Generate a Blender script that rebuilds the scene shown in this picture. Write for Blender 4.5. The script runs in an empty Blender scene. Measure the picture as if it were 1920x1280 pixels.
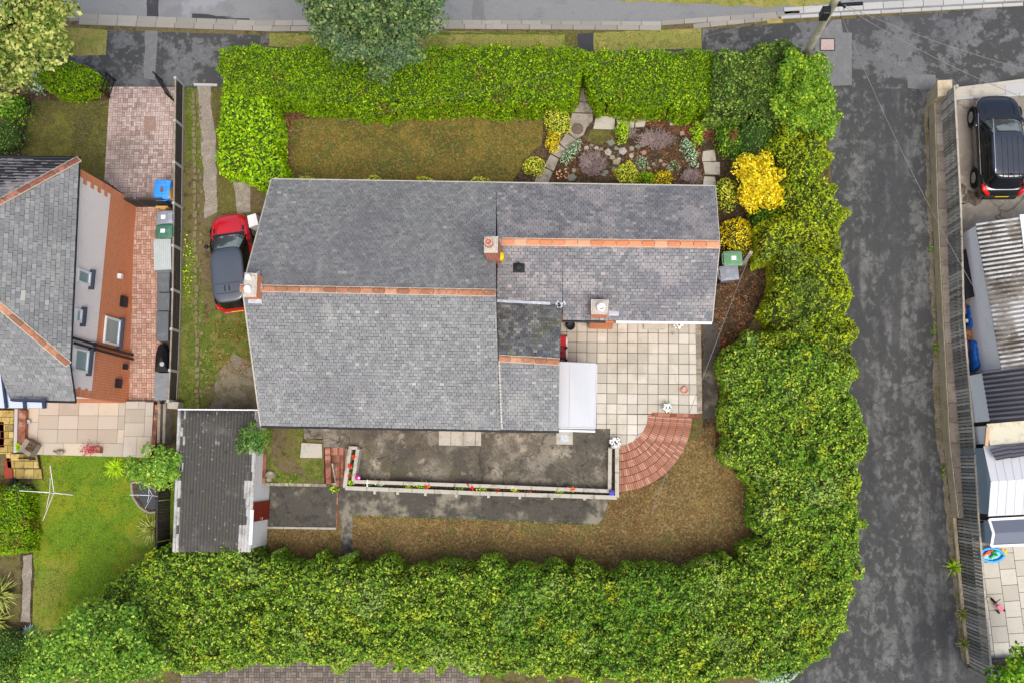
import bpy, math, random
import numpy as np
from mathutils import Vector, Matrix
random.seed(7); RNG = np.random.default_rng(11)
SC = bpy.context.scene; COL = SC.collection
R = math.radians
# ---------------------------------------------------------------- camera
FPX, CX, CY, HCAM = 1850.0, 960.0, 640.0, 40.0
_down = Vector((128.0, -226.0, -FPX)).normalized()
_z = -_down; _y = (Vector((0, 1, 0)) - _z*_z.y).normalized(); _x = _y.cross(_z)
RC = Matrix((_x, _y, _z))
cam_d = bpy.data.cameras.new('camera'); cam = bpy.data.objects.new('camera', cam_d); COL.objects.link(cam)
cam_d.sensor_width = 36.0; cam_d.lens = FPX/1920*36; cam_d.clip_end = 600; cam_d.clip_start = .5
cam.matrix_world = Matrix.Translation((0, 0, HCAM)) @ RC.to_4x4()
SC.camera = cam
# ---------------------------------------------------------------- light
SUN_EL = 70
w = bpy.data.worlds.new('World'); SC.world = w; w.use_nodes = True
nt = w.node_tree; sky = nt.nodes.new('ShaderNodeTexSky'); sky.sky_type = 'NISHITA'; sky.sun_disc = False
sky.sun_elevation = R(SUN_EL); sky.sun_rotation = R(180); sky.dust_density = 4; sky.air_density = .8; sky.ozone_density = .2
bg = nt.nodes['Background']; bg.inputs[1].default_value = .15; nt.links.new(sky.outputs[0], bg.inputs[0])
sd = bpy.data.lights.new('sun', 'SUN'); sd.energy = 1.5; sd.angle = R(30); sd.color = (1, .99, .93)
sun = bpy.data.objects.new('sun', sd); COL.objects.link(sun); sun.rotation_euler = (R(90-SUN_EL), R(21), 0)
SC.view_settings.view_transform = 'Standard'; SC.view_settings.look = 'None'; SC.view_settings.gamma = 1
SC.view_settings.exposure = 0.66
SC.cycles.max_bounces = 5; SC.cycles.diffuse_bounces = 3; SC.cycles.glossy_bounces = 3; SC.cycles.transmission_bounces = 3
SC.cycles.use_denoising = True
# ---------------------------------------------------------------- pixels of a survey map to points
def ray(px, py): return RC @ Vector(((px-CX)/FPX, -(py-CY)/FPX, -1))
def at(px, py, z=0.0):
    d = ray(px, py); t = (z-HCAM)/d.z
    return Vector((d.x*t, d.y*t, z))
GY1, GY2, GLOW = 9.4, 1.95, -1.0
def gz(y):
    if y >= GY1: return 0.0
    if y <= GY2: return GLOW
    return GLOW*(GY1-y)/(GY1-GY2)
def atg(px, py, dz=0.0):
    z = 0
    for _ in range(7):
        p = at(px, py, z+dz); z = gz(p.y)
    return at(px, py, z+dz)
def atp(px, py, P, N):
    d = ray(px, py); o = Vector((0, 0, HCAM)); t = (P-o).dot(N)/d.dot(N)
    return o+d*t
def plane(a, b, c): return a, (b-a).cross(c-a).normalized()
# ---------------------------------------------------------------- materials
def lin0(h):
    if not isinstance(h, str): return tuple(h)+(1,)
    v = [int(h[i:i+2], 16)/255 for i in (0, 2, 4)]
    return tuple(x/12.92 if x <= .04045 else ((x+.055)/1.055)**2.4 for x in v)+(1,)
# how much brighter or duller (red, green, blue) the leaves and slates are than their base tones
GAIN = {'leaf_privet': (1.3, 1.16, .8), 'leaf_laurel': (1.1, 1.06, .8), 'leaf_hedge': (1.6, 1.5, 1.3), 'leaf_hedge_wild': (1.25, 1.15, 1.0), 'leaf_dark': (1.2, 1.2, .95),
        'leaf_blue_green': (.9, .95, .8), 'leaf_conifer': (1.2, 1.2, .9), 'leaf_mid': (1.3, 1.3, .9), 'leaf_euonymus': (1.2, 1.2, .9), 'leaf_yellow': (1.1, 1.1, .8),
        'leaf_variegated': (.95, 1.0, .55), 'leaf_lime': (1.2, 1.2, .8), 'leaf_silver': (1.1, 1.15, 1.05), 'slate': (.97, .96, .88), 'slate_wing': (.98, .96, .9), 'slate_moss': (1.15, 1.15, 1.05)}
def M(name, col='808080', rough=.85, isl=None, noise=(), bump=None, spec=.3, metal=0, trans=0, crack=None, alpha=None, coat=0):
    m = bpy.data.materials.new(name); m.use_nodes = True; t = m.node_tree; N = t.nodes; L = t.links
    b = N['Principled BSDF']; b.inputs['Roughness'].default_value = rough; b.inputs['Metallic'].default_value = metal
    b.inputs['Specular IOR Level'].default_value = spec; b.inputs['Coat Weight'].default_value = coat
    b.inputs['Coat Roughness'].default_value = .05
    geo = N.new('ShaderNodeNewGeometry'); pos = geo.outputs['Position']
    gn = GAIN.get(name, (1, 1, 1)); lin = lambda h: tuple(min(.92, v*k) for v, k in zip(lin0(h), gn))+(1,)
    cur = None
    if isl:
        r = N.new('ShaderNodeValToRGB'); r.color_ramp.interpolation = 'LINEAR'
        L.new(geo.outputs['Random Per Island'], r.inputs[0])
        while len(r.color_ramp.elements) < len(isl): r.color_ramp.elements.new(.5)
        for e, (p, c) in zip(r.color_ramp.elements, isl): e.position = p; e.color = lin(c)
        cur = r.outputs[0]
    else:
        rgb = N.new('ShaderNodeRGB'); rgb.outputs[0].default_value = lin(col); cur = rgb.outputs[0]
    def nz(scale, detail, stretch=None, rough_=.6, dist=0, w=0):
        n = N.new('ShaderNodeTexNoise'); n.inputs['Scale'].default_value = scale; n.inputs['Detail'].default_value = detail
        n.inputs['Roughness'].default_value = rough_; n.inputs['Distortion'].default_value = dist
        mp = N.new('ShaderNodeMapping'); L.new(pos, mp.inputs[0]); L.new(mp.outputs[0], n.inputs[0])
        mp.inputs['Location'].default_value = (w*13.7, w*7.3, w*3.1)
        if stretch: mp.inputs['Scale'].default_value = stretch
        return n.outputs[0]
    for k, e in enumerate(noise):
        scale, lo, hi, c, amt = e[:5]; st = e[5] if len(e) > 5 else None; det = e[6] if len(e) > 6 else 5
        o = nz(scale, det, st, w=k+1)
        mr = N.new('ShaderNodeMapRange'); mr.interpolation_type = 'SMOOTHSTEP'
        L.new(o, mr.inputs[0]); mr.inputs[1].default_value = lo; mr.inputs[2].default_value = hi; mr.inputs[4].default_value = amt
        mx = N.new('ShaderNodeMix'); mx.data_type = 'RGBA'; L.new(mr.outputs[0], mx.inputs[0]); L.new(cur, mx.inputs[6]); mx.inputs[7].default_value = lin(c)
        cur = mx.outputs[2]
    if crack:
        vo = N.new('ShaderNodeTexVoronoi'); vo.feature = 'DISTANCE_TO_EDGE'; vo.inputs['Scale'].default_value = crack[0]
        ns = N.new('ShaderNodeTexNoise'); ns.inputs['Scale'].default_value = 1.6; L.new(pos, ns.inputs[0])
        va = N.new('ShaderNodeVectorMath'); va.operation = 'MULTIPLY_ADD'; va.inputs[1].default_value = (.9, .9, 0); L.new(ns.outputs[1], va.inputs[0]); L.new(pos, va.inputs[2])
        L.new(va.outputs[0], vo.inputs[0])
        mr = N.new('ShaderNodeMapRange'); L.new(vo.outputs[0], mr.inputs[0]); mr.inputs[1].default_value = 0; mr.inputs[2].default_value = crack[1]; mr.inputs[3].default_value = crack[3]; mr.inputs[4].default_value = 0
        mx = N.new('ShaderNodeMix'); mx.data_type = 'RGBA'; L.new(mr.outputs[0], mx.inputs[0]); L.new(cur, mx.inputs[6]); mx.inputs[7].default_value = lin(crack[2]); cur = mx.outputs[2]
    L.new(cur, b.inputs['Base Color'])
    if bump:
        o = nz(bump[0], 4); bn = N.new('ShaderNodeBump'); bn.inputs['Strength'].default_value = bump[1]; bn.inputs['Distance'].default_value = bump[2] if len(bump) > 2 else .03
        L.new(o, bn.inputs['Height']); L.new(bn.outputs[0], b.inputs['Normal'])
    if trans:
        tr = N.new('ShaderNodeBsdfTranslucent'); L.new(cur, tr.inputs[0]); ms = N.new('ShaderNodeMixShader'); ms.inputs[0].default_value = trans
        L.new(b.outputs[0], ms.inputs[1]); L.new(tr.outputs[0], ms.inputs[2]); L.new(ms.outputs[0], N['Material Output'].inputs[0])
    return m
def leafmat(name, dark, mid, light, accent, p=(0, .3, .72, .93), patches=(), trans=.3):
    return M(name, isl=[(p[0], dark), (p[1], mid), (p[2], light), (p[3], accent)], noise=patches, rough=.6, spec=.15, trans=trans)
# ---------------------------------------------------------------- mesh builder
def tag(o, label=None, cat=None, group=None, kind=None):
    if label: o['label'] = label
    if cat: o['category'] = cat
    if group: o['group'] = group
    if kind: o['kind'] = kind
    return o
def thing(name, label, cat, loc, group=None):
    o = bpy.data.objects.new(name, None); COL.objects.link(o); o.location = loc; o.empty_display_size = .3
    return tag(o, label, cat, group)
def wloc(o):
    v = Vector((0, 0, 0))
    while o: v += o.location; o = o.parent
    return v
class MB:
    def __init__(s): s.v = []; s.f = []; s.m = []
    def add(s, vs, fs, mi=0):
        n = len(s.v); s.v += [tuple(v) for v in vs]; s.f += [[i+n for i in f] for f in fs]; s.m += [mi]*len(fs); return s
    def cbox(s, c, a, b, h, mi=0):   # centre, three half vectors
        c, a, b, h = Vector(c), Vector(a), Vector(b), Vector(h)
        if a.cross(b).dot(h) < 0: a, b = b, a
        vs = [c+a*i+b*j+h*k for k in (-1, 1) for i, j in ((-1, -1), (1, -1), (1, 1), (-1, 1))]
        return s.add(vs, [(3, 2, 1, 0), (4, 5, 6, 7), (0, 1, 5, 4), (1, 2, 6, 5), (2, 3, 7, 6), (3, 0, 4, 7)], mi)
    def box(s, x0, x1, y0, y1, z0, z1, mi=0):
        return s.cbox(((x0+x1)/2, (y0+y1)/2, (z0+z1)/2), ((x1-x0)/2, 0, 0), (0, (y1-y0)/2, 0), (0, 0, (z1-z0)/2), mi)
    def beam(s, p, q, w, h, mi=0):
        p, q = Vector(p), Vector(q); d = q-p; sd_ = Vector((-d.y, d.x, 0)).normalized() if d.xy.length > 1e-6 else Vector((1, 0, 0))
        n = d.normalized().cross(sd_)
        return s.cbox((p+q)/2, d/2, sd_*w/2, n*h/2, mi)
    def prism(s, poly, z0, z1, mi=0, mside=None):
        P = [Vector(p) for p in poly]; A = sum(P[i].x*P[(i+1) % len(P)].y-P[(i+1) % len(P)].x*P[i].y for i in range(len(P)))
        if A < 0: P = P[::-1]
        n = len(P); zt = (lambda p: z1) if z1 is not None else (lambda p: p.z)
        vs = [(p.x, p.y, z0) for p in P]+[(p.x, p.y, zt(p)) for p in P]
        s.add(vs, [list(range(n))[::-1]]+[[i, (i+1) % n, (i+1) % n+n, i+n] for i in range(n)], mi if mside is None else mside)
        k = len(s.v)-n; s.f.append([k+i for i in range(n)]); s.m.append(mi); return s
    def tube(s, pts, r, n=8, mi=0, r2=None):
        pts = [Vector(p) for p in pts]; k = len(pts); vs = []
        for i, p in enumerate(pts):
            d = (pts[min(i+1, k-1)]-pts[max(i-1, 0)]).normalized(); a = d.orthogonal().normalized() if abs(d.z) > .99 else Vector((-d.y, d.x, 0)).normalized(); b = d.cross(a)
            rr = r if r2 is None else r+(r2-r)*i/(k-1)
            vs += [p+(a*math.cos(2*math.pi*j/n)+b*math.sin(2*math.pi*j/n))*rr for j in range(n)]
        fs = [[i*n+j, i*n+(j+1) % n, (i+1)*n+(j+1) % n, (i+1)*n+j] for i in range(k-1) for j in range(n)]
        fs += [list(range(n))[::-1], [(k-1)*n+j for j in range(n)]]
        return s.add(vs, fs, mi)
    def lathe(s, c, prof, n=16, mi=0, sx=1, sy=1):
        c = Vector(c); vs = []
        for r, z in prof: vs += [c+Vector((r*sx*math.cos(2*math.pi*j/n), r*sy*math.sin(2*math.pi*j/n), z)) for j in range(n)]
        k = len(prof); fs = [[i*n+j, i*n+(j+1) % n, (i+1)*n+(j+1) % n, (i+1)*n+j] for i in range(k-1) for j in range(n)]
        fs += [list(range(n))[::-1], [(k-1)*n+j for j in range(n)]]
        return s.add(vs, fs, mi)
    def ball(s, c, r, n=10, mi=0, sz=1):
        return s.lathe(c, [(r*math.sin(math.pi*i/6)+.0005, -r*sz*math.cos(math.pi*i/6)) for i in range(7)], n, mi)
    def build(s, name, mats, parent=None, smooth=False, bevel=0, local=False, origin=None, solid=0):
        if not isinstance(mats, (list, tuple)): mats = [mats]
        me = bpy.data.meshes.new(name); V = np.array(s.v, dtype=float)
        if parent is not None: o0 = Vector((0, 0, 0)) if local else wloc(parent)
        elif origin is not None: o0 = Vector(origin)
        else: o0 = Vector(((V[:, 0].min()+V[:, 0].max())/2, (V[:, 1].min()+V[:, 1].max())/2, V[:, 2].min()))
        off = Vector((0, 0, 0))
        if parent is not None:   # a part's own origin at its middle
            mid = Vector(((V[:, 0].min()+V[:, 0].max())/2, (V[:, 1].min()+V[:, 1].max())/2, (V[:, 2].min()+V[:, 2].max())/2)); off = mid-o0
        V = V-np.array(o0+off)
        me.from_pydata([tuple(v) for v in V], [], s.f)
        for m in mats: me.materials.append(m)
        me.polygons.foreach_set('material_index', s.m)
        if smooth: me.polygons.foreach_set('use_smooth', [True]*len(s.f))
        me.update()
        o = bpy.data.objects.new(name, me); COL.objects.link(o)
        if parent is not None: o.parent = parent; o.location = off
        else: o.location = o0
        if solid: md = o.modifiers.new('solid', 'SOLIDIFY'); md.thickness = solid; md.offset = -1
        if bevel: md = o.modifiers.new('bevel', 'BEVEL'); md.width = bevel; md.segments = 2; md.limit_method = 'ANGLE'
        return o
def dup(root, loc, rotz=None, label=None, mats=None):
    r = root.copy(); COL.objects.link(r); r.location = loc
    if rotz is not None: r.rotation_euler = (0, 0, rotz)
    if label: r['label'] = label
    def rec(a, b):
        for ch in a.children:
            c = ch.copy(); COL.objects.link(c); c.parent = b
            if mats and c.type == 'MESH' and ch.data.materials[0].name in mats:
                c.data = ch.data.copy(); c.data.materials[0] = mats[ch.data.materials[0].name]
            rec(ch, c)
    rec(root, r); return r
# ---------------------------------------------------------------- tiles and slabs laid in a plane
def clip(poly, cl):
    out = poly
    n = len(cl)
    for i in range(n):
        ax, ay = cl[i]; bx, by = cl[(i+1) % n]; inp = out; out = []
        if not inp: return []
        f = lambda p: (bx-ax)*(p[1]-ay)-(by-ay)*(p[0]-ax)
        for j in range(len(inp)):
            p, q = inp[j], inp[(j+1) % len(inp)]; fp, fq = f(p), f(q)
            if fp >= 0: out.append(p)
            if fp*fq < 0: t = fp/(fp-fq); out.append((p[0]+(q[0]-p[0])*t, p[1]+(q[1]-p[1])*t))
    return out
def area(p): return sum(p[i][0]*p[(i+1) % len(p)][1]-p[(i+1) % len(p)][0]*p[i][1] for i in range(len(p)))/2
def running(w, h, off=.5, jit=0):
    def gen(u0, u1, v0, v1):
        r = math.floor(v0/h+1e-6)
        while r*h < v1:
            u = math.floor(u0/w)*w-w*((r*off) % 1)-(random.random()*w*jit)
            while u < u1: yield (u, u+w, r*h, r*h+h); u += w
            r += 1
    return gen
def basket(w, h):   # 2x1 pavers in basket weave
    def gen(u0, u1, v0, v1):
        i = 0; v = math.floor(v0/w)*w; u0 = math.floor(u0/w/2)*w*2
        while v < v1:
            j = 0; u = u0
            while u < u1:
                if (i+j) % 2: yield (u, u+w, v, v+w/2); yield (u, u+w, v+w/2, v+w)
                else: yield (u, u+w/2, v, v+w); yield (u+w/2, u+w, v, v+w)
                u += w; j += 1
            v += w; i += 1
    return gen
def tiles(mb, poly, gen, O=None, U=None, th=.02, gap=.01, tilt=0, jit=0, keep=None, mi=0, up=0.0, o=None):
    poly = [Vector(p) for p in poly]; O = Vector(O) if O is not None else poly[0]; U = (Vector(U) if U is not None else poly[1]-poly[0]).normalized()
    N = Vector((0, 0, 0))
    for i in range(len(poly)): N += (poly[i]-poly[0]).cross(poly[(i+1) % len(poly)]-poly[0])
    N.normalize()
    if N.z < 0: N = -N
    U = (U-N*U.dot(N)).normalized(); V = N.cross(U)
    P2 = [((p-O).dot(U), (p-O).dot(V)) for p in poly]
    if area(P2) < 0: P2 = P2[::-1]
    u0, u1 = min(p[0] for p in P2), max(p[0] for p in P2); v0, v1 = min(p[1] for p in P2), max(p[1] for p in P2)
    if o: u0, v0 = u0-o[0], v0-o[1]
    for (a, b, c, d) in gen(u0, u1, v0, v1):
        if keep and not keep(O+U*((a+b)/2)+V*((c+d)/2)): continue
        j1, j2, j3, j4 = [(random.random()-.5)*jit for _ in range(4)]
        g = gap/2; cell = [(a+g+j1, c+g+j2), (b-g+j3, c+g+j2+j4*.5), (b-g+j3, d-g+j4), (a+g+j1, d-g+j4)]
        cp = clip(cell, P2)
        if len(cp) < 3 or area(cp) < (b-a)*(d-c)*.04: continue
        k = len(cp); rz = random.random()*jit*.5
        top = [O+U*p[0]+V*p[1]+N*(up+th+rz+tilt*(1-(p[1]-c)/(d-c))) for p in cp]; bot = [O+U*p[0]+V*p[1]+N*(up-.004) for p in cp]
        mb.add(bot+top, [[i, (i+1) % k, (i+1) % k+k, i+k] for i in range(k)]+[[i+k for i in range(k)]], mi)
    return mb
# ---------------------------------------------------------------- draped ground sheets
LAYER = [0]
def wobble(pts, step=.35, amp=.06, seed=0):
    rr = random.Random(seed*31+5); out = []
    for i in range(len(pts)):
        a, b = Vector(pts[i]), Vector(pts[(i+1) % len(pts)]); n = max(1, int((b-a).length/step))
        for k in range(n):
            p = a.lerp(b, k/n); out.append(Vector((p.x+rr.uniform(-amp, amp), p.y+rr.uniform(-amp, amp), 0)))
    return out
import bmesh
def drape(name, pts, mat, off, parent=None, flat=None):
    bm = bmesh.new(); vs = [bm.verts.new((p[0], p[1], 0)) for p in pts]
    f = bm.faces.new(vs); f.normal_update()
    if f.normal.z < 0: f.normal_flip()
    bmesh.ops.triangulate(bm, faces=bm.faces[:])
    if flat is None:
        for y in (GY1, GY2):
            bmesh.ops.bisect_plane(bm, geom=bm.verts[:]+bm.edges[:]+bm.faces[:], plane_co=(0, y, 0), plane_no=(0, 1, 0))
    for v in bm.verts: v.co.z = (gz(v.co.y) if flat is None else flat)+off
    me = bpy.data.meshes.new(name); bm.to_mesh(me); bm.free(); me.materials.append(mat)
    o = bpy.data.objects.new(name, me); COL.objects.link(o)
    if parent: o.parent = parent; o.location = -wloc(parent)
    else: o['kind'] = 'structure'
    return o
def sheet(name, px, mat, off, wob=0, seed=0, flat=None, step=.35):
    pts = [atg(*p) if flat is None else at(p[0], p[1], flat) for p in px]
    if wob: pts = wobble(pts, step, wob, seed)
    return drape(name, pts, mat, off, flat=flat)
def gtiles(mb, px, gen, dz=.01, **kw):
    pts = [atg(*p) for p in px]; P = [(p.x, p.y) for p in pts]
    if area(P) < 0: P = P[::-1]
    B = 999; O = Vector((P[0][0], P[0][1], 0))
    for y0, y1 in ((GY1, B), (GY2, GY1), (-B, GY2)):
        q = clip(P, [(-B, y0), (B, y0), (B, y1), (-B, y1)])
        if len(q) >= 3 and area(q) > .01:
            L = [Vector((x, y, gz(y)+dz)) for x, y in q]; tiles(mb, L, gen, O=Vector((O.x, y0 if abs(y0) < 500 else y1, gz(y0 if abs(y0) < 500 else y1)+dz)), U=(1, 0, 0), **kw)
# ---------------------------------------------------------------- foliage
def vnoise(x, y, s, seed=0):
    x = x/s+seed*17.3; y = y/s-seed*9.1; xi = np.floor(x).astype(np.int64); yi = np.floor(y).astype(np.int64); fx = x-xi; fy = y-yi
    fx = fx*fx*(3-2*fx); fy = fy*fy*(3-2*fy)
    def h(a, b):
        n = (a*374761393+b*668265263+seed*1442695) & 0x7fffffff; n = ((n ^ (n >> 13))*1274126177) & 0x7fffffff; return ((n ^ (n >> 16)) & 0xffff)/65535.0
    return (h(xi, yi)*(1-fx)+h(xi+1, yi)*fx)*(1-fy)+(h(xi, yi+1)*(1-fx)+h(xi+1, yi+1)*fx)*fy
def inside(px, py, P):
    r = np.zeros(len(px), bool)
    for i in range(len(P)):
        x0, y0 = P[i]; x1, y1 = P[i-1]
        if y0 == y1: continue
        c = ((y0 > py) != (y1 > py)) & (px < (x1-x0)*(py-y0)/(y1-y0)+x0); r ^= c
    return r
def edist(px, py, P):
    d = np.full(len(px), 1e9)
    for i in range(len(P)):
        x0, y0 = P[i]; x1, y1 = P[i-1]; dx, dy = x1-x0, y1-y0; l = dx*dx+dy*dy+1e-12
        t = np.clip(((px-x0)*dx+(py-y0)*dy)/l, 0, 1); d = np.minimum(d, np.hypot(px-x0-t*dx, py-y0-t*dy))
    return d
def leafquads(C, Nn, size, asp=.55, spread=.9):
    n = len(C); r = RNG.normal(size=(n, 3)); N = Nn+r*spread; N /= np.linalg.norm(N, axis=1)[:, None]+1e-9
    T = np.cross(N, RNG.normal(size=(n, 3))); T /= np.linalg.norm(T, axis=1)[:, None]+1e-9; S = np.cross(N, T)
    L = (size*(.5+1.15*RNG.random(n)**1.6))[:, None]
    return np.stack([C-T*L/2, C+S*L*asp/2+N*L*.08, C+T*L/2, C-S*L*asp/2+N*L*.08], 1).reshape(-1, 3)
def quadmesh(name, V, mi, mats, parent=None, origin=(0, 0, 0)):
    n = len(V)//4; me = bpy.data.meshes.new(name); o0 = np.array(origin, float)
    me.vertices.add(len(V)); me.vertices.foreach_set('co', (V-o0).astype(np.float32).ravel())
    me.loops.add(len(V)); me.loops.foreach_set('vertex_index', np.arange(len(V), dtype=np.int32))
    me.polygons.add(n); me.polygons.foreach_set('loop_start', np.arange(0, len(V), 4, dtype=np.int32))
    try: me.polygons.foreach_set('loop_total', np.full(n, 4, dtype=np.int32))
    except Exception: pass
    for m in mats: me.materials.append(m)
    me.polygons.foreach_set('material_index', mi.astype(np.int32)); me.update(calc_edges=True)
    o = bpy.data.objects.new(name, me); COL.objects.link(o)
    if parent is not None: o.parent = parent; o.location = Vector(origin)-wloc(parent)
    else: o.location = origin
    return o
def foliage(name, label, cat, px, h, mat, leaf=.09, dens=620, rim=.5, k=.6, amp=.14, ns=.45, wob=.12, group=None, base=None, seed=1, spread=.75, side=True, zref=.85, core=None, raw=None, parent=None, big=0, asp=.55, core_on=True, deep=.16):
    """a hedge or shrub: leaves over an uneven height field over a core coloured dark for the inner shade"""
    c0 = atg(sum(p[0] for p in px)/len(px), sum(p[1] for p in px)/len(px)) if px else Vector(raw[0])
    if px:
        P = []
        for p in px:
            q = atg(p[0], p[1], h*zref) if base is None else at(p[0], p[1], base+h*zref)
            P.append((q.x, q.y))
        P = [(q.x, q.y) for q in wobble([Vector((a, b, 0)) for a, b in P], .4, wob, seed)]
    else: P = raw
    P = np.array(P); x0, y0 = P.min(0); x1, y1 = P.max(0)
    zb = (lambda y: np.where(y >= GY1, 0, np.where(y <= GY2, GLOW, GLOW*(GY1-y)/(GY1-GY2)))) if base is None else (lambda y: np.full(len(y), float(base)))
    def hf(x, y):
        d = edist(x, y, P); t = np.clip(d/rim, 0, 1); f = k+(1-k)*np.sqrt(np.clip(1-(1-t)**2, 0, 1))
        n = (vnoise(x, y, ns, seed)-.5)*1.0+(vnoise(x, y, ns*.4, seed+3)-.5)*.7+(vnoise(x, y, ns*.18, seed+5)-.5)*.35
        if big: n = n+(vnoise(x, y, ns*3.2, seed+8)-.5)*big
        return zb(y)+h*f+amp*n
    A = (x1-x0)*(y1-y0); n = int(A*dens); X = x0+RNG.random(n)*(x1-x0); Y = y0+RNG.random(n)*(y1-y0); m = inside(X, Y, P); X, Y = X[m], Y[m]
    Z = hf(X, Y); e = .05; gx = (hf(X+e, Y)-Z)/e; gy = (hf(X, Y+e)-Z)/e
    Nn = np.stack([-gx*.5, -gy*.5, np.ones(len(X))], 1); Nn /= np.linalg.norm(Nn, axis=1)[:, None]
    up_ = np.where(RNG.random(len(X)) < .05, RNG.random(len(X))*deep*1.1, 0)
    C = np.stack([X, Y, Z-RNG.random(len(X))**2*deep+up_], 1)
    if side:
        for i in range(len(P)):
            a, b = P[i-1], P[i]; l = np.hypot(*(b-a))
            if l < 1e-4: continue
            q = int(l*h*dens*.55)
            if not q: continue
            t = RNG.random(q); nx, ny = (b-a)[1]/l, -(b-a)[0]/l
            mx, my = (a+b)/2
            if inside(np.array([mx+nx*.02]), np.array([my+ny*.02]), P)[0]: nx, ny = -nx, -ny
            xx = a[0]+(b-a)[0]*t; yy = a[1]+(b-a)[1]*t; s = RNG.random(q)
            zt = hf(xx, yy); z0 = zb(yy); ins = RNG.random(q)*.12+.10*s-.04*0
            xx, yy = xx-nx*ins, yy-ny*ins; zz = z0+(zt-z0)*s
            C = np.concatenate([C, np.stack([xx, yy, zz], 1)]); Nn = np.concatenate([Nn, np.tile([nx*.8, ny*.8, .5], (q, 1))])
    V = leafquads(C, Nn, leaf, asp, spread)
    g = .16 if A > 3 else .07; gxs = np.arange(x0, x1+g, g); gys = np.arange(y0, y1+g, g); GX, GY = np.meshgrid(gxs, gys); fx, fy = GX.ravel(), GY.ravel()
    ok = inside(fx, fy, P) & (edist(fx, fy, P) > .1); hz = np.where(ok, hf(fx, fy)-.13, zb(fy)-.05).reshape(GX.shape); ok = ok.reshape(GX.shape)
    a = ok[:-1, :-1] & ok[1:, :-1] & ok[:-1, 1:] & ok[1:, 1:]
    Q = np.stack([np.stack([GX[:-1, :-1], GY[:-1, :-1], hz[:-1, :-1]], -1), np.stack([GX[:-1, 1:], GY[:-1, 1:], hz[:-1, 1:]], -1), np.stack([GX[1:, 1:], GY[1:, 1:], hz[1:, 1:]], -1), np.stack([GX[1:, :-1], GY[1:, :-1], hz[1:, :-1]], -1)], -2)[a].reshape(-1, 3)
    if not core_on: Q = Q[:0]
    elif side:
        sk = []
        for i in range(len(P)):
            a_, b_ = P[i-1], P[i]; l = np.hypot(*(b_-a_))
            if l < 1e-4: continue
            nx, ny = (b_-a_)[1]/l, -(b_-a_)[0]/l; mx, my = (a_+b_)/2
            if inside(np.array([mx+nx*.02]), np.array([my+ny*.02]), P)[0]: nx, ny = -nx, -ny
            q0, q1 = a_-np.array([nx, ny])*.2, b_-np.array([nx, ny])*.2; zt = hf(np.array([q0[0], q1[0]]), np.array([q0[1], q1[1]]))-.16; z0 = zb(np.array([q0[1], q1[1]]))-.05
            if not (inside(np.array([q0[0], q1[0]]), np.array([q0[1], q1[1]]), P).all() and edist(np.array([q0[0], q1[0]]), np.array([q0[1], q1[1]]), P).min() > .12): continue
            sk += [(q0[0], q0[1], z0[0]), (q1[0], q1[1], z0[1]), (q1[0], q1[1], zt[1]), (q0[0], q0[1], zt[0])]
        Q = np.concatenate([Q, np.array(sk).reshape(-1, 3)])
    mi = np.concatenate([np.zeros(len(V)//4), np.ones(len(Q)//4)])
    cen = (float((x0+x1)/2), float((y0+y1)/2)); o0 = (cen[0], cen[1], float(zb(np.array([cen[1]]))[0]))
    o = quadmesh(name, np.concatenate([V, Q]), mi, [mat, core or MT['core_shade']], parent, o0)
    if label: tag(o, label, cat, group)
    return o
def ell(cx, cy, rx, ry, n=18, rot=0):
    return [(cx+rx*math.cos(t)*math.cos(rot)-ry*math.sin(t)*math.sin(rot), cy+rx*math.cos(t)*math.sin(rot)+ry*math.sin(t)*math.cos(rot)) for t in [2*math.pi*i/n for i in range(n)]]
def bush(label, cx, cy, rx, ry, h, mat, name='shrub', cat='shrub', rot=0, **kw):
    kw.setdefault('leaf', .08); kw.setdefault('k', .1); kw.setdefault('rim', min(rx, ry)/46*.95); kw.setdefault('dens', 700); kw.setdefault('side', False); kw.setdefault('wob', .07); kw.setdefault('zref', .5)
    return foliage(name, label, cat, ell(cx, cy, rx, ry, rot=rot), h, mat, **kw)
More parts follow.
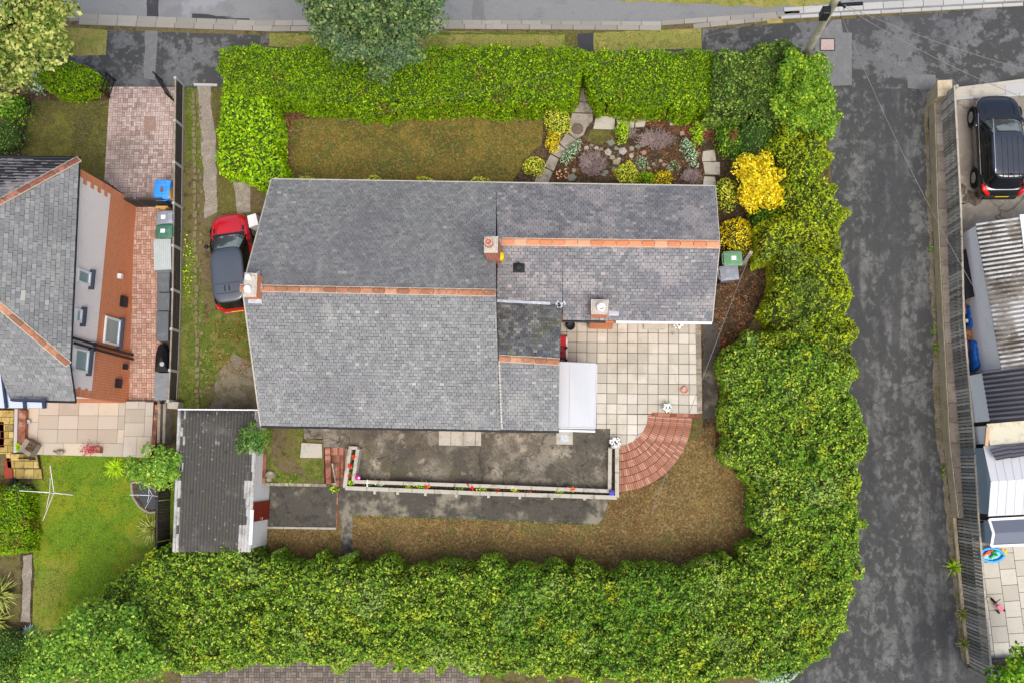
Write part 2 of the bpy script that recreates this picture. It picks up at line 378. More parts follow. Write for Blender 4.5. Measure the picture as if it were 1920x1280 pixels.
def tree(label, base_px, lobes, mat, barkmat, group=None, leaf=.12, clump=.42, per=70, nclump=26, asp=.6, zb=None, name='tree', spread=.55):
    """lobes: (px, py, z, rx, ry, rz) in pixels for the place and metres for the size"""
    b = atg(*base_px) if zb is None else at(base_px[0], base_px[1], zb); t = thing(name, label, 'tree', b, group); CC = []; NN = []; mb = MB()
    top = None
    for (px, py, z, rx, ry, rz) in lobes:
        c = at(px, py, z); n = max(6, int(nclump*rx*ry))
        if top is None:
            top = c; pts = [b+(Vector((c.x, c.y, c.z-rz*.2))-b)*s+Vector((math.sin(s*5)*.06, math.cos(s*4)*.05, 0)) for s in (0, .2, .45, .7, 1)]
            mb.tube([b-Vector((0, 0, .2))]+pts, .17*max(.6, rx/2.5), 9, 0, .05)
        else: mb.tube([b.lerp(top, .45), b.lerp(top, .6).lerp(c, .5)+Vector((0, 0, .1)), c], .08, 7, 0, .03)
        for i in range(n):
            d = RNG.normal(size=3); d /= np.linalg.norm(d); d[2] = abs(d[2])*(1 if RNG.random() < .75 else -1); s = (.2+.8*RNG.random()**.6)
            cc = np.array([c.x+d[0]*rx*s, c.y+d[1]*ry*s, c.z+d[2]*rz*s]); cr = clump*(.7+.6*RNG.random())
            if i % 5 == 0: mb.tube([c-Vector((0, 0, rz*.3)), (c+Vector(cc))/2, Vector(cc)], .035, 5, 0, .012)
            q = int(per*(cr/clump)**2); e = RNG.normal(size=(q, 3)); e /= np.linalg.norm(e, axis=1)[:, None]; e[:, 2] = np.where(e[:, 2] < -.3, -e[:, 2], e[:, 2])
            pr = (.65+.4*RNG.random(q))[:, None]; CC.append(cc+e*cr*pr*np.array([1, 1, .75])); NN.append(e*.8+d*.4+np.array([0, 0, .5]))
    C = np.concatenate(CC); V = leafquads(C, np.concatenate(NN), leaf, asp, spread)
    mb.build('trunk', barkmat, t, smooth=True)
    quadmesh('crown', V, np.zeros(len(V)//4), [mat], t, tuple(top))
    return t
def spiky(label, px, py, r, mat, n=70, h=.5, base=None, w=.035, cat='plant', name='spiky_plant', group=None, cone=1.0):
    c = atg(px, py) if base is None else at(px, py, base); vs = []
    for i in range(n):
        a = RNG.random()*6.283; l = r*(.6+.5*RNG.random()); el = .2+RNG.random()*1.0*cone; d = np.array([math.cos(a), math.sin(a), 0]); s = np.array([-d[1], d[0], 0])*w/2; prev = np.array(c)
        for k in range(4):
            t0, t1 = k/4, (k+1)/4; f = lambda t: np.array(c)+d*l*t*(math.cos(el*.6))+np.array([0, 0, h*math.sin(el)*(t*1.9-1.25*t*t)*1.4+.02])
            w0, w1 = 1-t0*.75, 1-t1*.9; p, q = f(t0), f(t1); vs += [p-s*w0, p+s*w0, q+s*w1, q-s*w1]
    V = np.array(vs); o = quadmesh(name, V, np.zeros(len(V)//4), [mat], None, tuple(c)); return tag(o, label, cat, group)
def twiggy(label, px, py, rx, ry, h, mat, n=220, group=None):
    c = atg(px, py); mb = MB()
    for i in range(n):
        a = random.random()*6.283; d = Vector((math.cos(a)*rx, math.sin(a)*ry, h*random.uniform(.5, 1.3))); s = random.uniform(.5, 1); mid = c+d*.5*s+Vector((random.uniform(-.08, .08), random.uniform(-.08, .08), .05))
        e = c+Vector((d.x*s, d.y*s, d.z*random.uniform(.5, 1)))
        mb.tube([c+Vector((random.uniform(-.08, .08), random.uniform(-.08, .08), 0)), mid, e], .013, 3, 0, .007)
        for k in range(2):
            q = mid.lerp(e, random.uniform(.2, .9)); mb.tube([q, q+Vector((random.uniform(-.16, .16), random.uniform(-.16, .16), random.uniform(0, .1)))], .009, 3)
    o = mb.build('bare_shrub', mat, origin=c); return tag(o, label, 'shrub', group)
# ---------------------------------------------------------------- materials of the place
MT = {}
MT['core_shade'] = M('core_shade', '34481a', .95, noise=[(6, .4, .6, '3a3a1c', .7)])  # dark green filling: shade between the leaves is put into its colour
MT['slate'] = M('slate', rough=.75, spec=.22, isl=[(0, '707276'), (.3, '7a7b7f'), (.7, '818286'), (.99, '8b8c8f'), (1, 'a4a3a1')],
    noise=[(.32, .46, .68, '6b6b71', .6), (.7, .54, .74, 'a0a09e', .5, (1.8, .45, 1)), (5, .6, .7, '6a6c5c', .4), (3.5, .6, .75, 'aeada9', .4), (.25, .6, .7, '857f8a', .3)], bump=(30, .3, .01))
MT['slate_wing'] = M('slate_wing', rough=.75, spec=.22, isl=[(0, '6a6c71'), (.3, '75767b'), (.7, '7e7f83'), (.93, '8a888b'), (1, 'a29998')],
    noise=[(.4, .46, .66, '66666e', .55), (.8, .52, .6, '9d9799', .5), (2.2, .62, .72, 'a89c98', .5)], bump=(30, .3, .01))
MT['slate_moss'] = M('slate_moss', rough=.7, isl=[(0, '4c4e52'), (.4, '5d5e62'), (.8, '6b6c70'), (1, '85857f')], noise=[(1.2, .5, .68, '5a5a36', .55), (.7, .55, .7, '38383c', .5, (2, .5, 1))])
MT['underslate'] = M('underslate', '25262a', .9)
MT['ridge_old'] = M('ridge_old', rough=.9, isl=[(0, '86583f'), (.5, 'a8704f'), (1, 'b98a6c')], noise=[(5, .45, .65, '6f5a4a', .6), (11, .6, .7, 'b9aa96', .5)])
MT['ridge_new'] = M('ridge_new', rough=.85, isl=[(0, 'b8744e'), (.6, 'c6845c'), (1, 'd09a78')], noise=[(9, .55, .7, 'a8653f', .4), (5, .62, .72, 'd8bda0', .4)])
MT['mortar'] = M('mortar', 'b5ada0', .95, noise=[(20, .5, .6, '8a8378', .6)])
MT['lead'] = M('lead', 'a3a9b0', .5, noise=[(8, .5, .6, 'c9cdd0', .6)])
MT['white'] = M('white_paint', 'dcdcda', .5, noise=[(5, .55, .7, 'c4c2bc', .5)])
MT['whiteroof'] = M('white_roof', 'b6b8ba', .45, noise=[(1.2, .45, .65, 'afb2b6', .8, (2, .5, 1)), (9, .66, .74, 'bfbfbf', .5)])
MT['gutter'] = M('gutter_black', '1b1d22', .4)
MT['cream'] = M('render_cream', 'cfc8b8', .95, bump=(60, .3))
MT['dash2'] = M('pebbledash_pale', 'f0ece8', .95, noise=[(45, .4, .6, 'c4bab2', .5, None, 2), (1.5, .5, .7, 'd0c6be', .4)], bump=(70, .5, .02))
MT['dash'] = M('pebbledash', 'f2e8e0', .95, noise=[(45, .4, .6, 'd8c8bc', .5, None, 2), (2, .5, .7, 'e0d4ca', .4)], bump=(70, .6, .02))
MT['glass'] = M('window_glass', '4c5a66', .08, spec=.8)
MT['glasspale'] = M('window_glass_pale', '8fa09c', .1, spec=.8)
MT['screen'] = M('windscreen_painted_sky', '7c868a', .06, spec=1.0, noise=[(1.5, .48, .56, '1e2628', .85)])  # pale tone over dark patches paints the sky mirrored in the windscreen
MT['glassdark'] = M('dark_glass', '0b0e11', .05, spec=.8)
def brickmat(name, c1, c2, c3, mort): 
    m = M(name, c1, .9); t = m.node_tree; N = t.nodes; L = t.links; b = N['Principled BSDF']
    geo = N.new('ShaderNodeNewGeometry'); sx = N.new('ShaderNodeSeparateXYZ'); L.new(geo.outputs['Position'], sx.inputs[0]); ad = N.new('ShaderNodeMath'); L.new(sx.outputs[0], ad.inputs[0]); L.new(sx.outputs[1], ad.inputs[1])
    cb = N.new('ShaderNodeCombineXYZ'); L.new(ad.outputs[0], cb.inputs[0]); L.new(sx.outputs[2], cb.inputs[1])
    br = N.new('ShaderNodeTexBrick'); L.new(cb.outputs[0], br.inputs[0]); br.inputs['Scale'].default_value = 1; br.inputs['Brick Width'].default_value = .225; br.inputs['Row Height'].default_value = .085
    br.inputs['Mortar Size'].default_value = .012; br.inputs[1].default_value = lin0(c1); br.inputs[2].default_value = lin0(c2); br.inputs[3].default_value = lin0(mort)
    ns = N.new('ShaderNodeTexNoise'); ns.inputs['Scale'].default_value = 1.5; L.new(geo.outputs['Position'], ns.inputs[0]); mr = N.new('ShaderNodeMapRange'); L.new(ns.outputs[0], mr.inputs[0]); mr.inputs[1].default_value = .45; mr.inputs[2].default_value = .75; mr.inputs[4].default_value = .7
    mx = N.new('ShaderNodeMix'); mx.data_type = 'RGBA'; L.new(mr.outputs[0], mx.inputs[0]); L.new(br.outputs[0], mx.inputs[6]); mx.inputs[7].default_value = lin0(c3); L.new(mx.outputs[2], b.inputs['Base Color'])
    return m
MT['brick'] = brickmat('red_brick', 'ad5330', '96462a', 'b86848', 'c09a84')
MT['brickor'] = brickmat('orange_brick', 'd2743f', 'bf6232', 'd08554', 'd8a888')
MT['brickdk'] = M('brick_dark', rough=.95, isl=[(0, '5c3a2c'), (.5, '8a5240'), (1, 'a5705a')], noise=[(4, .5, .65, '4b4438', .6)])
MT['brickstep'] = M('brick_step', rough=.9, isl=[(0, '8c5e4c'), (.4, '9f6d58'), (.8, 'ac7c66'), (1, 'b98f7c')], noise=[(1.6, .5, .68, '96604e', .5), (7, .62, .74, '6a4a3a', .7)])
MT['brickold'] = M('brick_old', rough=.95, isl=[(0, '7c4a3c'), (.5, '98604e'), (1, 'ab7c68')], noise=[(3, .45, .6, '54402f', .7), (5, .6, .7, '5f6238', .5)])
MT['grout'] = M('grout', '524438', .95)
MT['slab'] = M('patio_slab', rough=.9, isl=[(0, 'a8a294'), (.4, 'b3ad9f'), (.8, 'bbb5a7'), (1, 'c4beb1')], noise=[(1.3, .5, .68, 'a79d8a', .5), (6, .55, .72, '9d9585', .35), (.45, .58, .68, '96907f', .5), (22, .62, .7, '7f776a', .45)])
MT['slabjoint'] = M('slab_joint', '5b4e40', .95, noise=[(4, .5, .6, '6e5a44', .8)])
MT['sand'] = M('sandstone', rough=.9, isl=[(0, '9c9384'), (.4, 'a69e90'), (.8, 'b0a89b'), (1, 'b5ab94')], noise=[(3, .5, .7, 'ab9c8c', .5), (1, .6, .7, 'a89684', .3)])
MT['sandy'] = M('yellow_stone', rough=.95, isl=[(0, '85733f'), (.5, 'a69255'), (1, 'b8a266')], noise=[(4, .45, .65, '5f5a30', .6)])
MT['paver'] = M('block_paver', rough=.9, isl=[(0, '84706a'), (.4, '9c877e'), (.8, 'aa968c'), (1, 'b5a59c')], noise=[(.5, .45, .62, 'b9a69d', .55), (.4, .55, .68, '84756c', .6), (6, .6, .72, '6f625a', .5)])
MT['paverw'] = M('paver_warm', rough=.9, isl=[(0, 'a07a68'), (.4, 'b08b79'), (.8, 'bb9885'), (1, 'c4a695')], noise=[(3, .55, .7, '9a7665', .6)])
MT['paverg'] = M('paver_grey', rough=.9, isl=[(0, '5d554e'), (.5, '6f665e'), (1, '81776e')], noise=[(1, .5, .7, '5d5a50', .6)])
MT['paverbase'] = M('paver_joint', '3f362f', .95)
MT['concrete'] = M('concrete_old', '7a7467', .95, noise=[(.7, .42, .56, '45413a', .92), (1.7, .47, .6, '5d5749', .85), (1.2, .56, .66, '9c9280', .8), (4.5, .5, .62, '4a463c', .6), (.5, .56, .68, '5b5638', .5), (12, .52, .66, '35332d', .6), (30, .55, .7, 'a09a8c', .35)], crack=(.33, .010, '34302a', .75), bump=(25, .3))
MT['concdark'] = M('concrete_dark', '4a4741', .95, noise=[(.8, .5, .64, '8f8878', .75), (3, .5, .65, '35332f', .7), (14, .55, .7, '6c675c', .6)], bump=(25, .3))
MT['concpale'] = M('concrete_pale', 'a9a497', .95, noise=[(2.5, .5, .68, '857f70', .7), (10, .6, .7, '6f6b5e', .5)], bump=(25, .2))
MT['conc_drive'] = M('concrete_drive', '8c857a', .95, noise=[(.8, .45, .65, '736c60', .7), (4, .5, .7, 'a39a8c', .6), (18, .6, .7, '5c564c', .5)], crack=(.3, .010, '4a453d', .8))
MT['tarmac'] = M('tarmac', '434442', .9, noise=[(.8, .49, .56, '6e6e6e', .8, None, 12), (3.6, .55, .62, '767675', .6, None, 10), (4.2, .56, .62, '3c3c3d', .6, None, 10), (60, .45, .6, '2c2c2f', .5, None, 2), (.3, .5, .65, '48484b', .5)], bump=(80, .4, .01))
MT['tarlane'] = M('tarmac_lane', '454644', .9, crack=(.16, .006, '2c2c2d', .55), noise=[(.9, .50, .6, '6c6d6a', .75, (1.4, .7, 1), 14), (2.9, .51, .6, '767774', .6, (1.2, .8, 1), 12), (.45, .5, .62, '424243', .8, (2.6, .1, 1), 3), (5.5, .52, .6, '3e3e3f', .6, None, 10), (60, .45, .6, '2b2b2e', .5, None, 2), (.5, .5, .66, '37373a', .7, (2, .3, 1))], bump=(80, .4, .01))
MT['road'] = M('road_tarmac', '7c7d7b', .9, noise=[(1.1, .54, .62, '6c6d71', .6, None, 10), (7, .5, .62, '76787b', .5, (.3, 2, 1), 6), (50, .45, .6, '5a5a5e', .5, None, 2), (.35, .56, .62, '8a8b90', .6)], bump=(80, .4, .01))
MT['tarnew'] = M('tarmac_new', '313134', .85, noise=[(50, .45, .6, '46464a', .6, None, 2), (2, .5, .6, '3d3d41', .6), (.9, .6, .66, '6a6a6d', .5, None, 8)], bump=(80, .4, .01))
MT['tarpatch'] = M('tarmac_patch', '6c6c6a', .9, noise=[(40, .45, .6, '5a5a5d', .5, None, 2), (4, .5, .62, '77777a', .5)])
MT['kerb'] = M('kerb_stone', rough=.9, isl=[(0, '7d7972'), (.5, '89857c'), (1, '959087')], noise=[(5, .5, .68, '8a8478', .5)])
MT['kerbw'] = M('kerb_white', rough=.9, isl=[(0, '9c9b97'), (1, 'abaaa6')], noise=[(6, .5, .7, 'a3a19b', .5)])
MT['soil'] = M('soil_rough', '63573c', .98, noise=[(1.2, .44, .58, '5d5a2c', .85), (3.2, .5, .64, '3a3020', .7), (9, .52, .66, '74684a', .6), (26, .55, .68, '2c2418', .6, None, 2)], bump=(14, .8, .04))
MT['bed'] = M('soil_bed', '3e3324', .98, noise=[(5, .48, .62, '5a4834', .8), (10, .52, .62, '76634a', .6, None, 4), (2, .5, .66, '2a2119', .7), (30, .58, .68, '1d1712', .8, None, 2)], bump=(18, 1, .05))
MT['litter'] = M('leaf_litter', '4a3020', .95, noise=[(12, .45, .6, '72523a', .85, None, 4), (24, .55, .66, '241610', .9, None, 2), (9, .58, .68, 'a36c48', .7)], bump=(20, 1, .05))
MT['turfdry'] = M('turf_dry', '6f5a36', .98, noise=[(.45, .42, .6, '634a2a', .8), (.7, .5, .66, '836c3a', .7), (2.5, .48, .62, '5e5230', .7), (11, .5, .62, '94835a', .6, None, 4), (13, .52, .62, '3f3019', .65, None, 4), (.5, .56, .68, '56582c', .6)], bump=(20, .9, .04))
MT['turffront'] = M('turf_front', '6a5c28', .98, noise=[(.5, .44, .6, '4a4a20', .85), (.8, .5, .64, '766628', .75), (3, .5, .62, '4e5822', .8), (11, .5, .62, '8c7c44', .55, None, 4), (13, .52, .62, '393116', .6, None, 4)], bump=(20, .9, .04))
MT['turfgreen'] = M('turf_green', '5a7a12', .98, noise=[(.6, .44, .6, '7c8218', .8), (.35, .52, .62, '84803a', .75), (3, .5, .66, '3f5c12', .6), (14, .5, .64, '7f9030', .45, None, 3), (24, .52, .66, '2c400c', .6, None, 2)], bump=(20, .9, .04))
MT['turfolive'] = M('turf_olive', '565426', .98, noise=[(.7, .46, .6, '464424', .8), (1.2, .52, .66, '6c6c28', .7), (14, .5, .64, '807848', .5, None, 3), (22, .52, .66, '2e2c16', .6, None, 2)], bump=(20, .9, .04))
MT['verge'] = M('verge_grass', '80803c', .98, noise=[(1, .46, .62, '968a4c', .8), (3, .5, .66, '5a6428', .7), (16, .5, .64, '948f58', .5, None, 3), (24, .54, .66, '45481f', .5, None, 2)], bump=(20, .9, .04))
MT['moss'] = M('moss_grass', '4f5c1c', .98, noise=[(2, .46, .6, '6b6a34', .8), (6, .5, .64, '3a4a14', .7), (16, .54, .66, '8a7a52', .6)], bump=(20, .9, .04))
MT['gravel'] = M('gravel_track', '8d8476', .98, noise=[(26, .46, .62, '5f574c', .8, None, 2), (3, .5, .66, 'a1998b', .6), (40, .56, .66, 'bdb6a8', .6, None, 2)], bump=(40, .9, .03))
MT['gravelmix'] = M('gravel_mossy', '78705c', .98, noise=[(2.2, .45, .58, '55532a', .85), (26, .46, .62, '5f574c', .6, None, 2), (30, .56, .66, 'aaa395', .6, None, 2)], bump=(40, .9, .03))
MT['stone'] = M('cream_stone', 'b8a98a', .95, noise=[(3, .45, .65, '9c8e70', .7), (12, .5, .7, 'cabd9f', .6), (1, .6, .7, '8a8468', .5)], bump=(12, .8, .05))
MT['coping'] = M('coping_stone', rough=.95, isl=[(0, '776e62'), (.5, '8b8274'), (1, '9e9484')], noise=[(3, .45, .65, '6d6558', .7), (14, .55, .7, 'a89e8c', .5)])
MT['timber'] = M('grey_timber', rough=.9, isl=[(0, '6a665e'), (.4, '8a857b'), (.8, 'a39d91'), (1, 'b8b1a3')], noise=[(9, .5, .65, '6a665e', .5, (1, 1, .3))])
MT['timberedge'] = M('timber_edge', 'a09888', .9, noise=[(8, .5, .66, '7c7568', .7)])
MT['timberdk'] = M('dark_timber', rough=.9, isl=[(0, '2e2a26'), (1, '413b35')], noise=[(6, .5, .65, '4f4840', .5)])
MT['asb'] = M('cement_sheet', '75726b', .95, noise=[(.45, .30, .42, '474541', .94), (1.6, .42, .56, '4c4a47', .75, (1.5, .6, 1)), (7, .6, .72, 'c4c1ba', .5), (3.2, .6, .7, '2a2926', .6), (1.2, .66, .74, 'a5a39d', .6), (2.2, .52, .64, '54513c', .4)])
MT['asbw'] = M('cement_sheet_pale', 'b9b9b6', .9, noise=[(.55, .47, .58, '6a6050', .8, (1, 1, 1)), (2.4, .5, .66, '8d8a83', .7, (.4, 1.6, 1)), (6, .58, .7, 'cfcfcc', .7), (1.2, .56, .66, '4c4234', .6)])
MT['asbpale'] = M('sheet_pale', 'a9a8a4', .95, noise=[(2.5, .46, .6, '7d7a74', .7), (9, .55, .66, 'c4c3c0', .5)])
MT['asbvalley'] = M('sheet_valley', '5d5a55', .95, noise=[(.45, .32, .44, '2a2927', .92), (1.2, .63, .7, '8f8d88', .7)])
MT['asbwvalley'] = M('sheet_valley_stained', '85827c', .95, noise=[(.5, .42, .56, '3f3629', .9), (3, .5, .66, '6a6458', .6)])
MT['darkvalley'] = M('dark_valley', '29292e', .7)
MT['darksheet'] = M('dark_sheet', '45454c', .6, noise=[(2, .5, .66, '5a5a60', .6, (.3, 2, 1))])
MT['redcar'] = M('red_paint', 'b50d18', .22, spec=.6, coat=1.0)
MT['blackcar'] = M('black_paint', '101116', .18, spec=.6, coat=1.0)
MT['darkroof'] = M('grey_roof_paint', '3c434d', .25, spec=.6, coat=.9)
MT['suvroof'] = M('suv_roof_paint', '2a2d33', .2, spec=.6, coat=1.0)
MT['tyre'] = M('tyre_rubber', '15151a', .9)
MT['alloy'] = M('alloy', 'a5a7aa', .35, metal=.7)
MT['redlamp'] = M('red_lamp', 'd81008', .2, spec=.7)
MT['plastic'] = M('black_plastic', '17181b', .6)
MT['chrome'] = M('chrome', 'c8ccd2', .2, metal=.9)
MT['yellowplate'] = M('yellow_plate', 'd0b400', .4)
MT['iron'] = M('wrought_iron', '141416', .5)
MT['terracotta'] = M('terracotta', 'b98a78', .9, noise=[(8, .5, .65, 'cfae9f', .6)])
MT['pale_pot'] = M('pale_chimney_pot', 'e2dfdb', .8)
MT['bark'] = M('bark', '4a4034', .95, noise=[(8, .45, .65, '6b5e4c', .7)])
MT['deadtwig'] = M('dead_twigs', '9a8882', .9, noise=[(8, .45, .6, '76686a', .7)])
MT['rock'] = M('garden_rock', rough=.95, isl=[(0, '77715f'), (1, '9a9380')], noise=[(7, .45, .65, '5e5a48', .7), (2, .55, .65, 'a8a08e', .6)])
MT['polewood'] = M('pole_timber', 'b3ac92', .9, noise=[(6, .45, .65, '8f8a6c', .7, (1, 1, .15)), (2, .55, .7, 'cfc9b6', .6)])
MT['cable'] = M('cable', '77736e', .7)
def plas(n, c, r=.45): return M(n, c, r, spec=.4, noise=[(4, .5, .7, c, 0)])
MT['bingreen'] = M('bin_green', '5f8a68', .5, noise=[(6, .5, .7, '8aa78c', .5)]); MT['bindkgreen'] = M('bin_dark_green', '3f6a58', .5, noise=[(6, .55, .7, '6f9583', .5)])
MT['bingrey'] = M('bin_grey', '80858e', .5, noise=[(6, .5, .7, '9ba0a6', .6)]); MT['binblue'] = M('bin_blue', '2f86d8', .5, noise=[(3, .5, .7, '5ba2e6', .6)])
MT['paper'] = M('white_label', 'e4e4e4', .7)
# leaves
MT['L_privet'] = leafmat('leaf_privet', '365c08', '5c8c0c', '80ac14', 'a8c82c', patches=[(.9, .56, .7, '86a418', .5), (1.3, .54, .66, '7a6038', .6), (.35, .5, .6, '6c9a10', .5), (2.4, .5, .62, '4c7010', .5)])
MT['L_laurel'] = leafmat('leaf_laurel', '4a780a', '7aa80c', '9cc918', 'c4e040', patches=[(1.6, .55, .7, 'b4d41c', .5)])
MT['L_hedge'] = leafmat('leaf_hedge', '42661c', '5c8424', '8aaa3c', 'b8c04e', p=(0, .4, .8, .98), patches=[(.3, .50, .6, '4c7c24', .55), (.9, .56, .66, 'a8b430', .6), (.45, .56, .66, '93a86a', .45), (2.2, .55, .66, '3c6a20', .5)])
MT['L_hedgew'] = leafmat('leaf_hedge_wild', '3c5c10', '688c18', '98b428', 'c4d044', patches=[(.4, .47, .58, 'a4b820', .7), (.6, .52, .62, '64803a', .65), (1.2, .54, .66, 'a89c44', .4)])
MT['L_corner'] = leafmat('leaf_corner', '3a5c14', '5e8a20', '8cb030', 'c0d848', patches=[(.7, .46, .58, '5c8a28', .6), (1.6, .54, .64, 'b4d02c', .55)])
MT['L_moss'] = leafmat('leaf_moss', '4a5c1c', '66782a', '8a9440', 'a8ac60')
MT['L_privwild'] = leafmat('leaf_privet_wild', '34541c', '547a28', '7c9c3e', 'b8c860', patches=[(.5, .46, .58, '3e6424', .6), (1.4, .56, .66, 'a4b83c', .5)])
MT['L_varieg'] = leafmat('leaf_variegated', '44602e', '6c8440', 'aab070', 'd6d2a0', patches=[(1.2, .5, .65, 'b8b480', .5)], p=(0, .3, .65, .9))
MT['L_bluegreen'] = leafmat('leaf_blue_green', '304a2a', '546e44', '768e5c', 'a4ae6c', patches=[(.5, .5, .62, '5c7466', .5), (.9, .55, .7, '6c7a34', .5)])
MT['L_dark'] = leafmat('leaf_dark', '24421a', '3a5e26', '58803a', '86a058', patches=[(1, .5, .65, '3a6638', .5), (.6, .52, .62, '6c8c34', .5)])
MT['L_mid'] = leafmat('leaf_mid', '264e10', '44741a', '68962a', '9ab83c', patches=[(.9, .5, .66, '86a428', .5)])
MT['L_yellow'] = leafmat('leaf_yellow', '9c8406', 'ccb00c', 'e8d020', 'f4e860', patches=[(2, .55, .68, 'a0a818', .5)], trans=.2)
MT['L_euon'] = leafmat('leaf_euonymus', '5c8214', 'a8b020', 'e0d848', 'f0f090', patches=[(3, .5, .65, '6c9418', .5)], trans=.2)
MT['L_lime'] = leafmat('leaf_lime', '5c8a08', '88b010', 'aace28', 'ccdc60', trans=.3)
MT['L_silver'] = leafmat('leaf_silver', '6c8c6c', '94b090', 'b8ccb0', 'd8e4d0', trans=.2)
MT['L_conif'] = leafmat('leaf_conifer', '365c26', '568432', '7ca442', 'b0c45c', patches=[(1, .5, .64, '86a438', .5)])
MT['L_red'] = leafmat('leaf_red', '8c2430', 'b83848', 'd0586c', 'e08898')
MT['L_rust'] = leafmat('leaf_rust', '6a3820', '94503a', 'b06a54', '7a7a30')
MT['L_phorm'] = leafmat('leaf_phormium', '5a7024', '84983c', 'b0b45c', 'd4cc84')
MT['L_agave'] = leafmat('leaf_grey_blue', '5c7c80', '7c9aa0', '98b4b6', 'b4ccc8')
MT['F_red'] = M('petal_red', 'd01418', .6); MT['F_white'] = M('petal_white', 'ecebe4', .6); MT['F_pink'] = M('petal_magenta', 'c8148c', .6); MT['F_blue'] = M('petal_violet', '5450b0', .6); MT['F_orange'] = M('petal_orange', 'e85020', .6)
# ================================================================ THE SETTING
bmw = 90
drape('ground', [(-bmw, -bmw), (bmw, -bmw), (bmw, bmw), (-bmw, bmw)], MT['soil'], 0)
# street at the top
sheet('street', [(-900, 38), (250, 40), (560, 46), (820, 44), (1200, 46), (1480, 30), (1920, 4), (2600, -40), (2600, -420), (-900, -330)], MT['road'], .006)
sheet('street_patch', [(276, -40), (298, -40), (298, 38), (276, 37)], MT['tarnew'], .010, .03, 2)
for i, q in enumerate([[(360, 27), (440, 33), (468, 34), (468, 42), (360, 41)], [(470, 42), (560, 44), (560, 48), (470, 47)], [(150, 31), (276, 33), (276, 38), (150, 35)], [(888, -40), (900, -40), (912, 44), (886, 43)], [(1310, 2), (1440, 4), (1600, 0), (1600, -20), (1310, -10)]]):
    sheet('street_patch', q, MT['tarnew'] if i != 3 else MT['tarpatch'], .011, .05, i)
sheet('far_verge', [(1040, -6), (1200, 4), (1440, 14), (1560, 8), (1560, -2), (1440, -2), (1200, -9)], MT['verge'], .016, .05, 3)
sheet('pavement', [(95, 62), (205, 57), (505, 67), (505, 84), (430, 90), (420, 168), (300, 164), (205, 163), (95, 140)], MT['tarmac'], .008)
sheet('pavement', [(-400, 52), (60, 53), (60, 105), (95, 104), (200, 106), (200, 150), (-400, 140)], MT['tarnew'], .0075)
sheet('pavement_patch', [(272, 58), (296, 60), (290, 150), (270, 148)], MT['tarpatch'], .013, .03, 4)
sheet('pavement', [(420, 84), (430, 88), (1330, 92), (1330, 130), (1090, 140), (420, 140)], MT['tarmac'], .005)
sheet('verge', [(112, 52), (203, 56), (198, 105), (60, 104), (60, 53)], MT['verge'], .022, .03, 5)
sheet('verge', [(505, 64), (830, 60), (1057, 63), (1060, 92), (800, 96), (505, 88)], MT['verge'], .022, .02, 6)
sheet('verge', [(1113, 62), (1314, 54), (1317, 92), (1113, 96)], MT['verge'], .022, .02, 7)
sheet('verge_path', [(1057, 63), (1113, 62), (1113, 96), (1060, 96)], MT['turfolive'], .018)
sheet('verge_path', [(1082, 64), (1111, 63), (1112, 98), (1084, 98)], MT['tarnew'], .024, .03, 8)
# crossover and lane on the right
sheet('forecourt', [(1317, 56), (1920, 12), (2500, -30), (2500, 150), (1920, 150), (1788, 180), (1745, 168), (1580, 165), (1440, 150), (1316, 130)], MT['tarmac'], .010)
sheet('pavement_patch', [(1562, 38), (1577, 37), (1580, 62), (1597, 62), (1597, 160), (1560, 162), (1528, 100), (1530, 70)], MT['tarpatch'], .015)
sheet('pavement_patch', [(1700, 142), (1755, 141), (1755, 168), (1702, 166)], MT['tarpatch'], .015, .03)
sheet('lane', [(1440, 163), (1745, 165), (1760, 500), (1775, 850), (1815, 1240), (1860, 1256), (1920, 1262), (2500, 1290), (2500, 1600), (1300, 1600), (1470, 1230), (1590, 1100), (1590, 700), (1575, 500), (1550, 250)], MT['tarlane'], .008)
m = MB()
def stones(name, a, b, w, mat, n, h=.035, off=0):
    mb = MB(); A, B = atg(*a), atg(*b); d = (B-A)/n; s = Vector((-d.y, d.x, 0)).normalized()*w/2
    for i in range(n): mb.cbox(A+d*(i+.5)+s+Vector((0, 0, h/2+off)), d*.488, s*.97, (0, 0, h/2))
    o = mb.build(name, mat, bevel=.006); o['kind'] = 'structure'; return o
stones('kerb', (148, 37), (480, 50), .26, MT['kerb'], 9, .05); stones('kerb', (480, 50), (830, 47), .26, MT['kerb'], 10, .05)
stones('kerb', (148, 47), (510, 60), .30, MT['kerb'], 10, .04); stones('kerb', (510, 60), (830, 58), .24, MT['kerb'], 9, .04)
stones('kerb', (830, 46), (1240, 49), .18, MT['kerb'], 11, .05); stones('kerb', (830, 55), (1240, 58), .24, MT['kerb'], 10, .04)
stones('kerb', (1240, 49), (1500, 30), .22, MT['kerb'], 6, .05); stones('kerb', (1300, 55), (1460, 38), .22, MT['kerb'], 5, .04)
stones('kerb', (1470, 28), (1920, 2), .30, MT['kerbw'], 12, .05); stones('kerb', (1464, 37), (1918, 12), .14, MT['kerbw'], 12, .06)
stones('kerb', (-300, 34), (148, 36), .36, MT['kerb'], 12, .05)
stones('kerb', (1920, 12), (2400, -16), .14, MT['kerbw'], 10, .06)
sheet('gully', [(1437, 38), (1468, 36), (1468, 44), (1437, 46)], MT['sandy'], .05)
sheet('edge_grit', [(1733, 200), (1741, 195), (1747, 400), (1757, 610), (1769, 830), (1785, 968), (1812, 1240), (1800, 1236), (1774, 968), (1758, 830), (1748, 610), (1738, 400)], MT['gravelmix'], .012, .07, 61, step=.25)
sheet('gully', [(560, 61), (1056, 61), (1056, 66), (560, 67)], MT['moss'], .028, .03, 63)
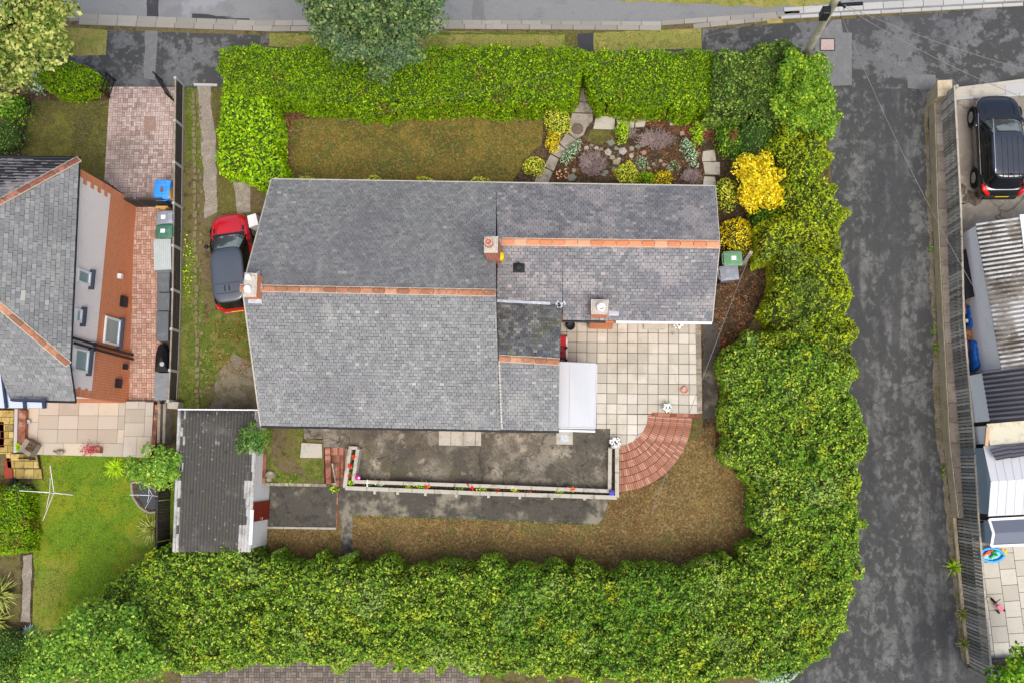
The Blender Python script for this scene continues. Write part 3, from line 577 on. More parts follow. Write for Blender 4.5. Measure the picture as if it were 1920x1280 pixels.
# house plot: drive, lawns, beds
sheet('driveway_ground', [(345, 160), (410, 158), (420, 170), (520, 340), (500, 800), (320, 800)], MT['soil'], .006, 0)
sheet('gravel_track', [(370, 162), (393, 162), (404, 260), (409, 400), (384, 410), (380, 300)], MT['gravel'], .014, .05, 1)
sheet('gravel_track', [(438, 330), (466, 330), (472, 395), (446, 400)], MT['gravel'], .014, .05, 2)
sheet('grass_strip', [(352, 165), (370, 165), (376, 240), (382, 330), (352, 300), (346, 200)], MT['moss'], .011, .07, 3)
sheet('grass_strip', [(396, 165), (412, 160), (440, 330), (445, 420), (410, 400), (404, 250)], MT['turfolive'], .011, .06, 3)
sheet('grass_strip', [(342, 500), (362, 440), (372, 480), (385, 620), (384, 765), (335, 765)], MT['moss'], .012, .08, 4)
sheet('grass_strip', [(400, 580), (470, 590), (486, 700), (440, 690), (420, 740), (385, 700), (385, 600)], MT['moss'], .013, .1, 5)
sheet('gravel_track', [(414, 690), (440, 660), (488, 700), (492, 768), (395, 768)], MT['gravelmix'], .017, .12, 6)
o = M('x'); bpy.data.materials.remove(o)
mb = MB(); tiles(mb, [atg(364, 157), atg(408, 158), atg(408, 163), atg(364, 162)], running(.9, .12, 0), th=.06, gap=.01); mb.build('drive_threshold', MT['kerbw'])['kind'] = 'structure'
sheet('front_bed', [(415, 200), (1085, 190), (1090, 350), (500, 350), (520, 260)], MT['bed'], .006)
sheet('leaf_litter', [(524, 205), (560, 207), (600, 212), (575, 222), (546, 228), (545, 280), (556, 335), (534, 340), (524, 290)], MT['litter'], .012, .05, 7)
sheet('front_lawn', [(546, 225), (640, 218), (700, 212), (900, 208), (1010, 208), (1022, 225), (1016, 270), (985, 300), (960, 342), (556, 342), (541, 300)], MT['turffront'], .016, .04, 8)
sheet('rock_garden', [(1060, 195), (1400, 205), (1440, 260), (1400, 360), (1010, 360)], MT['bed'], .008)
sheet('leaf_litter', [(1108, 198), (1340, 212), (1340, 262), (1300, 262), (1180, 225), (1112, 218)], MT['litter'], .013, .06, 9)
sheet('side_bed', [(1335, 340), (1480, 340), (1480, 500), (1330, 500)], MT['bed'], .0055, .03, 40)
sheet('side_path', [(1335, 470), (1450, 480), (1440, 560), (1385, 640), (1372, 800), (1318, 800), (1316, 600), (1335, 600)], MT['bed'], .007, .05, 10)
sheet('side_path', [(1318, 606), (1350, 606), (1345, 785), (1318, 785)], MT['concdark'], .014, .03, 11)
sheet('leaf_litter', [(1350, 630), (1375, 632), (1368, 700), (1366, 800), (1382, 850), (1340, 840), (1345, 700)], MT['litter'], .012, .06, 12)
sheet('back_lawn', [(662, 964), (900, 972), (1130, 985), (1145, 925), (1160, 905), (1240, 900), (1290, 830), (1330, 800), (1380, 800), (1440, 950), (1440, 1080), (650, 1090)], MT['turfdry'], .010, .03, 13)
sheet('back_lawn', [(500, 985), (640, 985), (640, 1080), (490, 1080)], MT['turfdry'], .010, .02, 14)
sheet('lower_path', [(632, 918), (1140, 932), (1139, 948), (1128, 975), (1120, 983), (660, 966), (650, 958)], MT['concdark'], .016, .015, 15)
sheet('lower_path', [(628, 908), (660, 912), (662, 1080), (641, 1080), (640, 990)], MT['concdark'], .014, .02, 16)
sheet('lower_yard', [(498, 905), (632, 908), (630, 992), (498, 990)], MT['concdark'], .012)
mb = MB(); ar = [atg(502+34*math.cos(t), 948-40*math.sin(t)) for t in [math.pi*.5-math.pi*i/16 for i in range(17)]]
mb.tube([p+Vector((0, 0, .01)) for p in ar], .02, 6); mb.build('curved_edging', MT['concdark'])['kind'] = 'structure'
stones('edging', (500, 990), (631, 992), .09, MT['concpale'], 4, .07); stones('edging', (632, 920), (630, 990), .06, MT['brickold'], 8, .05)
sheet('rear_drive_base', [(340, 1235), (900, 1235), (900, 1330), (340, 1330)], MT['paverbase'], .010)
mb = MB(); tiles(mb, [atg(340, 1238, .012), atg(900, 1238, .012), atg(900, 1310, .012), atg(340, 1310, .012)], basket(.22, .11), th=.02, gap=.014, jit=.004); mb.build('rear_drive', MT['paverg'])['kind'] = 'structure'
mb = MB(); rb = random.Random(9); y = 175.0
while y < 762:
    ln_ = rb.uniform(7, 15); c = atg(364+(y-175)*.012+rb.uniform(-1.5, 1.5), y+ln_/2); L_ = ln_/46*.46; mb.cbox(c+Vector((0, 0, .03)), (rb.uniform(.05, .09), rb.uniform(-.02, .02), 0), (rb.uniform(-.02, .02), L_, 0), (0, 0, rb.uniform(.03, .06)))
    if rb.random() < .4: mb.cbox(c+Vector((rb.uniform(.15, .35), 0, .02)), (.06, .02, 0), (-.02, .07, 0), (0, 0, .035))
    y += ln_+rb.uniform(0, 3)
mb.build('stone_edging', M('edging_stone', '70664c', .95, noise=[(5, .5, .64, '6a5f48', .7), (2, .5, .64, '7a7c4c', .5)]))['kind'] = 'structure'
mb = MB(); mb.prism([atg(*p, .03) for p in ((1540, 74), (1564, 74), (1564, 94), (1539, 94))], -.1, .03); tag(mb.build('manhole_cover', M('cover_pink', 'a8948c', .8, noise=[(20, .5, .6, '8e7d76', .5)])), 'pinkish square utility cover in the pavement by the pole', 'manhole cover')
mb = MB(); [mb.beam(atg(a[0], a[1], .035), atg(b[0], b[1], .035), .03, .02) for a, b in (((1538, 73), (1565, 73)), ((1565, 73), (1565, 95)), ((1538, 95), (1565, 95)), ((1538, 73), (1538, 95)))]; mb.build('cover_surround', MT['tarnew'])['kind'] = 'structure'
sheet('grass_strip', [(372, 440), (392, 430), (402, 600), (486, 640), (486, 700), (400, 765), (374, 765)], MT['soil'], .0095, .08, 31)
# neighbour's ground on the left
sheet('neighbour_lawn', [(60, 190), (205, 190), (203, 330), (140, 330), (40, 300)], MT['turfolive'], .012, .03, 17)
sheet('neighbour_bed', [(-60, 140), (210, 165), (205, 192), (60, 192), (40, 300), (-60, 320)], MT['bed'], .010, .02, 18)
sheet('drive_base', [(205, 162), (332, 163), (328, 378), (325, 760), (238, 760), (250, 390), (198, 340)], MT['paverbase'], .008)
mb = MB(); dp = [atg(206, 163, .01), atg(331, 164, .01), atg(331, 382, .01), atg(262, 386, .01), atg(196, 338, .01)]
gtiles(mb, [(206, 163), (331, 164), (331, 382), (262, 386), (196, 338)], basket(.21, .105), th=.02, gap=.014, jit=.005); mb.build('neighbour_drive', MT['paver'])['kind'] = 'structure'
mb = MB(); gtiles(mb, [(256, 388), (318, 388), (300, 762), (240, 762)], basket(.21, .105), th=.02, gap=.014, jit=.005); mb.build('side_passage', MT['paverw'])['kind'] = 'structure'
sheet('drain_cover', [(271, 220), (293, 220), (293, 247), (271, 247)], M('cover_dull', '8a7064', .9, noise=[(9, .5, .6, '9c8478', .6)]), .036)
# neighbour's terrace and lawn
NZ = gz(at(200, 757).y)+.0
TZ = -.55
terr = [at(*p, TZ) for p in [(50, 752), (288, 752), (286, 792), (282, 857), (52, 851)]]
mb = MB(); mb.prism([Vector((p.x, p.y, TZ)) for p in terr], -1.5, TZ-.012, 0); mb.build('neighbour_terrace_base', MT['slabjoint'])['kind'] = 'structure'
def ashlar(s):
    def gen(u0, u1, v0, v1):
        nu, nv = int((u1-u0)/s)+2, int((v1-v0)/s)+2; g = [[0]*nu for _ in range(nv)]; rr = random.Random(5)
        for j in range(nv):
            for i in range(nu):
                if g[j][i]: continue
                o = [(3, 2), (2, 2), (2, 3), (1, 1), (2, 1), (1, 2)]; rr.shuffle(o); o.sort(key=lambda a: -a[0]*a[1]*rr.random())
                for (a, b) in o+[(1, 1)]:
                    if i+a <= nu and j+b <= nv and all(not g[j+q][i+p] for p in range(a) for q in range(b)): break
                for p in range(a):
                    for q in range(b): g[j+q][i+p] = 1
                yield (u0+i*s, u0+(i+a)*s, v0+j*s, v0+(j+b)*s)
    return gen
mb = MB(); tiles(mb, [Vector((p.x, p.y, TZ-.012)) for p in terr], ashlar(.29), th=.012, gap=.014, U=(1, 0, 0)); mb.build('neighbour_terrace', MT['sand'])['kind'] = 'structure'
sheet('neighbour_back_lawn', [(62, 850), (330, 850), (330, 1090), (280, 1180), (55, 1180)], MT['turfgreen'], .012, .02, 20)
sheet('neighbour_border', [(40, 905), (66, 905), (62, 1180), (38, 1180)], MT['bed'], .016, .04, 21)
sheet('gravel_border', [(44, 1040), (60, 1040), (58, 1165), (40, 1165)], MT['gravel'], .02, .05, 22)
# forecourt of the garages on the right
EZ = .22
EF = [at(*p, EZ) for p in [(1790, 176), (2400, 140), (2400, 1180), (1840, 1240), (1815, 800)]]
mb = MB(); mb.prism(EF, -1.6, EZ); mb.build('raised_drive', MT['conc_drive'])['kind'] = 'structure'
mb = MB(); mb.prism([at(*p, EZ+.02) for p in [(1786, 165), (1920, 148), (2400, 120), (2400, 140), (1920, 172), (1790, 188)]], -.2, EZ+.02); mb.build('drive_apron', MT['concpale'])['kind'] = 'structure'
mb = MB(); mb.prism([at(*p, EZ+.035) for p in [(1884, 158), (2400, 118), (2400, 136), (1886, 178)]], 0, EZ+.035); mb.build('drive_apron', MT['kerbw'])['kind'] = 'structure'
stones_ = MB(); A, B = at(1784, 187, EZ), at(2380, 150, EZ); d = (B-A)/14
for i in range(14): stones_.cbox(A+d*(i+.5)+Vector((0, 0, .04)), d*.49, (0, .05, 0), (0, 0, .04))
stones_.build('kerb', MT['kerbw'])['kind'] = 'structure'
for p, r in [((1826, 372), (.55, .4)), ((1806, 355), (.2, .3))]:
    c = at(p[0], p[1], EZ); drape('oil_stain', wobble([Vector((c.x+r[0]*.7*math.cos(t), c.y+r[1]*.8*math.sin(t), 0)) for t in [i*.4 for i in range(16)]], .15, .08, 3), M('oil_stain', '4a4238', .9, noise=[(5, .45, .6, '6c6356', .8)]), .004, flat=EZ)
EP = [at(*p, EZ+.004) for p in [(1838, 1024), (2200, 1010), (2200, 1225), (1856, 1232)]]
mb = MB(); mb.prism([Vector((p.x, p.y, EZ+.004)) for p in EP], EZ-.1, EZ+.004); mb.build('neighbour_patio_base', MT['slabjoint'])['kind'] = 'structure'
mb = MB(); tiles(mb, EP, lambda a, b, c, d: ((v0, v1, u0, u1) for (u0, u1, v0, v1) in running(.6, .6, .5)(c, d, a, b)), U=(at(1920, 1020, EZ)-at(1845, 1025, EZ)), th=.016, gap=.02); mb.build('neighbour_patio', MT['slab'])['kind'] = 'structure'
# raised terrace, patio
PC = at(1152, 773, 0); RI = 1.36
arc = [PC+Vector((RI*math.cos(t), RI*math.sin(t), 0)) for t in [-R(3)-R(86)*i/14 for i in range(15)]]
pat = [at(1050, 596), at(1315, 602), at(1313, 776), at(1216, 777)]+arc+[at(1144, 838), at(1144, 800), at(1045, 800)]
mb = MB(); mb.prism([Vector((p.x, p.y, -.03)) for p in pat], -1.4, -.03, 0, 1); mb.build('patio_base', [MT['slabjoint'], MT['brickdk']])['kind'] = 'structure'
sl = (at(1296, 640)-at(1119, 638)); o0 = at(1119.7, 623.4)
mb = MB(); keep = lambda p: (p.xy-PC.xy).length > RI+.12 or p.y > PC.y-.06 or p.x < PC.x+.0
P1 = [at(1050, 600), at(1313, 603), at(1313, 775), at(1050, 775)]; P2 = [at(1050, 775.2), at(1313, 775.2), at(1313, 839), at(1144, 839), at(1144, 802), at(1050, 802)]
sg = .411
def grid(u0, u1, v0, v1):
    u = math.floor(u0/sg)*sg
    while u < u1:
        v = math.floor(v0/sg)*sg
        while v < v1: yield (u, u+sg, v, v+sg); v += sg
        u += sg
Z = lambda L: [Vector((p.x, p.y, -.026)) for p in L]
tiles(mb, Z(P1), grid, O=o0, U=sl, th=.026, gap=.022, jit=.004)
def inpat(p): return p.x > at(1144, 803).x-.05 or p.y > at(1100, 803).y
P2a = Z([at(1050, 775.2), at(1144, 775.2), at(1144, 803), at(1050, 803)]); P2b = Z([at(1144, 775.2), at(1219, 775.2), at(1219, 839), at(1144, 839)])
tiles(mb, P2a, grid, O=o0, U=sl, th=.026, gap=.022, jit=.004)
def clipped_arc(p): return (p.xy-PC.xy).length < RI+.0
mb2 = MB(); tiles(mb2, P2b, grid, O=o0, U=sl, th=.026, gap=.022, jit=.004)
for f in mb2.f:   # keep what lies on the landing side of the curve
    pass
# cut slabs to the curve
n0 = 0; isl = {}
newv = []
for v in mb2.v:
    p = Vector(v); q = p.xy-PC.xy
    if q.length > RI and p.y < PC.y: q = q.normalized()*RI; newv.append((PC.x+q.x, PC.y+q.y, p.z))
    else: newv.append(v)
mb2.v = newv; mb.v, mb.f, mb.m = mb.v+mb2.v, mb.f+[[i+len(mb.v) for i in f] for f in mb2.f], mb.m+mb2.m
mb.build('patio', MT['slab'])['kind'] = 'structure'
tc = [at(570, 795), at(1046, 795), at(1144, 801), at(1144, 905), at(1144, 928), at(648, 912), at(655, 838), at(610, 838), at(600, 800)]
mb = MB(); mb.prism([Vector((p.x, p.y, -.035)) for p in [at(568, 790), at(1144, 797), at(1144, 925), at(650, 910), at(652, 838), at(607, 838), at(605, 822), at(570, 822)]], -1.4, -.035); mb.build('terrace', MT['concrete'])['kind'] = 'structure'
mb = MB(); tiles(mb, [at(823, 800, -.033), at(902, 801, -.033), at(902, 835, -.033), at(823, 834, -.033)], running(.5, 1.2, 0), th=.02, gap=.02); mb.build('terrace_slab', MT['concpale'])['kind'] = 'structure'
mb = MB(); mb.prism([at(1043, 808, -.02), at(1074, 809, -.02), at(1074, 833, -.02), at(1043, 832, -.02)], -.1, -.02); mb.prism([at(1051, 814, -.008), at(1066, 814, -.008), at(1066, 828, -.008), at(1051, 828, -.008)], -.1, -.008, 1)
tag(mb.build('drain_cover', [MT['concpale'], MT['lead']]), 'square grey metal drain cover in a pale concrete surround on the terrace', 'drain cover')
mb = MB(); mb.prism([at(*p, .05) for p in [(565, 829), (603, 831), (604, 858), (562, 857)]], -.5, .05); tag(mb.build('concrete_block', MT['concpale'], bevel=.02), 'worn pale concrete block beside the narrow brick steps', 'concrete block')
mb = MB(); mb.prism([at(*p, -.03) for p in [(495, 800), (568, 800), (570, 822), (607, 824), (608, 906), (496, 905)]], -1.3, -.03, 0, 1); mb.build('upper_bed', [MT['soil'], MT['brickdk']])['kind'] = 'structure'
drape('grass_strip', [tuple(v)[:2] for v in wobble([at(548, 802), at(568, 803), at(566, 850), (at(606, 860)), at(606, 902), at(580, 892), at(552, 860), at(560, 830)], .3, .05)], MT['moss'], .004, flat=-.03)
drape('grass_strip', [tuple(v)[:2] for v in wobble([at(497, 802), at(512, 802), at(506, 860), at(530, 885), at(600, 898), at(560, 904), at(497, 904)], .3, .05)], MT['moss'], .004, flat=-.03)
# ================================================================ THE HOUSE
def roofpart(parent, name, polys, mat, O=None, U=None, w=.175, h=.128, th=.010, tilt=.010, gap=.011):
    mb = MB()
    for P in polys:
        tiles(mb, P, running(w, h, .5), O=O if O is not None else P[0], U=U if U is not None else P[1]-P[0], th=th, tilt=tilt, gap=gap, jit=.012, mi=0)
        N = (P[1]-P[0]).cross(P[2]-P[0]).normalized(); N = N if N.z > 0 else -N; k = len(P); L = list(P)
        if area([(p.x, p.y) for p in L]) < 0: L = L[::-1]
        top = [p-N*.004 for p in L]; bot = [p-Vector((0, 0, .12)) for p in L]
        mb.add(bot+top, [list(range(k))[::-1], [i+k for i in range(k)]]+[[i, (i+1) % k, (i+1) % k+k, i+k] for i in range(k)], 1)
    return mb.build(name, [mat, MT['underslate']], parent)
def ridge(parent, P, Q, mat, r=.13, L=.45, name='ridge_tiles', down=(.07, .07)):
    mb = MB(); d = (Q-P); n = max(1, round(d.length/L)); d = d/n; s = Vector((-d.y, d.x, 0)).normalized()
    for i in range(n):
        a, b = P+d*(i+.02), P+d*(i+.965); rows = []
        for q, gr in ((a, 1.0), (b, 1.05)):
            rows.append([q+s*r*gr*x+Vector((0, 0, z)) for x, z in ((-1, -.06), (-.72, .015), (-.3, .055), (.3, .055), (.72, .015), (1, -.06))]+[q+Vector((0, 0, -.05))])
        mb.add(rows[0]+rows[1], [[j, j+1, j+8, j+7] for j in range(6)]+[list(range(7))[::-1], [7+j for j in range(7)]], 0)
    mb.beam(P-Vector((0, 0, .03)), Q-Vector((0, 0, .03)), r*1.9, .06, 1)
    return mb.build(name, [mat, MT['mortar']], parent)
def chimney(parent, corners, z1, z0, pots, brick=None, capm=None, name='chimney', cap=.07):
    C = [at(x, y, z1) for x, y in corners]; mb = MB(); cen = sum(C, Vector())/len(C); pr = [cen+(c-cen)*.97 for c in C]
    mb.prism([Vector((c.x, c.y, 0)) for c in pr], z0, z1-cap, 0); o = mb.build(name, brick or MT['brick'], parent)
    m2 = MB(); m2.prism([Vector((c.x, c.y, 0)) for c in C], z1-cap, z1-.02); m2.prism([Vector((cen.x+(c.x-cen.x)*.8, cen.y+(c.y-cen.y)*.8, 0)) for c in C], z1-.02, z1+.01)
    c2 = m2.build('cap', capm or MT['mortar'], o, bevel=.015)
    for (x, y, r, h, mt) in pots:
        p = at(x, y, z1); m3 = MB(); m3.lathe(p, [(r*1.05, 0), (r, h*.2), (r*.86, h*.8), (r*1.02, h*.86), (r*1.02, h), (r*.7, h), (r*.68, h*.6)], 14); m3.build('chimney_pot', mt, o, smooth=False)
    return o
ZE, ZR = 2.7, 5.33
NW, NE, SW, SE = at(510, 337, ZE), at(1341, 350, ZE), at(490, 797, ZE), at(1047, 807, ZE)
RW, RE = at(456, 540, ZR), at(930, 549, ZR)
Np = plane(NW, NE, RE); Sp = plane(SW, SE, RE)
NM = at(930, 343.6, ZE); SM = atp(938, 805, *Sp)
WRw, WRe = atp(933, 453, *Np), atp(1349, 458, *Np)
we1, we2 = at(1055, 600, ZE), at(1335, 603, ZE); Wp = plane(WRe, we2, atp(933, 453, *Np))
V1, V2 = atp(932, 566, *Wp), atp(1054, 571, *Wp)
SRw, SRe = atp(935, 671, *Sp), atp(1049, 678, *Sp)
hc = (NW+SE)/2; house = thing('house', 'L shaped brick bungalow with grey slate roofs, orange ridges and three chimneys', 'house', (hc.x, hc.y, 0))
roofpart(house, 'roof', [[NW, NM, RE, RW]], MT['slate'], O=NW, U=NE-NW)
roofpart(house, 'roof', [[SW, SM, RE, RW], [SM, SE, SRe, SRw]], MT['slate'], O=SW, U=SE-SW)
roofpart(house, 'roof', [[NM, NE, WRe, WRw]], MT['slate_wing'], O=NW, U=NE-NW)
roofpart(house, 'roof', [[V1, V2, atp(1055, 454.5, *Wp), WRw], [we1, we2, WRe, atp(1055, 454.5, *Wp)]], MT['slate_wing'], O=we1, U=we2-we1)
roofpart(house, 'roof', [[SRw, SRe, V2-Vector((0, .0, .02)), V1-Vector((0, 0, .02))]], MT['slate_moss'], O=V1, U=V2-V1)
ridge(house, RW-Vector((.12, 0, 0)), RE, MT['ridge_old'], .14); ridge(house, WRw+Vector((.15, 0, 0)), WRe, MT['ridge_new'], .155, .46); ridge(house, SRw, SRe, MT['ridge_old'], .14)
# valley flashing and lead
mb = MB(); mb.beam(V1+Vector((0, .03, .04)), V2+Vector((-.45, .03, .04)), .10, .03); mb.beam(V2+Vector((-.25, .02, .05)), V2+Vector((.03, .02, .05)), .09, .03)
for i in range(7):
    a = random.uniform(-1, 1); mb.cbox(V2+Vector((-.02+a*.16, -.03+random.uniform(-.12, .1), .07)), (.03, .02, 0), (-.03, .07, 0), (0, 0, .012))
mb.build('lead_flashing', MT['lead'], house)
def wallbody(mb, P, z0, z1, ins):
    c = sum(P, Vector())/len(P); mb.prism([Vector((c.x+(p.x-c.x)*(1-ins/abs((p-c).x)) if abs((p-c).x) > .1 else p.x, c.y+(p.y-c.y)*(1-ins/abs((p-c).y)) if abs((p-c).y) > .1 else p.y, 0)) for p in P], z0, z1)
wb = MB(); wx0 = NW.x-.0
xw = min(NW.x, SW.x)+.12; 
wb.prism([Vector((NW.x+.14, NW.y-.3, 0)), Vector((NE.x-.12, NE.y-.3, 0)), Vector((we2.x-.12, we2.y+.28, 0)), Vector((SRe.x-.3, we2.y+.36, 0)), Vector((SE.x-.3, SE.y+.32, 0)), Vector((SW.x+.14, SW.y+.32, 0))], -1.3, ZE-.13)
def gable(mb, a, b, r, t, z0):   # triangle wall of thickness t, top vertices dropped under the slates
    dz = Vector((0, 0, .13)); a, b, r = a-dz, b-dz, r-dz; n = Vector((t, 0, 0)); P = [Vector((a.x, a.y, z0)), Vector((b.x, b.y, z0)), b, r, a]
    vs = P+[p+n for p in P]; fs = [[0, 1, 2, 3, 4], [9, 8, 7, 6, 5]]+[[i, i+5, (i+1) % 5+5, (i+1) % 5] for i in range(5)]; mb.add(vs, fs)
gable(wb, SW+Vector((.14, .32, .17)), NW+Vector((.14, -.3, .17)), RW+Vector((.3, 0, 0)), .22, ZE-.2)
gable(wb, SM+Vector((-.3, .32, .17)), NM+Vector((-.3, -.3, .17)), RE+Vector((-.3, 0, 0)), .2, ZE-.2)
gable(wb, we2+Vector((-.34, .28, .15)), NE+Vector((-.4, -.3, .17)), WRe+Vector((-.5, 0, 0)), .2, ZE-.2)
gable(wb, SE+Vector((-.36, .32, .17)), V2+Vector((-.36, -.1, .0)), SRe+Vector((-.36, 0, 0)), .2, ZE-.2)
wb.build('wall', MT['brick'], house)
mb = MB(); mb.tube([SW+Vector((0, -.03, -.05)), SE+Vector((0.02, -.03, -.05))], .06, 8); mb.build('gutter', MT['gutter'], house)
mb = MB(); mb.tube([we1+Vector((.0, -.04, -.06)), we1.lerp(we2, .29)+Vector((0, -.04, -.06))], .05, 8); mb.build('gutter', MT['gutter'], house)
mb = MB(); mb.beam(we1.lerp(we2, .36)+Vector((0, -.05, -.05)), we2+Vector((0, -.05, -.05)), .09, .08); mb.build('gutter', MT['white'], house)
mb = MB(); mb.beam(NW+Vector((0, .03, -.06)), NE+Vector((0, .03, -.06)), .06, .09); mb.build('gutter', MT['concpale'], house)
mb = MB(); mb.beam(NW+Vector((-.03, 0, -.05)), RW+Vector((-.03, 0, -.05)), .05, .12); mb.beam(SW+Vector((-.03, 0, -.05)), RW+Vector((-.03, 0, -.05)), .05, .12); mb.build('bargeboard', MT['concpale'], house)
mb = MB(); mb.beam(NE+Vector((.015, 0, -.06)), WRe+Vector((.015, 0, -.06)), .03, .12); mb.beam(we2+Vector((.015, 0, -.06)), WRe+Vector((.015, 0, -.06)), .03, .12); mb.build('bargeboard', MT['mortar'], house)
def winbox(parent, c, wid, hei, nrm, fr=.06, name='window', frm=None, glass=None, sill=True):
    n = Vector(nrm).normalized(); s = Vector((-n.y, n.x, 0)); mb = MB(); c = Vector(c)
    for a, b, hw, hh in ((0, hei/2-fr/2, wid/2, fr/2), (0, -hei/2+fr/2, wid/2, fr/2), (wid/2-fr/2, 0, fr/2, hei/2-fr), (-wid/2+fr/2, 0, fr/2, hei/2-fr)):
        mb.cbox(c+s*a+Vector((0, 0, b))+n*.03, s*hw, (0, 0, hh), n*.04)
    o = mb.build(name, frm or MT['white'], parent); g = MB(); g.cbox(c+n*.012, s*(wid/2-fr), (0, 0, hei/2-fr), n*.01); g.build('pane', glass or MT['glass'], o)
    return o
sy = SW.y+.32
for x in (570, 700, 830, 960): p = at(x, 800, 1.3); winbox(house, (p.x, sy-.0, 1.35), 1.5, 1.2, (0, -1, 0))
for x in (600, 760, 1150, 1280): p = at(x, 345, 1.3); winbox(house, (p.x, NW.y-.30-(p.x-NW.x)*.0155, 1.45), 1.5, 1.2, (0, 1, 0))
for x in (1200, 1280): p = at(x, 603, 1.3); winbox(house, (p.x, we2.y+.29, 1.45), 1.2, 1.2, (0, -1, 0))
mb = MB(); d0 = at(1090, 345, 0); mb.cbox((d0.x-3.2, NW.y-.30-(d0.x-3.2-NW.x)*.0155, 1.0), (.45, 0, 0), (0, .04, 0), (0, 0, 1.0)); dd = mb.build('door', MT['white'], house); mb = MB(); mb.cbox((d0.x-2.9, NW.y-.40+.2-.0, 1.0), (.06, 0, 0), (0, .03, 0), (0, 0, .015)); mb.build('handle', MT['chrome'], dd)
# chimneys
chimney(house, [(458, 511), (482, 512), (480, 557), (456, 557)], 5.82, 4.2, [(467, 521, .10, .16, MT['pale_pot']), (466, 543, .12, .16, MT['pale_pot'])], MT['brickor'])
cB = chimney(house, [(908, 443), (934, 443), (933, 474), (907, 474)], 6.0, 4.0, [(917.5, 458, .15, .42, MT['terracotta'])], MT['brick'])
chimney(house, [(1108, 561), (1142, 562), (1139, 590), (1108, 589)], 3.75, -.1, [(1127, 578, .15, .32, MT['pale_pot'])], MT['brickor'])
mb = MB(); q0, q1 = at(1139, 596, 2.0), at(1150, 600, 2.0)
sp = [at(1106, 603, 2.1), at(1151, 604, 2.1), at(1149, 598, 2.1), at(1108, 597, 2.1)]
mb.prism([Vector((q.x, q.y, 0)) for q in sp], -.1, 2.1); mb.build('chimney_shoulder', MT['brickor'], house)
mb = MB(); c = at(1127, 573, 4.1); mb.lathe(c, [(.09, 0), (.1, .02), (.05, .05)], 12); mb.build('chimney_cowl', MT['white'], house)
mb = MB(); c = at(939, 480, 4.75); mb.lathe(c-Vector((0, 0, .5)), [(.1, 0), (.1, .4), (.13, .45), (.10, .52), (.03, .55)], 12, sy=1.3); mb.build('flue_cap', MT['yellowplate'], house)
# lead skirts round the chimneys
mb = MB(); a, b = atp(484, 510, *Np), atp(490, 541, *Np); mb.beam(a+Vector((.0, 0, .03)), b+Vector((-.0, 0, .03)), .12, .03); a, b = atp(486, 551, *Sp), atp(487, 567, *Sp); mb.beam(a+Vector((0, 0, .03)), b+Vector((0, 0, .03)), .12, .03)
a, b = atp(466, 565, *Sp), atp(492, 566, *Sp); mb.beam(a+Vector((0, 0, .03)), b+Vector((0, 0, .03)), .16, .03)
a, b = atp(1141, 587, *Wp), atp(1160, 588, *Wp); mb.beam(a+Vector((0, 0, .03)), b+Vector((0, 0, .03)), .2, .02); mb.build('lead_flashing', MT['lead'], house)
mb = MB(); a, b = atp(937, 449, *Np), atp(938, 462, *Np); mb.beam(a+Vector((0, 0, .06)), b+Vector((0, 0, .1)), .12, .03); a, b = atp(941, 676, *Sp), atp(946, 803, *Sp); mb.beam(a+Vector((-.1, 0, .012)), b+Vector((-.1, 0, .012)), .06, .02); mb.build('verge_mortar', MT['mortar'], house)
mb = MB(); V = [atp(962, 494, *Wp), atp(984, 494, *Wp), atp(984, 511, *Wp), atp(962, 511, *Wp)]; N = Wp[1] if Wp[1].z > 0 else -Wp[1]
mb.add([v+N*.005 for v in V[::-1]]+[v+N*.04 for v in V[::-1]], [[3, 2, 1, 0], [4, 5, 6, 7]]+[[i, (i+1) % 4, (i+1) % 4+4, i+4] for i in range(4)]); c = (V[0]+V[2])/2; mb.lathe(c+Vector((0, 0, .02)), [(.12, 0), (.12, .22), (.15, .23), (.14, .3), (.04, .33)], 14); mb.build('roof_vent', MT['plastic'], house)
# white sun room
SZ = 2.35
sr = thing('sun_room', 'white lean-to with a flat ribbed roof against the short rear wing', 'lean-to', at(1082, 742, 0))
q = [at(1047, 679, SZ+.12), at(1119, 682, SZ), at(1116, 803, SZ), at(1046, 801, SZ+.12)]
mb = MB(); mb.prism([Vector(v) for v in q], SZ-.12, None)
for t in (.3, .34): pass
a, b = q[0].lerp(q[1], .31), q[3].lerp(q[2], .31); mb.beam(a+Vector((0, 0, .012)), b+Vector((0, 0, .012)), .035, .03)
for e in ((q[0], q[1]), (q[1], q[2]), (q[3], q[2])): mb.beam(e[0].lerp(e[1], .01)+Vector((0, 0, .01)), e[0].lerp(e[1], .99)+Vector((0, 0, .01)), .05, .03)
mb.build('roof', MT['whiteroof'], sr)
mb = MB(); mb.tube([at(1046, 806, SZ-.1), at(1116, 808, SZ-.1)], .045, 8); mb.build('gutter', MT['white'], sr)
mb = MB(); w0, w1, w2_ = at(1050, 798, SZ), at(1112, 800, SZ), at(1115, 686, SZ)
mb.box(w0.x, w1.x, w1.y, w1.y+.08, -.03, .75); mb.box(w1.x-.08, w1.x, w1.y+.09, w2_.y, -.03, .75); mb.build('wall', MT['white'], sr)
mb = MB(); mb.box(w0.x, w1.x-.1, w1.y+.01, w1.y+.05, .76, SZ-.14); mb.box(w1.x-.06, w1.x-.02, w1.y+.09, w2_.y, .76, SZ-.14); mb.build('glazing', MT['glass'], sr)
mb = MB()
for i in range(5): mb.box(w0.x+(w1.x-w0.x-.06)*i/4, w0.x+(w1.x-w0.x-.06)*i/4+.06, w1.y-.005, w1.y+.07, .755, SZ-.135)
for i in range(1, 5): yy = w1.y+(w2_.y-w1.y)*i/4; mb.box(w1.x-.085, w1.x+.004, yy-.06, yy, .755, SZ-.135)
mb.build('window_frame', MT['white'], sr)
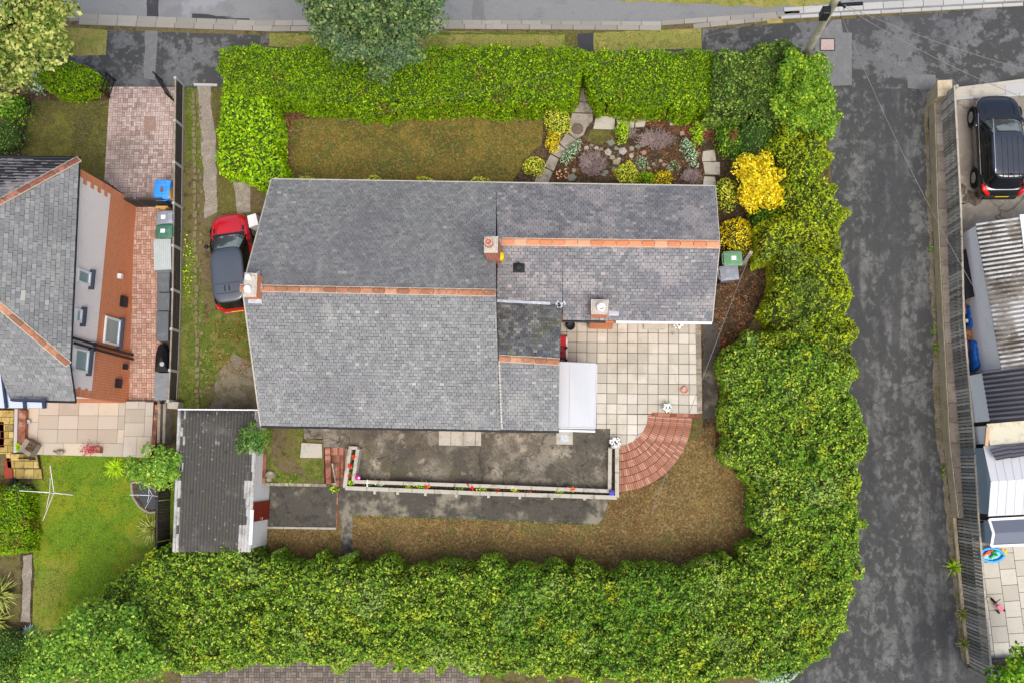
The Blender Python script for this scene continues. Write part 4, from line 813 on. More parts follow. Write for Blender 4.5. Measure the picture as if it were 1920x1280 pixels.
# ---------------------------------------------------------------- quarter circle steps
st = thing('curved_steps', 'fan of six curved red brick steps leading down from the patio', 'steps', (PC.x, PC.y, -1.0))
NT = 6; RO = 3.2
for i in range(NT):
    r0 = RI+(RO-RI)*i/NT; r1 = RI+(RO-RI)*(i+1)/NT; z = -.05-.15*i; mb = MB()
    a0, a1 = R(-2), R(-89)
    if i >= 4: a0 = R(-2)
    ring = [PC+Vector((r0*math.cos(t), r0*math.sin(t), 0)) for t in [a0+(a1-a0)*k/30 for k in range(31)]]; ro = [PC+Vector(((r1-.02)*math.cos(t), (r1-.02)*math.sin(t), 0)) for t in [a0+(a1-a0)*k/30 for k in range(31)]]
    for k in range(30): mb.prism([ring[k], ring[k+1], ro[k+1], ro[k]], -1.3, z-.012, 1)
    n = int(abs(a1-a0)*(r0+r1)/2/.083)
    for k in range(n):
        t0, t1 = a0+(a1-a0)*(k+.09)/n, a0+(a1-a0)*(k+.91)/n; zz = z+random.uniform(-.004, .006)
        f = lambda r, t: Vector((PC.x+r*math.cos(t), PC.y+r*math.sin(t), zz))
        mb.prism([f(r0+.004, t0), f(r0+.004, t1), f(r1-.02, t1), f(r1-.02, t0)], z-.075, zz, 0)  # slit left at each nosing, with dark grout, stands in for its shadow line
    mb.build('step', [MT['brickstep'], MT['grout']], st)
def wallrun(label, pts, z0, z1, wid, mat, name='wall', cat='wall', courses=None, capm=None, step=.225, px=True, parent=None, bev=0):
    mb = MB()
    P = [at(p[0], p[1], z1) if px else Vector(p) for p in pts]
    for a, b in zip(P, P[1:]):
        d = (b-a); d.z = 0; L = d.length; u = d/L; s = Vector((-u.y, u.x, 0))*wid/2; n = max(1, int(L/step))
        mb.cbox((a+b)/2+Vector((0, 0, (z0+z1-.06)/2-z1)), d/2, s*.93, (0, 0, (z1-.06-z0)/2), 1)
        for i in range(n):
            c = a+d*(i+.5)/n; mb.cbox(Vector((c.x, c.y, z1-.03+random.uniform(-.004, .004))), d/n*.475, s, (0, 0, .035), 0)
    o = mb.build(name, [mat, capm or mat], parent)
    return tag(o, label, cat) if label else o
wallrun('low dark brick wall along the east edge of the patio', [(1309, 604), (1312, 774)], -1.2, .05, .2, MT['coping'], 'patio_wall', step=.08, capm=MT['brickdk'])
wallrun('low mossy brick wall across the south end of the patio', [(1222, 776), (1314, 779)], -1.2, .06, .12, MT['brickdk'], 'patio_wall')
# planter walls round the terrace
pw = thing('planter_wall', 'pale double skinned planter wall edging the terrace, open soil between', 'planter', at(900, 915, -1.0))
PZ = .42
oi = [(656, 839), (646, 914), (900, 924), (1157, 932), (1157, 838)]; ii = [(671, 840), (662, 902), (900, 910), (1143, 920), (1144, 838)]
wallrun(None, oi, -1.2, PZ, .16, MT['concpale'], 'outer_wall', parent=pw, step=.9); wallrun(None, ii, -.1, PZ, .14, MT['concpale'], 'inner_wall', parent=pw, step=.9)
mb = MB()
for a in range(4):
    mb.add([at(*oi[a], PZ-.22), at(*oi[a+1], PZ-.22), at(*ii[a+1], PZ-.22), at(*ii[a], PZ-.22)], [[0, 1, 2, 3]])
mb.build('soil', MT['bed'], pw)
mb = MB()
for (x, y) in ((657, 840), (1150, 838)):
    a = at(x-1, y-1, PZ); mb.box(a.x-.05, a.x+.3, a.y-.06, a.y+.06, -.1, PZ-.01)
mb.build('end_wall', MT['concpale'], pw)
mb = MB()
for x, y in ((703, 922), (746, 923), (798, 925), (856, 928), (916, 929), (975, 931), (1035, 932), (1096, 933)):
    a = at(x, y-2, .3); mb.cbox(a+Vector((0, -.05, 0)), (.05, 0, 0), (0, .07, 0), (0, 0, .06))
mb.build('drain_spout', MT['concpale'], pw)
# narrow brick steps
ns = thing('narrow_steps', 'narrow straight flight of worn brick steps at the terrace corner', 'steps', at(632, 875, -1.0))
for i in range(5):
    mb = MB(); y0, y1 = 838+i*14.5, 838+(i+1)*14.5; z = -.06-.185*i
    P = [at(621, y0, z), at(652-i*.8, y0, z), at(652-i*.8, y1, z), at(621+i, y1, z)]
    mb.prism([Vector((p.x, p.y, z-.06)) for p in P], -1.3, z-.06, 1); tiles(mb, [p-Vector((0, 0, .06)) for p in P], running(.083, .34, 0), th=.06, gap=.014, jit=.004); mb.build('step', [MT['brickold'], MT['grout']], ns)
wallrun('mossy brick wall on the left of the narrow brick steps', [(614, 839), (616, 906)], -1.2, .02, .22, MT['brickold'], 'step_wall', step=.08)
mb = MB(); a, b = at(624, 880, -.1), at(625, 908, -.5); mb.prism([at(620, 868, -.1), at(624, 868, -.1), at(630, 907, -.75), at(620, 907, -.75)], -1.2, None); tag(mb.build('sloping_kerb', MT['concpale']), 'tapering pale concrete wedge beside the narrow brick steps', 'kerb')
hr = thing('handrail', 'thin metal handrail beside the narrow brick steps', 'handrail', at(646, 875, -.9)); mb = MB(); mb.tube([at(649, 840, .75), at(648, 905, .2)], .02, 6); mb.build('rail', MT['coping'], hr)
for y, z, z0 in ((842, .73, 0), (903, .2, -.9)): mb = MB(); mb.tube([at(648.5, y, z), Vector((at(648.5, y, z).x, at(648.5, y, z).y, z0))], .018, 6); mb.build('post', MT['coping'], hr)
wallrun('old brick retaining wall between the garage and the weedy bed', [(496, 800), (493, 905)], -1.2, .05, .22, MT['brickold'], 'retaining_wall', step=.11)
wallrun('low rubble retaining wall below the weedy bed', [(499, 907), (612, 909)], -1.2, .0, .12, MT['rock'], 'retaining_wall', step=.3)
for i, (x, y, r) in enumerate([(508, 889, .2), (506, 898, .12)]):
    mb = MB(); c = at(x, y, -.03); mb.lathe(c, [(r, -.02), (r*1.05, .1), (r*.8, .17), (.02, .18)], 8, sy=.8); tag(mb.build('stone', MT['rock']), ['large squarish stone in the corner of the weedy bed', 'small stone tucked below the larger one in the weedy bed'][i], 'stone')
# ---------------------------------------------------------------- garage
gr = thing('garage', 'long garage with a blackened corrugated cement roof and white side wall', 'garage', at(405, 900, GLOW))
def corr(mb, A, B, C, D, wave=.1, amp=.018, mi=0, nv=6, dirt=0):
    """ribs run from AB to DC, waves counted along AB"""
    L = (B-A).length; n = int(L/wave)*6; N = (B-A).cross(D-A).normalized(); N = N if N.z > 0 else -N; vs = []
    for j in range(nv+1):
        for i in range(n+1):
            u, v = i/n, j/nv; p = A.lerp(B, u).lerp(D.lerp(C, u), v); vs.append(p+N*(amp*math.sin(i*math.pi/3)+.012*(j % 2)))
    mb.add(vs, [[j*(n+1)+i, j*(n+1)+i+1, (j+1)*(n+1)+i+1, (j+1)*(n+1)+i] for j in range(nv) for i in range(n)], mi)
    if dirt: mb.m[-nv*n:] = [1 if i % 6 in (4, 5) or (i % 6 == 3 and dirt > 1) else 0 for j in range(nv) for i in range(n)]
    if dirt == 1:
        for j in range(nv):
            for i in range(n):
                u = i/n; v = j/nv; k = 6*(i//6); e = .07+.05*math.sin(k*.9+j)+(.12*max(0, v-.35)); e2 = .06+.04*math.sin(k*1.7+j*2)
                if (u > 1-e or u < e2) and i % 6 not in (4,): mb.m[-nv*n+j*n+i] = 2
GZ_ = 1.35
g = [at(334, 768, GZ_+.1), at(484, 769, GZ_), at(470, 1034, GZ_), at(324, 1034, GZ_+.1)]
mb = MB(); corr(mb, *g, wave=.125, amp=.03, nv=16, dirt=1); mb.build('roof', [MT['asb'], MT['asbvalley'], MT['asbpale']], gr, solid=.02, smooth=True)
mb = MB(); mb.prism([Vector((p.x+dx, p.y+dy, 0)) for p, dx, dy in zip(g, (.15, -.12, -.12, .15), (-.1, -.1, .1, .1))], -1.3, GZ_-.03); mb.build('wall', MT['white'], gr)
mb = MB(); mb.beam(g[0]+Vector((0, .02, -.02)), g[1]+Vector((0, .02, -.02)), .05, .12); mb.build('fascia', MT['white'], gr)
mb = MB(); mb.beam(at(473, 955, GZ_+.03), at(470, 1020, GZ_+.03), .12, .05); mb.build('gutter', MT['white'], gr)
gw = g[1].lerp(g[2], .72)+Vector((-.12, 0, 0)); gy1 = atg(485, 937).y; gy0 = atg(485, 972).y
xw_ = lambda y: g[1].x+(g[2].x-g[1].x)*(g[1].y-y)/(g[1].y-g[2].y)-.12
mb = MB(); ym = (gy0+gy1)/2; mb.cbox((xw_(ym)+.02, ym, 0.02), ((xw_(gy1)-xw_(gy0))/2, (gy1-gy0)/2*1.0, 0), (.04, 0, 0), (0, 0, 1.0)); dr = mb.build('door', M('door_brown_red', '7c2410', .5, noise=[(3, .5, .7, '8f3418', .5)]), gr)
mb = MB(); mb.cbox((xw_(ym)+.08, ym-.3, 0), (.02, 0, 0), (0, .05, 0), (0, 0, .015)); mb.build('handle', MT['chrome'], dr)
mb = MB(); P = [atg(486, 905), atg(501, 905), atg(497, 1035), atg(483, 1035)]; mb.prism([Vector((p.x, p.y, 0)) for p in P], -1.1, -.86); tag(mb.build('garage_plinth', MT['concpale'], bevel=.02), 'rough concrete plinth at the foot of the garage side wall', 'plinth')
# ---------------------------------------------------------------- neighbour's house, left
NZE = 5.2; E1, E2 = at(148, 298, NZE), at(131, 683, NZE); AP = at(-141, 455, 8.3); AW = at(-700, 440, 8.3)
n1 = at(-700, 286, NZE); n1b = at(148, 297, NZE)
nh = thing('house', 'neighbouring two storey house with hipped slate roof, pebbledash and orange brick side wall', 'house', at(20, 500, 0))
roofpart(nh, 'roof', [[n1, E1, AP, AW]], MT['slate_wing'], O=n1, U=E1-n1, w=.26, h=.18)
roofpart(nh, 'roof', [[E2, E1, AP]], MT['slate'], O=E2, U=E1-E2, w=.2, h=.16)
Sq = plane(AP, AW, E2); s1, s2 = atp(141, 751, *Sq), atp(18, 748, *Sq); s3 = atp(-4, 683, *Sq); s4 = atp(-700, 683, *Sq)
roofpart(nh, 'roof', [[s2, s1, E2, s3], [s4, s3, E2, AP, AW]], MT['slate'], O=s2, U=s1-s2, w=.22, h=.17)
ridge(nh, AP, E1, MT['brickold'], .14, .5); ridge(nh, AP, E2+Vector((-.05, 0, 0)), MT['ridge_old'], .14, .5); ridge(nh, AW, AP, MT['ridge_old'], .14, .5)
G1, G2 = atg(257, 387), atg(242, 762); wn = Vector(((G1-G2).y, -(G1-G2).x, 0)).normalized(); wn = wn if wn.x > 0 else -wn
Wl = (Vector((G1.x, G1.y, 0)), wn)
def onw(x, y): return atp(x, y, *Wl)
wdir = (G2-G1); wdir.z = 0; wdir.normalize(); zmid = onw(190, 540).z
print('WALL overhang', at(140, 500, NZE).x-(G1.x+G2.x)/2, 'zmid', zmid, 'eave', E1.x, 'G', G1.x, G2.x, 's1', s1, 'V', V1, V2, 'ridge small', SRw.z, 'wing ridge', WRw.z)
xL = at(-700, 500, 5).x; inn = -wn
c1, c2 = Vector((G1.x, G1.y, 0)), Vector((G2.x, G2.y, 0)); y1, y0 = E1.y-.3, s1.y+.2
def prismw(mb, off, z0, z1): mb.prism([Vector((G1.x, y1, 0))+wn*off, Vector((G2.x, y0, 0))+wn*off, Vector((xL, y0, 0)), Vector((xL, y1, 0))], z0, z1)
mb = MB(); prismw(mb, 0, -1.3, zmid); mb.build('wall', MT['brickor'], nh)
mb = MB(); yE = E2.y+.05
def prism2(mb, off, z0, z1, ya, yb):
    xa = G1.x+(G2.x-G1.x)*(y1-ya)/(y1-y0); xb = G1.x+(G2.x-G1.x)*(y1-yb)/(y1-y0); mb.prism([Vector((xa+off, ya, 0)), Vector((xb+off, yb, 0)), Vector((xL, yb, 0)), Vector((xL, ya, 0))], z0, z1)
prism2(mb, .02, zmid+.002, NZE-.12, y1, yE); prism2(mb, .02, zmid+.002, s1.z-.15, yE-.003, y0); mb.build('rendered_wall', MT['dash'], nh)
for yy, top in ((y1, 1), (y0, 0)):
    sgn = -1 if top else 1; mb = MB()
    for i in range(9 if top else 5):
        z = zmid+.05+i*.28; L = .5 if i % 2 else .3; cx_ = G1.x if top else G2.x; mb.cbox((cx_+.028, yy+sgn*L/2, z+.1), (.006, 0, 0), (0, L/2, 0), (0, 0, .13))
    mb.build('quoin', MT['brickor'], nh)
mb = MB(); mb.tube([E1+Vector((-.02, 0, -.06)), E2+Vector((-.02, 0, -.06))], .06, 8); mb.tube([s2+Vector((0, -.03, -.06)), s1+Vector((0, -.03, -.06))], .06, 8); mb.tube([n1b+Vector((0, .03, -.06)), n1+Vector((0, .03, -.06))], .06, 8); mb.build('gutter', MT['gutter'], nh)
def nwin(x0, y0_, x1, y1_, sill=None, openn=False):
    a, b = onw(x1, y0_), onw(x1, y1_); top = onw(x0, (y0_+y1_)/2).z; bot = onw(x1, (y0_+y1_)/2).z; c = (a+b)/2; c.z = (top+bot)/2; wd = abs((a-b).length)
    o = winbox(nh, c+wn*.03, wd, max(.35, top-bot), wn, .08, glass=MT['glasspale'])
    if sill:
        m2 = MB(); z = bot-.05; ctr = Vector((c.x, c.y+sill[1], z)); m2.cbox(ctr+wn*.1, wdir*(wd/2+sill[0]), wn*.12, (0, 0, .04)); m2.build('sill', M('sill_grey', '3c4250', .5), o)
    return o
nwin(142, 511, 166, 537, (.12, .0)); nwin(139, 581, 150, 606, (.12, 0)); nwin(136, 657, 162, 699, (.1, 0)); nwin(193, 600, 221, 649, (.1, 0))
for a, b in ((nh, 0),):
    for (xa, ya, xb, yb) in ((131, 633, 257, 668), (134, 643, 256, 676)):
        q0, q1 = onw(xa, ya), onw(xb, yb); mb = MB(); mb.tube([Vector((q0.x, q0.y, min(q0.z, 5.0)))+wn*.12, Vector((q0.x, (q0.y+q1.y)/2, 2.7))+wn*.12, Vector((q1.x, q1.y, gz(q1.y)))+wn*.12], .05, 8)
        mb.ball(Vector((q0.x, (q0.y+q1.y)/2, 2.7))+wn*.12, .09); mb.build('downpipe', MT['gutter'], nh)
for (x, y, s, mt, nm) in ((222, 518, .09, MT['white'], 'wall_lamp'), (229, 566, .2, MT['gutter'], 'wall_vent'), (219, 718, .17, MT['gutter'], 'wall_vent'), (232, 687, .1, MT['gutter'], 'boiler_flue')):
    q = onw(x, y); mb = MB(); mb.cbox(q+wn*.08, wn*.08, wdir*s*1.1, (0, 0, s)); mb.build(nm, mt, nh)
# bay at the rear of the neighbour's house
bz = 4.3
mb = MB(); P = [at(-60, 660, bz), at(4, 668, bz), at(14, 738, bz), at(22, 752, bz), at(82, 754, bz), at(82, 764, bz), at(12, 764, bz), at(-60, 764, bz)]; mb.prism([Vector((p.x, p.y, 0)) for p in P], bz-.25, bz); mb.build('bay_window', M('bay_panel', 'b4bccb', .3), nh)
mb = MB(); mb.tube([at(-4, 676, bz+.06), at(4, 700, bz+.06), at(9, 740, bz+.06), at(12, 764, bz+.06)], .07, 6)
for x in (46, 82): mb.beam(at(x, 750, bz+.05), at(x+1, 765, bz+.05), .12, .08)
mb.beam(at(20, 748.5, bz+.2), at(86, 750, bz+.2), .09, .06); mb.build('bay_trim', M('trim_dark', '2a3246', .5), nh)
# ================================================================ FENCES AND WALLS
lf = thing('fence', 'long dark panel fence with white concrete posts along the driveway', 'fence', atg(335, 450))
pp = [(344, 161), (343, 239), (342, 316), (341, 391), (340, 469), (339, 550), (337, 622), (334, 697), (331, 753)]; FH = .85
bp = [atg(*p) for p in pp]
for i, b in enumerate(bp):
    mb = MB(); mb.cbox(b+Vector((0, 0, (FH+.06)/2)), (.055, 0, 0), (0, .055, 0), (0, 0, (FH+.06)/2)); mb.build('post', MT['kerbw'], lf)
for a, b in zip(bp, bp[1:]):
    mb = MB(); d = b-a; u = d.normalized(); s = Vector((-u.y, u.x, 0)).normalized()*.02; A, B = a+u*.06, b-u*.06; n = 7
    for k in range(n): z = .13+(FH-.16)*(k+.5)/n; mb.cbox((A+B)/2+Vector((0, 0, z)), (B-A)/2, s*(1+(k % 2)*.5), (0, 0, (FH-.16)/n*.48))
    mb.build('panel', MT['timberdk'], lf); mb = MB(); mb.cbox((A+B)/2+Vector((0, 0, .06)), (B-A)/2, s*2.2, (0, 0, .06)); mb.build('gravel_board', MT['kerb'], lf)
    mb = MB(); mb.cbox((A+B)/2+Vector((0, 0, FH-.005)), (B-A)/2, s*1.6, (0, 0, .015)); mb.build('rail', MT['coping'], lf)
f2 = thing('fence', 'dark timber fence between the neighbour lawn and the garage', 'fence', atg(322, 930))
for (a, b) in (((322, 860), (319, 935)), ((319, 937), (318, 1010)), ((318, 1012), (316, 1060))):
    A, B = atg(*a), atg(*b); mb = MB(); d = (B-A); n = 14; s = Vector((.02, 0, 0))
    for k in range(n): mb.cbox(A+d*(k+.5)/n+Vector((0, 0, .7)), d/n*.46, s, (0, 0, .7))
    mb.cbox((A+B)/2+Vector((.03, 0, 1.38)), d/2, (.05, 0, 0), (0, 0, .02)); mb.build('panel', MT['timberdk'], f2)
mb = MB()
for x, z1 in ((300, -.1), (310, -.2)): mb.prism([at(*p, z1) for p in ((x-4, 756), (x+1, 756), (x-1, 830), (x-6, 830))], -1.2, z1)
tag(mb.build('boundary_wall', MT['coping']), 'low coped wall between the sandstone terrace and the garage', 'wall')
wallrun('low brick wall edging the sandstone terrace beside the garage', [(294, 758), (287, 838)], -1.2, -.2, .16, MT['brickold'], 'wall', step=.1)
mb = MB(); mb.prism([at(*p, -.35) for p in ((309, 752), (335, 753), (333, 766), (309, 765))], -1.2, -.35); tag(mb.build('concrete_plinth', MT['concpale']), 'pale concrete plinth at the south end of the post fence', 'plinth')
# iron gates and timber gate on the neighbour's drive
def irongate(label, a, b, h=1.0):
    A, B = atg(*a), atg(*b); t = thing('iron_gate', label, 'gate', A); mb = MB(); d = B-A
    for z in (.12, h*.5, h*.82): mb.beam(A+Vector((0, 0, z)), B+Vector((0, 0, z)), .03, .03)
    for e in (0, 1): mb.beam(A+d*e*.999, A+d*e+Vector((0, 0, h)), .05, .05)
    mb.build('frame', MT['iron'], t); mb = MB()
    for k in range(1, 11): hh = h*(.82+.16*math.sin(k/11*math.pi)); mb.tube([A+d*k/11+Vector((0, 0, .1)), A+d*k/11+Vector((0, 0, hh))], .010, 5)
    pts = [A+d*k/12+Vector((0, 0, h*(.84+.16*math.sin(k/12*math.pi)))) for k in range(13)]; mb.tube(pts, .014, 5); mb.build('bars', MT['iron'], t)
irongate('black iron drive gate standing open against the shrub border', (207, 184), (217, 152)); irongate('black iron drive gate standing open against the fence post', (327, 190), (305, 152))
A, B = atg(245, 388), atg(326, 388); tg = thing('timber_gate', 'dark boarded gate closing the side passage below the blue bin', 'gate', A); d = B-A; mb = MB()
for k in range(16): mb.cbox(A+d*(k+.5)/16+Vector((0, 0, .62)), d/16*.47, (0, .02, 0), (0, 0, .6))
mb.build('boards', MT['timberdk'], tg); mb = MB(); mb.cbox(A+d*.5+Vector((0, .01, 1.23)), d/2, (0, .04, 0), (0, 0, .02)); mb.build('rail', MT['timberdk'], tg); mb = MB(); mb.cbox(A+d*.42+Vector((0, .02, 1.28)), (.02, 0, 0), (0, .03, 0), (0, 0, .05)); mb.build('latch', MT['chrome'], tg)
# lane wall and leaning board fence on the right
lw = [(1741, 190), (1747, 400), (1757, 610), (1769, 830), (1785, 968)]; WH = .66
lb = [atg(*p) for p in lw]; mb = MB()
def slabwall(mb, P, wid, h, base=-1.3, mi=0):
    for a, b in zip(P, P[1:]):
        d = b-a; s = Vector((-d.y, d.x, 0)).normalized(); s = s if s.x > 0 else -s
        vs = [Vector((a.x, a.y, base)), Vector((b.x, b.y, base)), b+Vector((0, 0, h)), a+Vector((0, 0, h))]; vs += [v+s*wid for v in vs]
        mb.add(vs, [[0, 1, 2, 3], [7, 6, 5, 4], [3, 2, 6, 7], [0, 4, 5, 1], [1, 5, 6, 2], [0, 3, 7, 4]], mi)
slabwall(mb, lb, .4, WH); lwt = thing('stone_wall', 'low cream stone wall with blotchy coping slabs along the lane', 'wall', lb[2]); mb.build('wall', MT['stone'], lwt)
mb = MB()
for a, b in zip(lb, lb[1:]):
    d = b-a; s = Vector((-d.y, d.x, 0)).normalized(); s = s if s.x > 0 else -s; n = int(d.length/.75)
    for k in range(n): c = a+d*(k+.5)/n+s*.22+Vector((0, 0, WH+.03)); mb.cbox(c, d/n*.488, s*.19, (0, 0, .035))
mb.build('coping', MT['coping'], lwt, bevel=.01)
fb = [atg(*p) for p in [(1785, 969), (1800, 1130), (1812, 1243)]]; mb = MB(); slabwall(mb, fb, .12, .10, -1.3); tag(mb.build('kerb_wall', MT['stone']), 'thin pale kerb at the foot of the lane fence below the stone wall', 'wall')
mb = MB(); gp = [at(1759, 152, 1.35), at(1784, 151, 1.35), at(1785, 175, 1.35), at(1760, 180, 1.35)]; mb.prism([Vector((p.x, p.y, 0)) for p in gp], -.2, 1.22, 0); gt = thing('gate_pillar', 'square cream rendered gate pillar at the north end of the lane wall', 'pillar', Vector((gp[0].x+.25, gp[0].y-.25, 0)))
mb.build('shaft', MT['stone'], gt); mb = MB(); cc = sum(gp, Vector())/4; mb.prism([cc+(p-cc)*1.12 for p in gp], 1.22, 1.35); mb.build('cap', MT['stone'], gt, bevel=.02)
# fence boards
def boardfence(label, line, z0, h, lean=.0, bw=.13):
    t = thing('board_fence', label, 'fence', line[0]); 
    for a, b in zip(line, line[1:]):
        d = b-a; L = d.length; n = int(L/bw); s = Vector((-d.y, d.x, 0)).normalized(); s = s if s.x > 0 else -s; mb = MB()
        for k in range(n):
            c = a+d*(k+.5)/n; zz = z0(c.y); hh = h(c.y)+random.uniform(-.03, .03)
            mb.cbox(c+Vector((0, 0, zz+hh/2))+s*random.uniform(-.006, .006), d/n*random.uniform(.32, .40), s*.01+Vector((0, 0, 0)), Vector((0, 0, hh/2))+s*lean)
        mb.build('boards', MT['timber'], t)
        mb = MB(); A, B = a+Vector((0, 0, z0(a.y)+h(a.y)))+s*.02, b+Vector((0, 0, z0(b.y)+h(b.y)))+s*.02; mb.beam(A, B, .07, .05)
        for f in (.25, .6): A, B = a+Vector((0, 0, z0(a.y)+h(a.y)*f))+s*.05, b+Vector((0, 0, z0(b.y)+h(b.y)*f))+s*.05; mb.beam(A, B, .05, .08)
        mb.build('rail', MT['timberedge'], t)
        m_ = max(1, int(L/2.4))
        for k in range(m_+1): mb = MB(); c = a+d*k/m_*.995+s*.13; mb.box(c.x-.05, c.x+.05, c.y-.05, c.y+.05, -1.2, z0(c.y)+h(c.y)); mb.build('post', MT['timberedge'], t)
ln = [at(1764, 186, WH), at(1775, 400, WH), at(1785, 610, WH-.3), at(1803, 850, WH-.9)]
ln = [Vector((p.x, p.y, 0)) for p in ln]
boardfence('weathered vertical board fence standing behind the lane wall', ln, lambda y: gz(y)+WH-.1, lambda y: 1.5)
e0 = ln[-1]; e1 = atg(1821, 1256)
boardfence('weathered board fence running to the bottom corner below the stone wall', [Vector((e0.x-.05, e0.y-.05, 0)), Vector((atg(1789, 972).x+.1, atg(1789, 972).y, 0)), Vector((atg(1816, 1246).x, atg(1816, 1246).y, 0))], lambda y: gz(y)+.05, lambda y: 2.1)
e1 = Vector((atg(1816, 1246).x, atg(1816, 1246).y, 0)); e2 = Vector((at(1850, 1256, GLOW+1.9).x+.3, at(1850, 1257, GLOW+1.9).y, 0))
boardfence('short end of the lane fence turning the corner past the patio', [e1, Vector((at(1940, 1248, 0).x, at(1940, 1248, 0).y+.3, 0))], lambda y: gz(y)+.05, lambda y: 1.9)
# ================================================================ GARAGES ON THE RIGHT
def block(name, label, roofpx, zr, wallmat, z0=-1.2, cat='garage', drop=(0, 0, 0, 0)):
    Rr = [at(x, y, zr+dz) for (x, y), dz in zip(roofpx, drop)]; t = thing(name, label, cat, Vector((sum(p.x for p in Rr)/4, sum(p.y for p in Rr)/4, EZ)))
    mb = MB(); mb.prism([Vector((p.x, p.y, p.z-.05)) for p in [Rr[0]+Vector((.06, -.06, 0)), Rr[1]+Vector((0, -.06, 0)), Rr[2]+Vector((0, .06, 0)), Rr[3]+Vector((.06, .06, 0))]], z0, None); mb.build('wall', wallmat, t); return t, Rr
t, q = block('garage', 'rendered garage with stained pale corrugated roof beside the black car', [(1829, 419), (2100, 380), (2100, 660), (1878, 692)], 2.75, MT['dash2'])
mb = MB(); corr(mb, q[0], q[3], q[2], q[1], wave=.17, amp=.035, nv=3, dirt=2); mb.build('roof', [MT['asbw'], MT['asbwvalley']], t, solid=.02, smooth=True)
mb = MB(); a, b = at(1912, 403, 2.82), at(1925, 480, 2.82); mb.prism([Vector((p.x, p.y, 0)) for p in (at(1912, 403, 2.85), at(1990, 395, 2.85), at(1990, 480, 2.85), at(1922, 480, 2.85))], 2.78, 2.86); mb.build('roof_sheet', MT['white'], t)
t, q = block('garage', 'white rendered garage with ribbed dark grey roof', [(1841, 695), (2100, 660), (2100, 770), (1857, 791)], 2.7, MT['white'])
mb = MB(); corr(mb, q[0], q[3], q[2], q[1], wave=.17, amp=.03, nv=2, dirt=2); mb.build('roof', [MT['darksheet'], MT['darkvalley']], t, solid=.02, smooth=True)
t, q = block('lean_to', 'narrow cream flat roof between the dark roofed garage and the white shed', [(1850, 794), (2100, 772), (2100, 815), (1856, 834)], 2.2, MT['white'], cat='lean-to')
mb = MB(); mb.prism([p+Vector((0, 0, 0)) for p in q], 2.16, 2.22); mb.build('roof', M('felt_cream', 'bcb7a2', .9, noise=[(3, .5, .65, '9a967e', .6)]), t); mb = MB(); mb.beam(at(1852, 800, 2.28), at(1849, 835, 2.28), .12, .1); mb.build('bargeboard', M('tan_board', 'b89878', .8), t)
t, q = block('shed', 'white ribbed metal shed with a pitched roof and grey end wall', [(1844, 836), (2100, 812), (2100, 955), (1853, 967)], 2.1, M('shed_wall', '7c8a92', .6), cat='shed')
rz_ = 2.45; r0, r1 = at(1858, 902, rz_), at(2100, 884, rz_); 
def ribs(name, par, P, mat, w=.3, h=.02):
    mb = MB(); a, b, c, d_ = P; n = int((b-a).length/w); N = (b-a).cross(d_-a).normalized(); N = N if N.z > 0 else -N
    k = [a, b, c, d_]; mb.add([v-N*.03 for v in k]+k, [[0, 1, 2, 3], [7, 6, 5, 4]]+[[i, i+4, (i+1) % 4+4, (i+1) % 4] for i in range(4)])
    for i in range(n+1): t0 = min(.998, max(.002, i/n)); p, q_ = a.lerp(b, t0), d_.lerp(c, t0); mb.beam(p+N*h*.5, q_+N*h*.5, .035, h)
    return mb.build(name, mat, par)
ribs('roof', t, [q[0], q[1], r1, r0], MT['whiteroof']); ribs('roof', t, [q[3], q[2], r1, r0], MT['whiteroof'])
mb = MB(); e = Vector((.06, 0, 0)); vs = [q[0]+Vector((.06, 0, -.03)), q[3]+Vector((.06, 0, -.03)), r0+Vector((.06, 0, -.03))]; mb.add(vs+[v+Vector((.05, 0, 0)) for v in vs], [[0, 1, 2], [5, 4, 3], [0, 3, 4, 1], [1, 4, 5, 2], [2, 5, 3, 0]]); mb.build('gable', M('shed_gable', '8a959c', .6), t)
for nm, P in (('loose dark ribbed sheet lying across the white shed roof', [(1856, 842), (1892, 834), (1900, 856), (1868, 862)]), ('second dark ribbed sheet on the white shed roof towards the frame edge', [(1888, 836), (2010, 822), (2010, 838), (1896, 858)])):
    mb = MB(); Q = [at(x, y, 2.42 if i < 2 else 2.5) for i, (x, y) in enumerate(P)]; corr(mb, Q[0], Q[3], Q[2], Q[1], wave=.14, amp=.02, nv=1); tag(mb.build('roof_sheet', MT['darksheet'], solid=.012), nm, 'roof sheet')
t, q = block('shed', 'grey panelled shed with white trim beside the paddling pool', [(1854, 973), (2100, 960), (2100, 1012), (1858, 1023)], 1.75, M('shed_wall2', '8b9aa4', .6), cat='shed')
r0, r1 = at(1862, 999, 1.9), at(2100, 988, 1.9)
for A in ([q[0], q[1], r1, r0], [q[3], q[2], r1, r0]): ribs('roof', t, A, M('shed_roof', '5e6470', .5), w=1.2)
mb = MB()
for a, b in ((q[0], r0), (r0, q[3]), (q[3], q[2]), (q[0], q[1])): mb.beam(a+Vector((0, 0, .03)), b+Vector((0, 0, .03)), .09, .05)
mb.build('trim', MT['white'], t)
mb = MB(); P = [at(*p, 1.4) for p in ((1804, 471), (1821, 462), (1836, 553), (1811, 562))]; mb.prism([Vector((p.x, p.y, 0)) for p in P], 1.3, 1.4); o = mb.build('canopy', M('black_felt', '0d1118', .5)); tag(o, 'black flat canopy fixed on the garage wall behind the lane fence', 'canopy')
mb = MB(); rb = random.Random(3)
for i in range(26): c = at(1815+i*.5+rb.uniform(-3, 3), 572+i*4.6, .35); mb.cbox(c+Vector((0, 0, rb.uniform(0, .2))), (rb.uniform(.1, .25), rb.uniform(-.1, .1), 0), (rb.uniform(-.1, .1), rb.uniform(.1, .2), 0), (0, 0, .05))
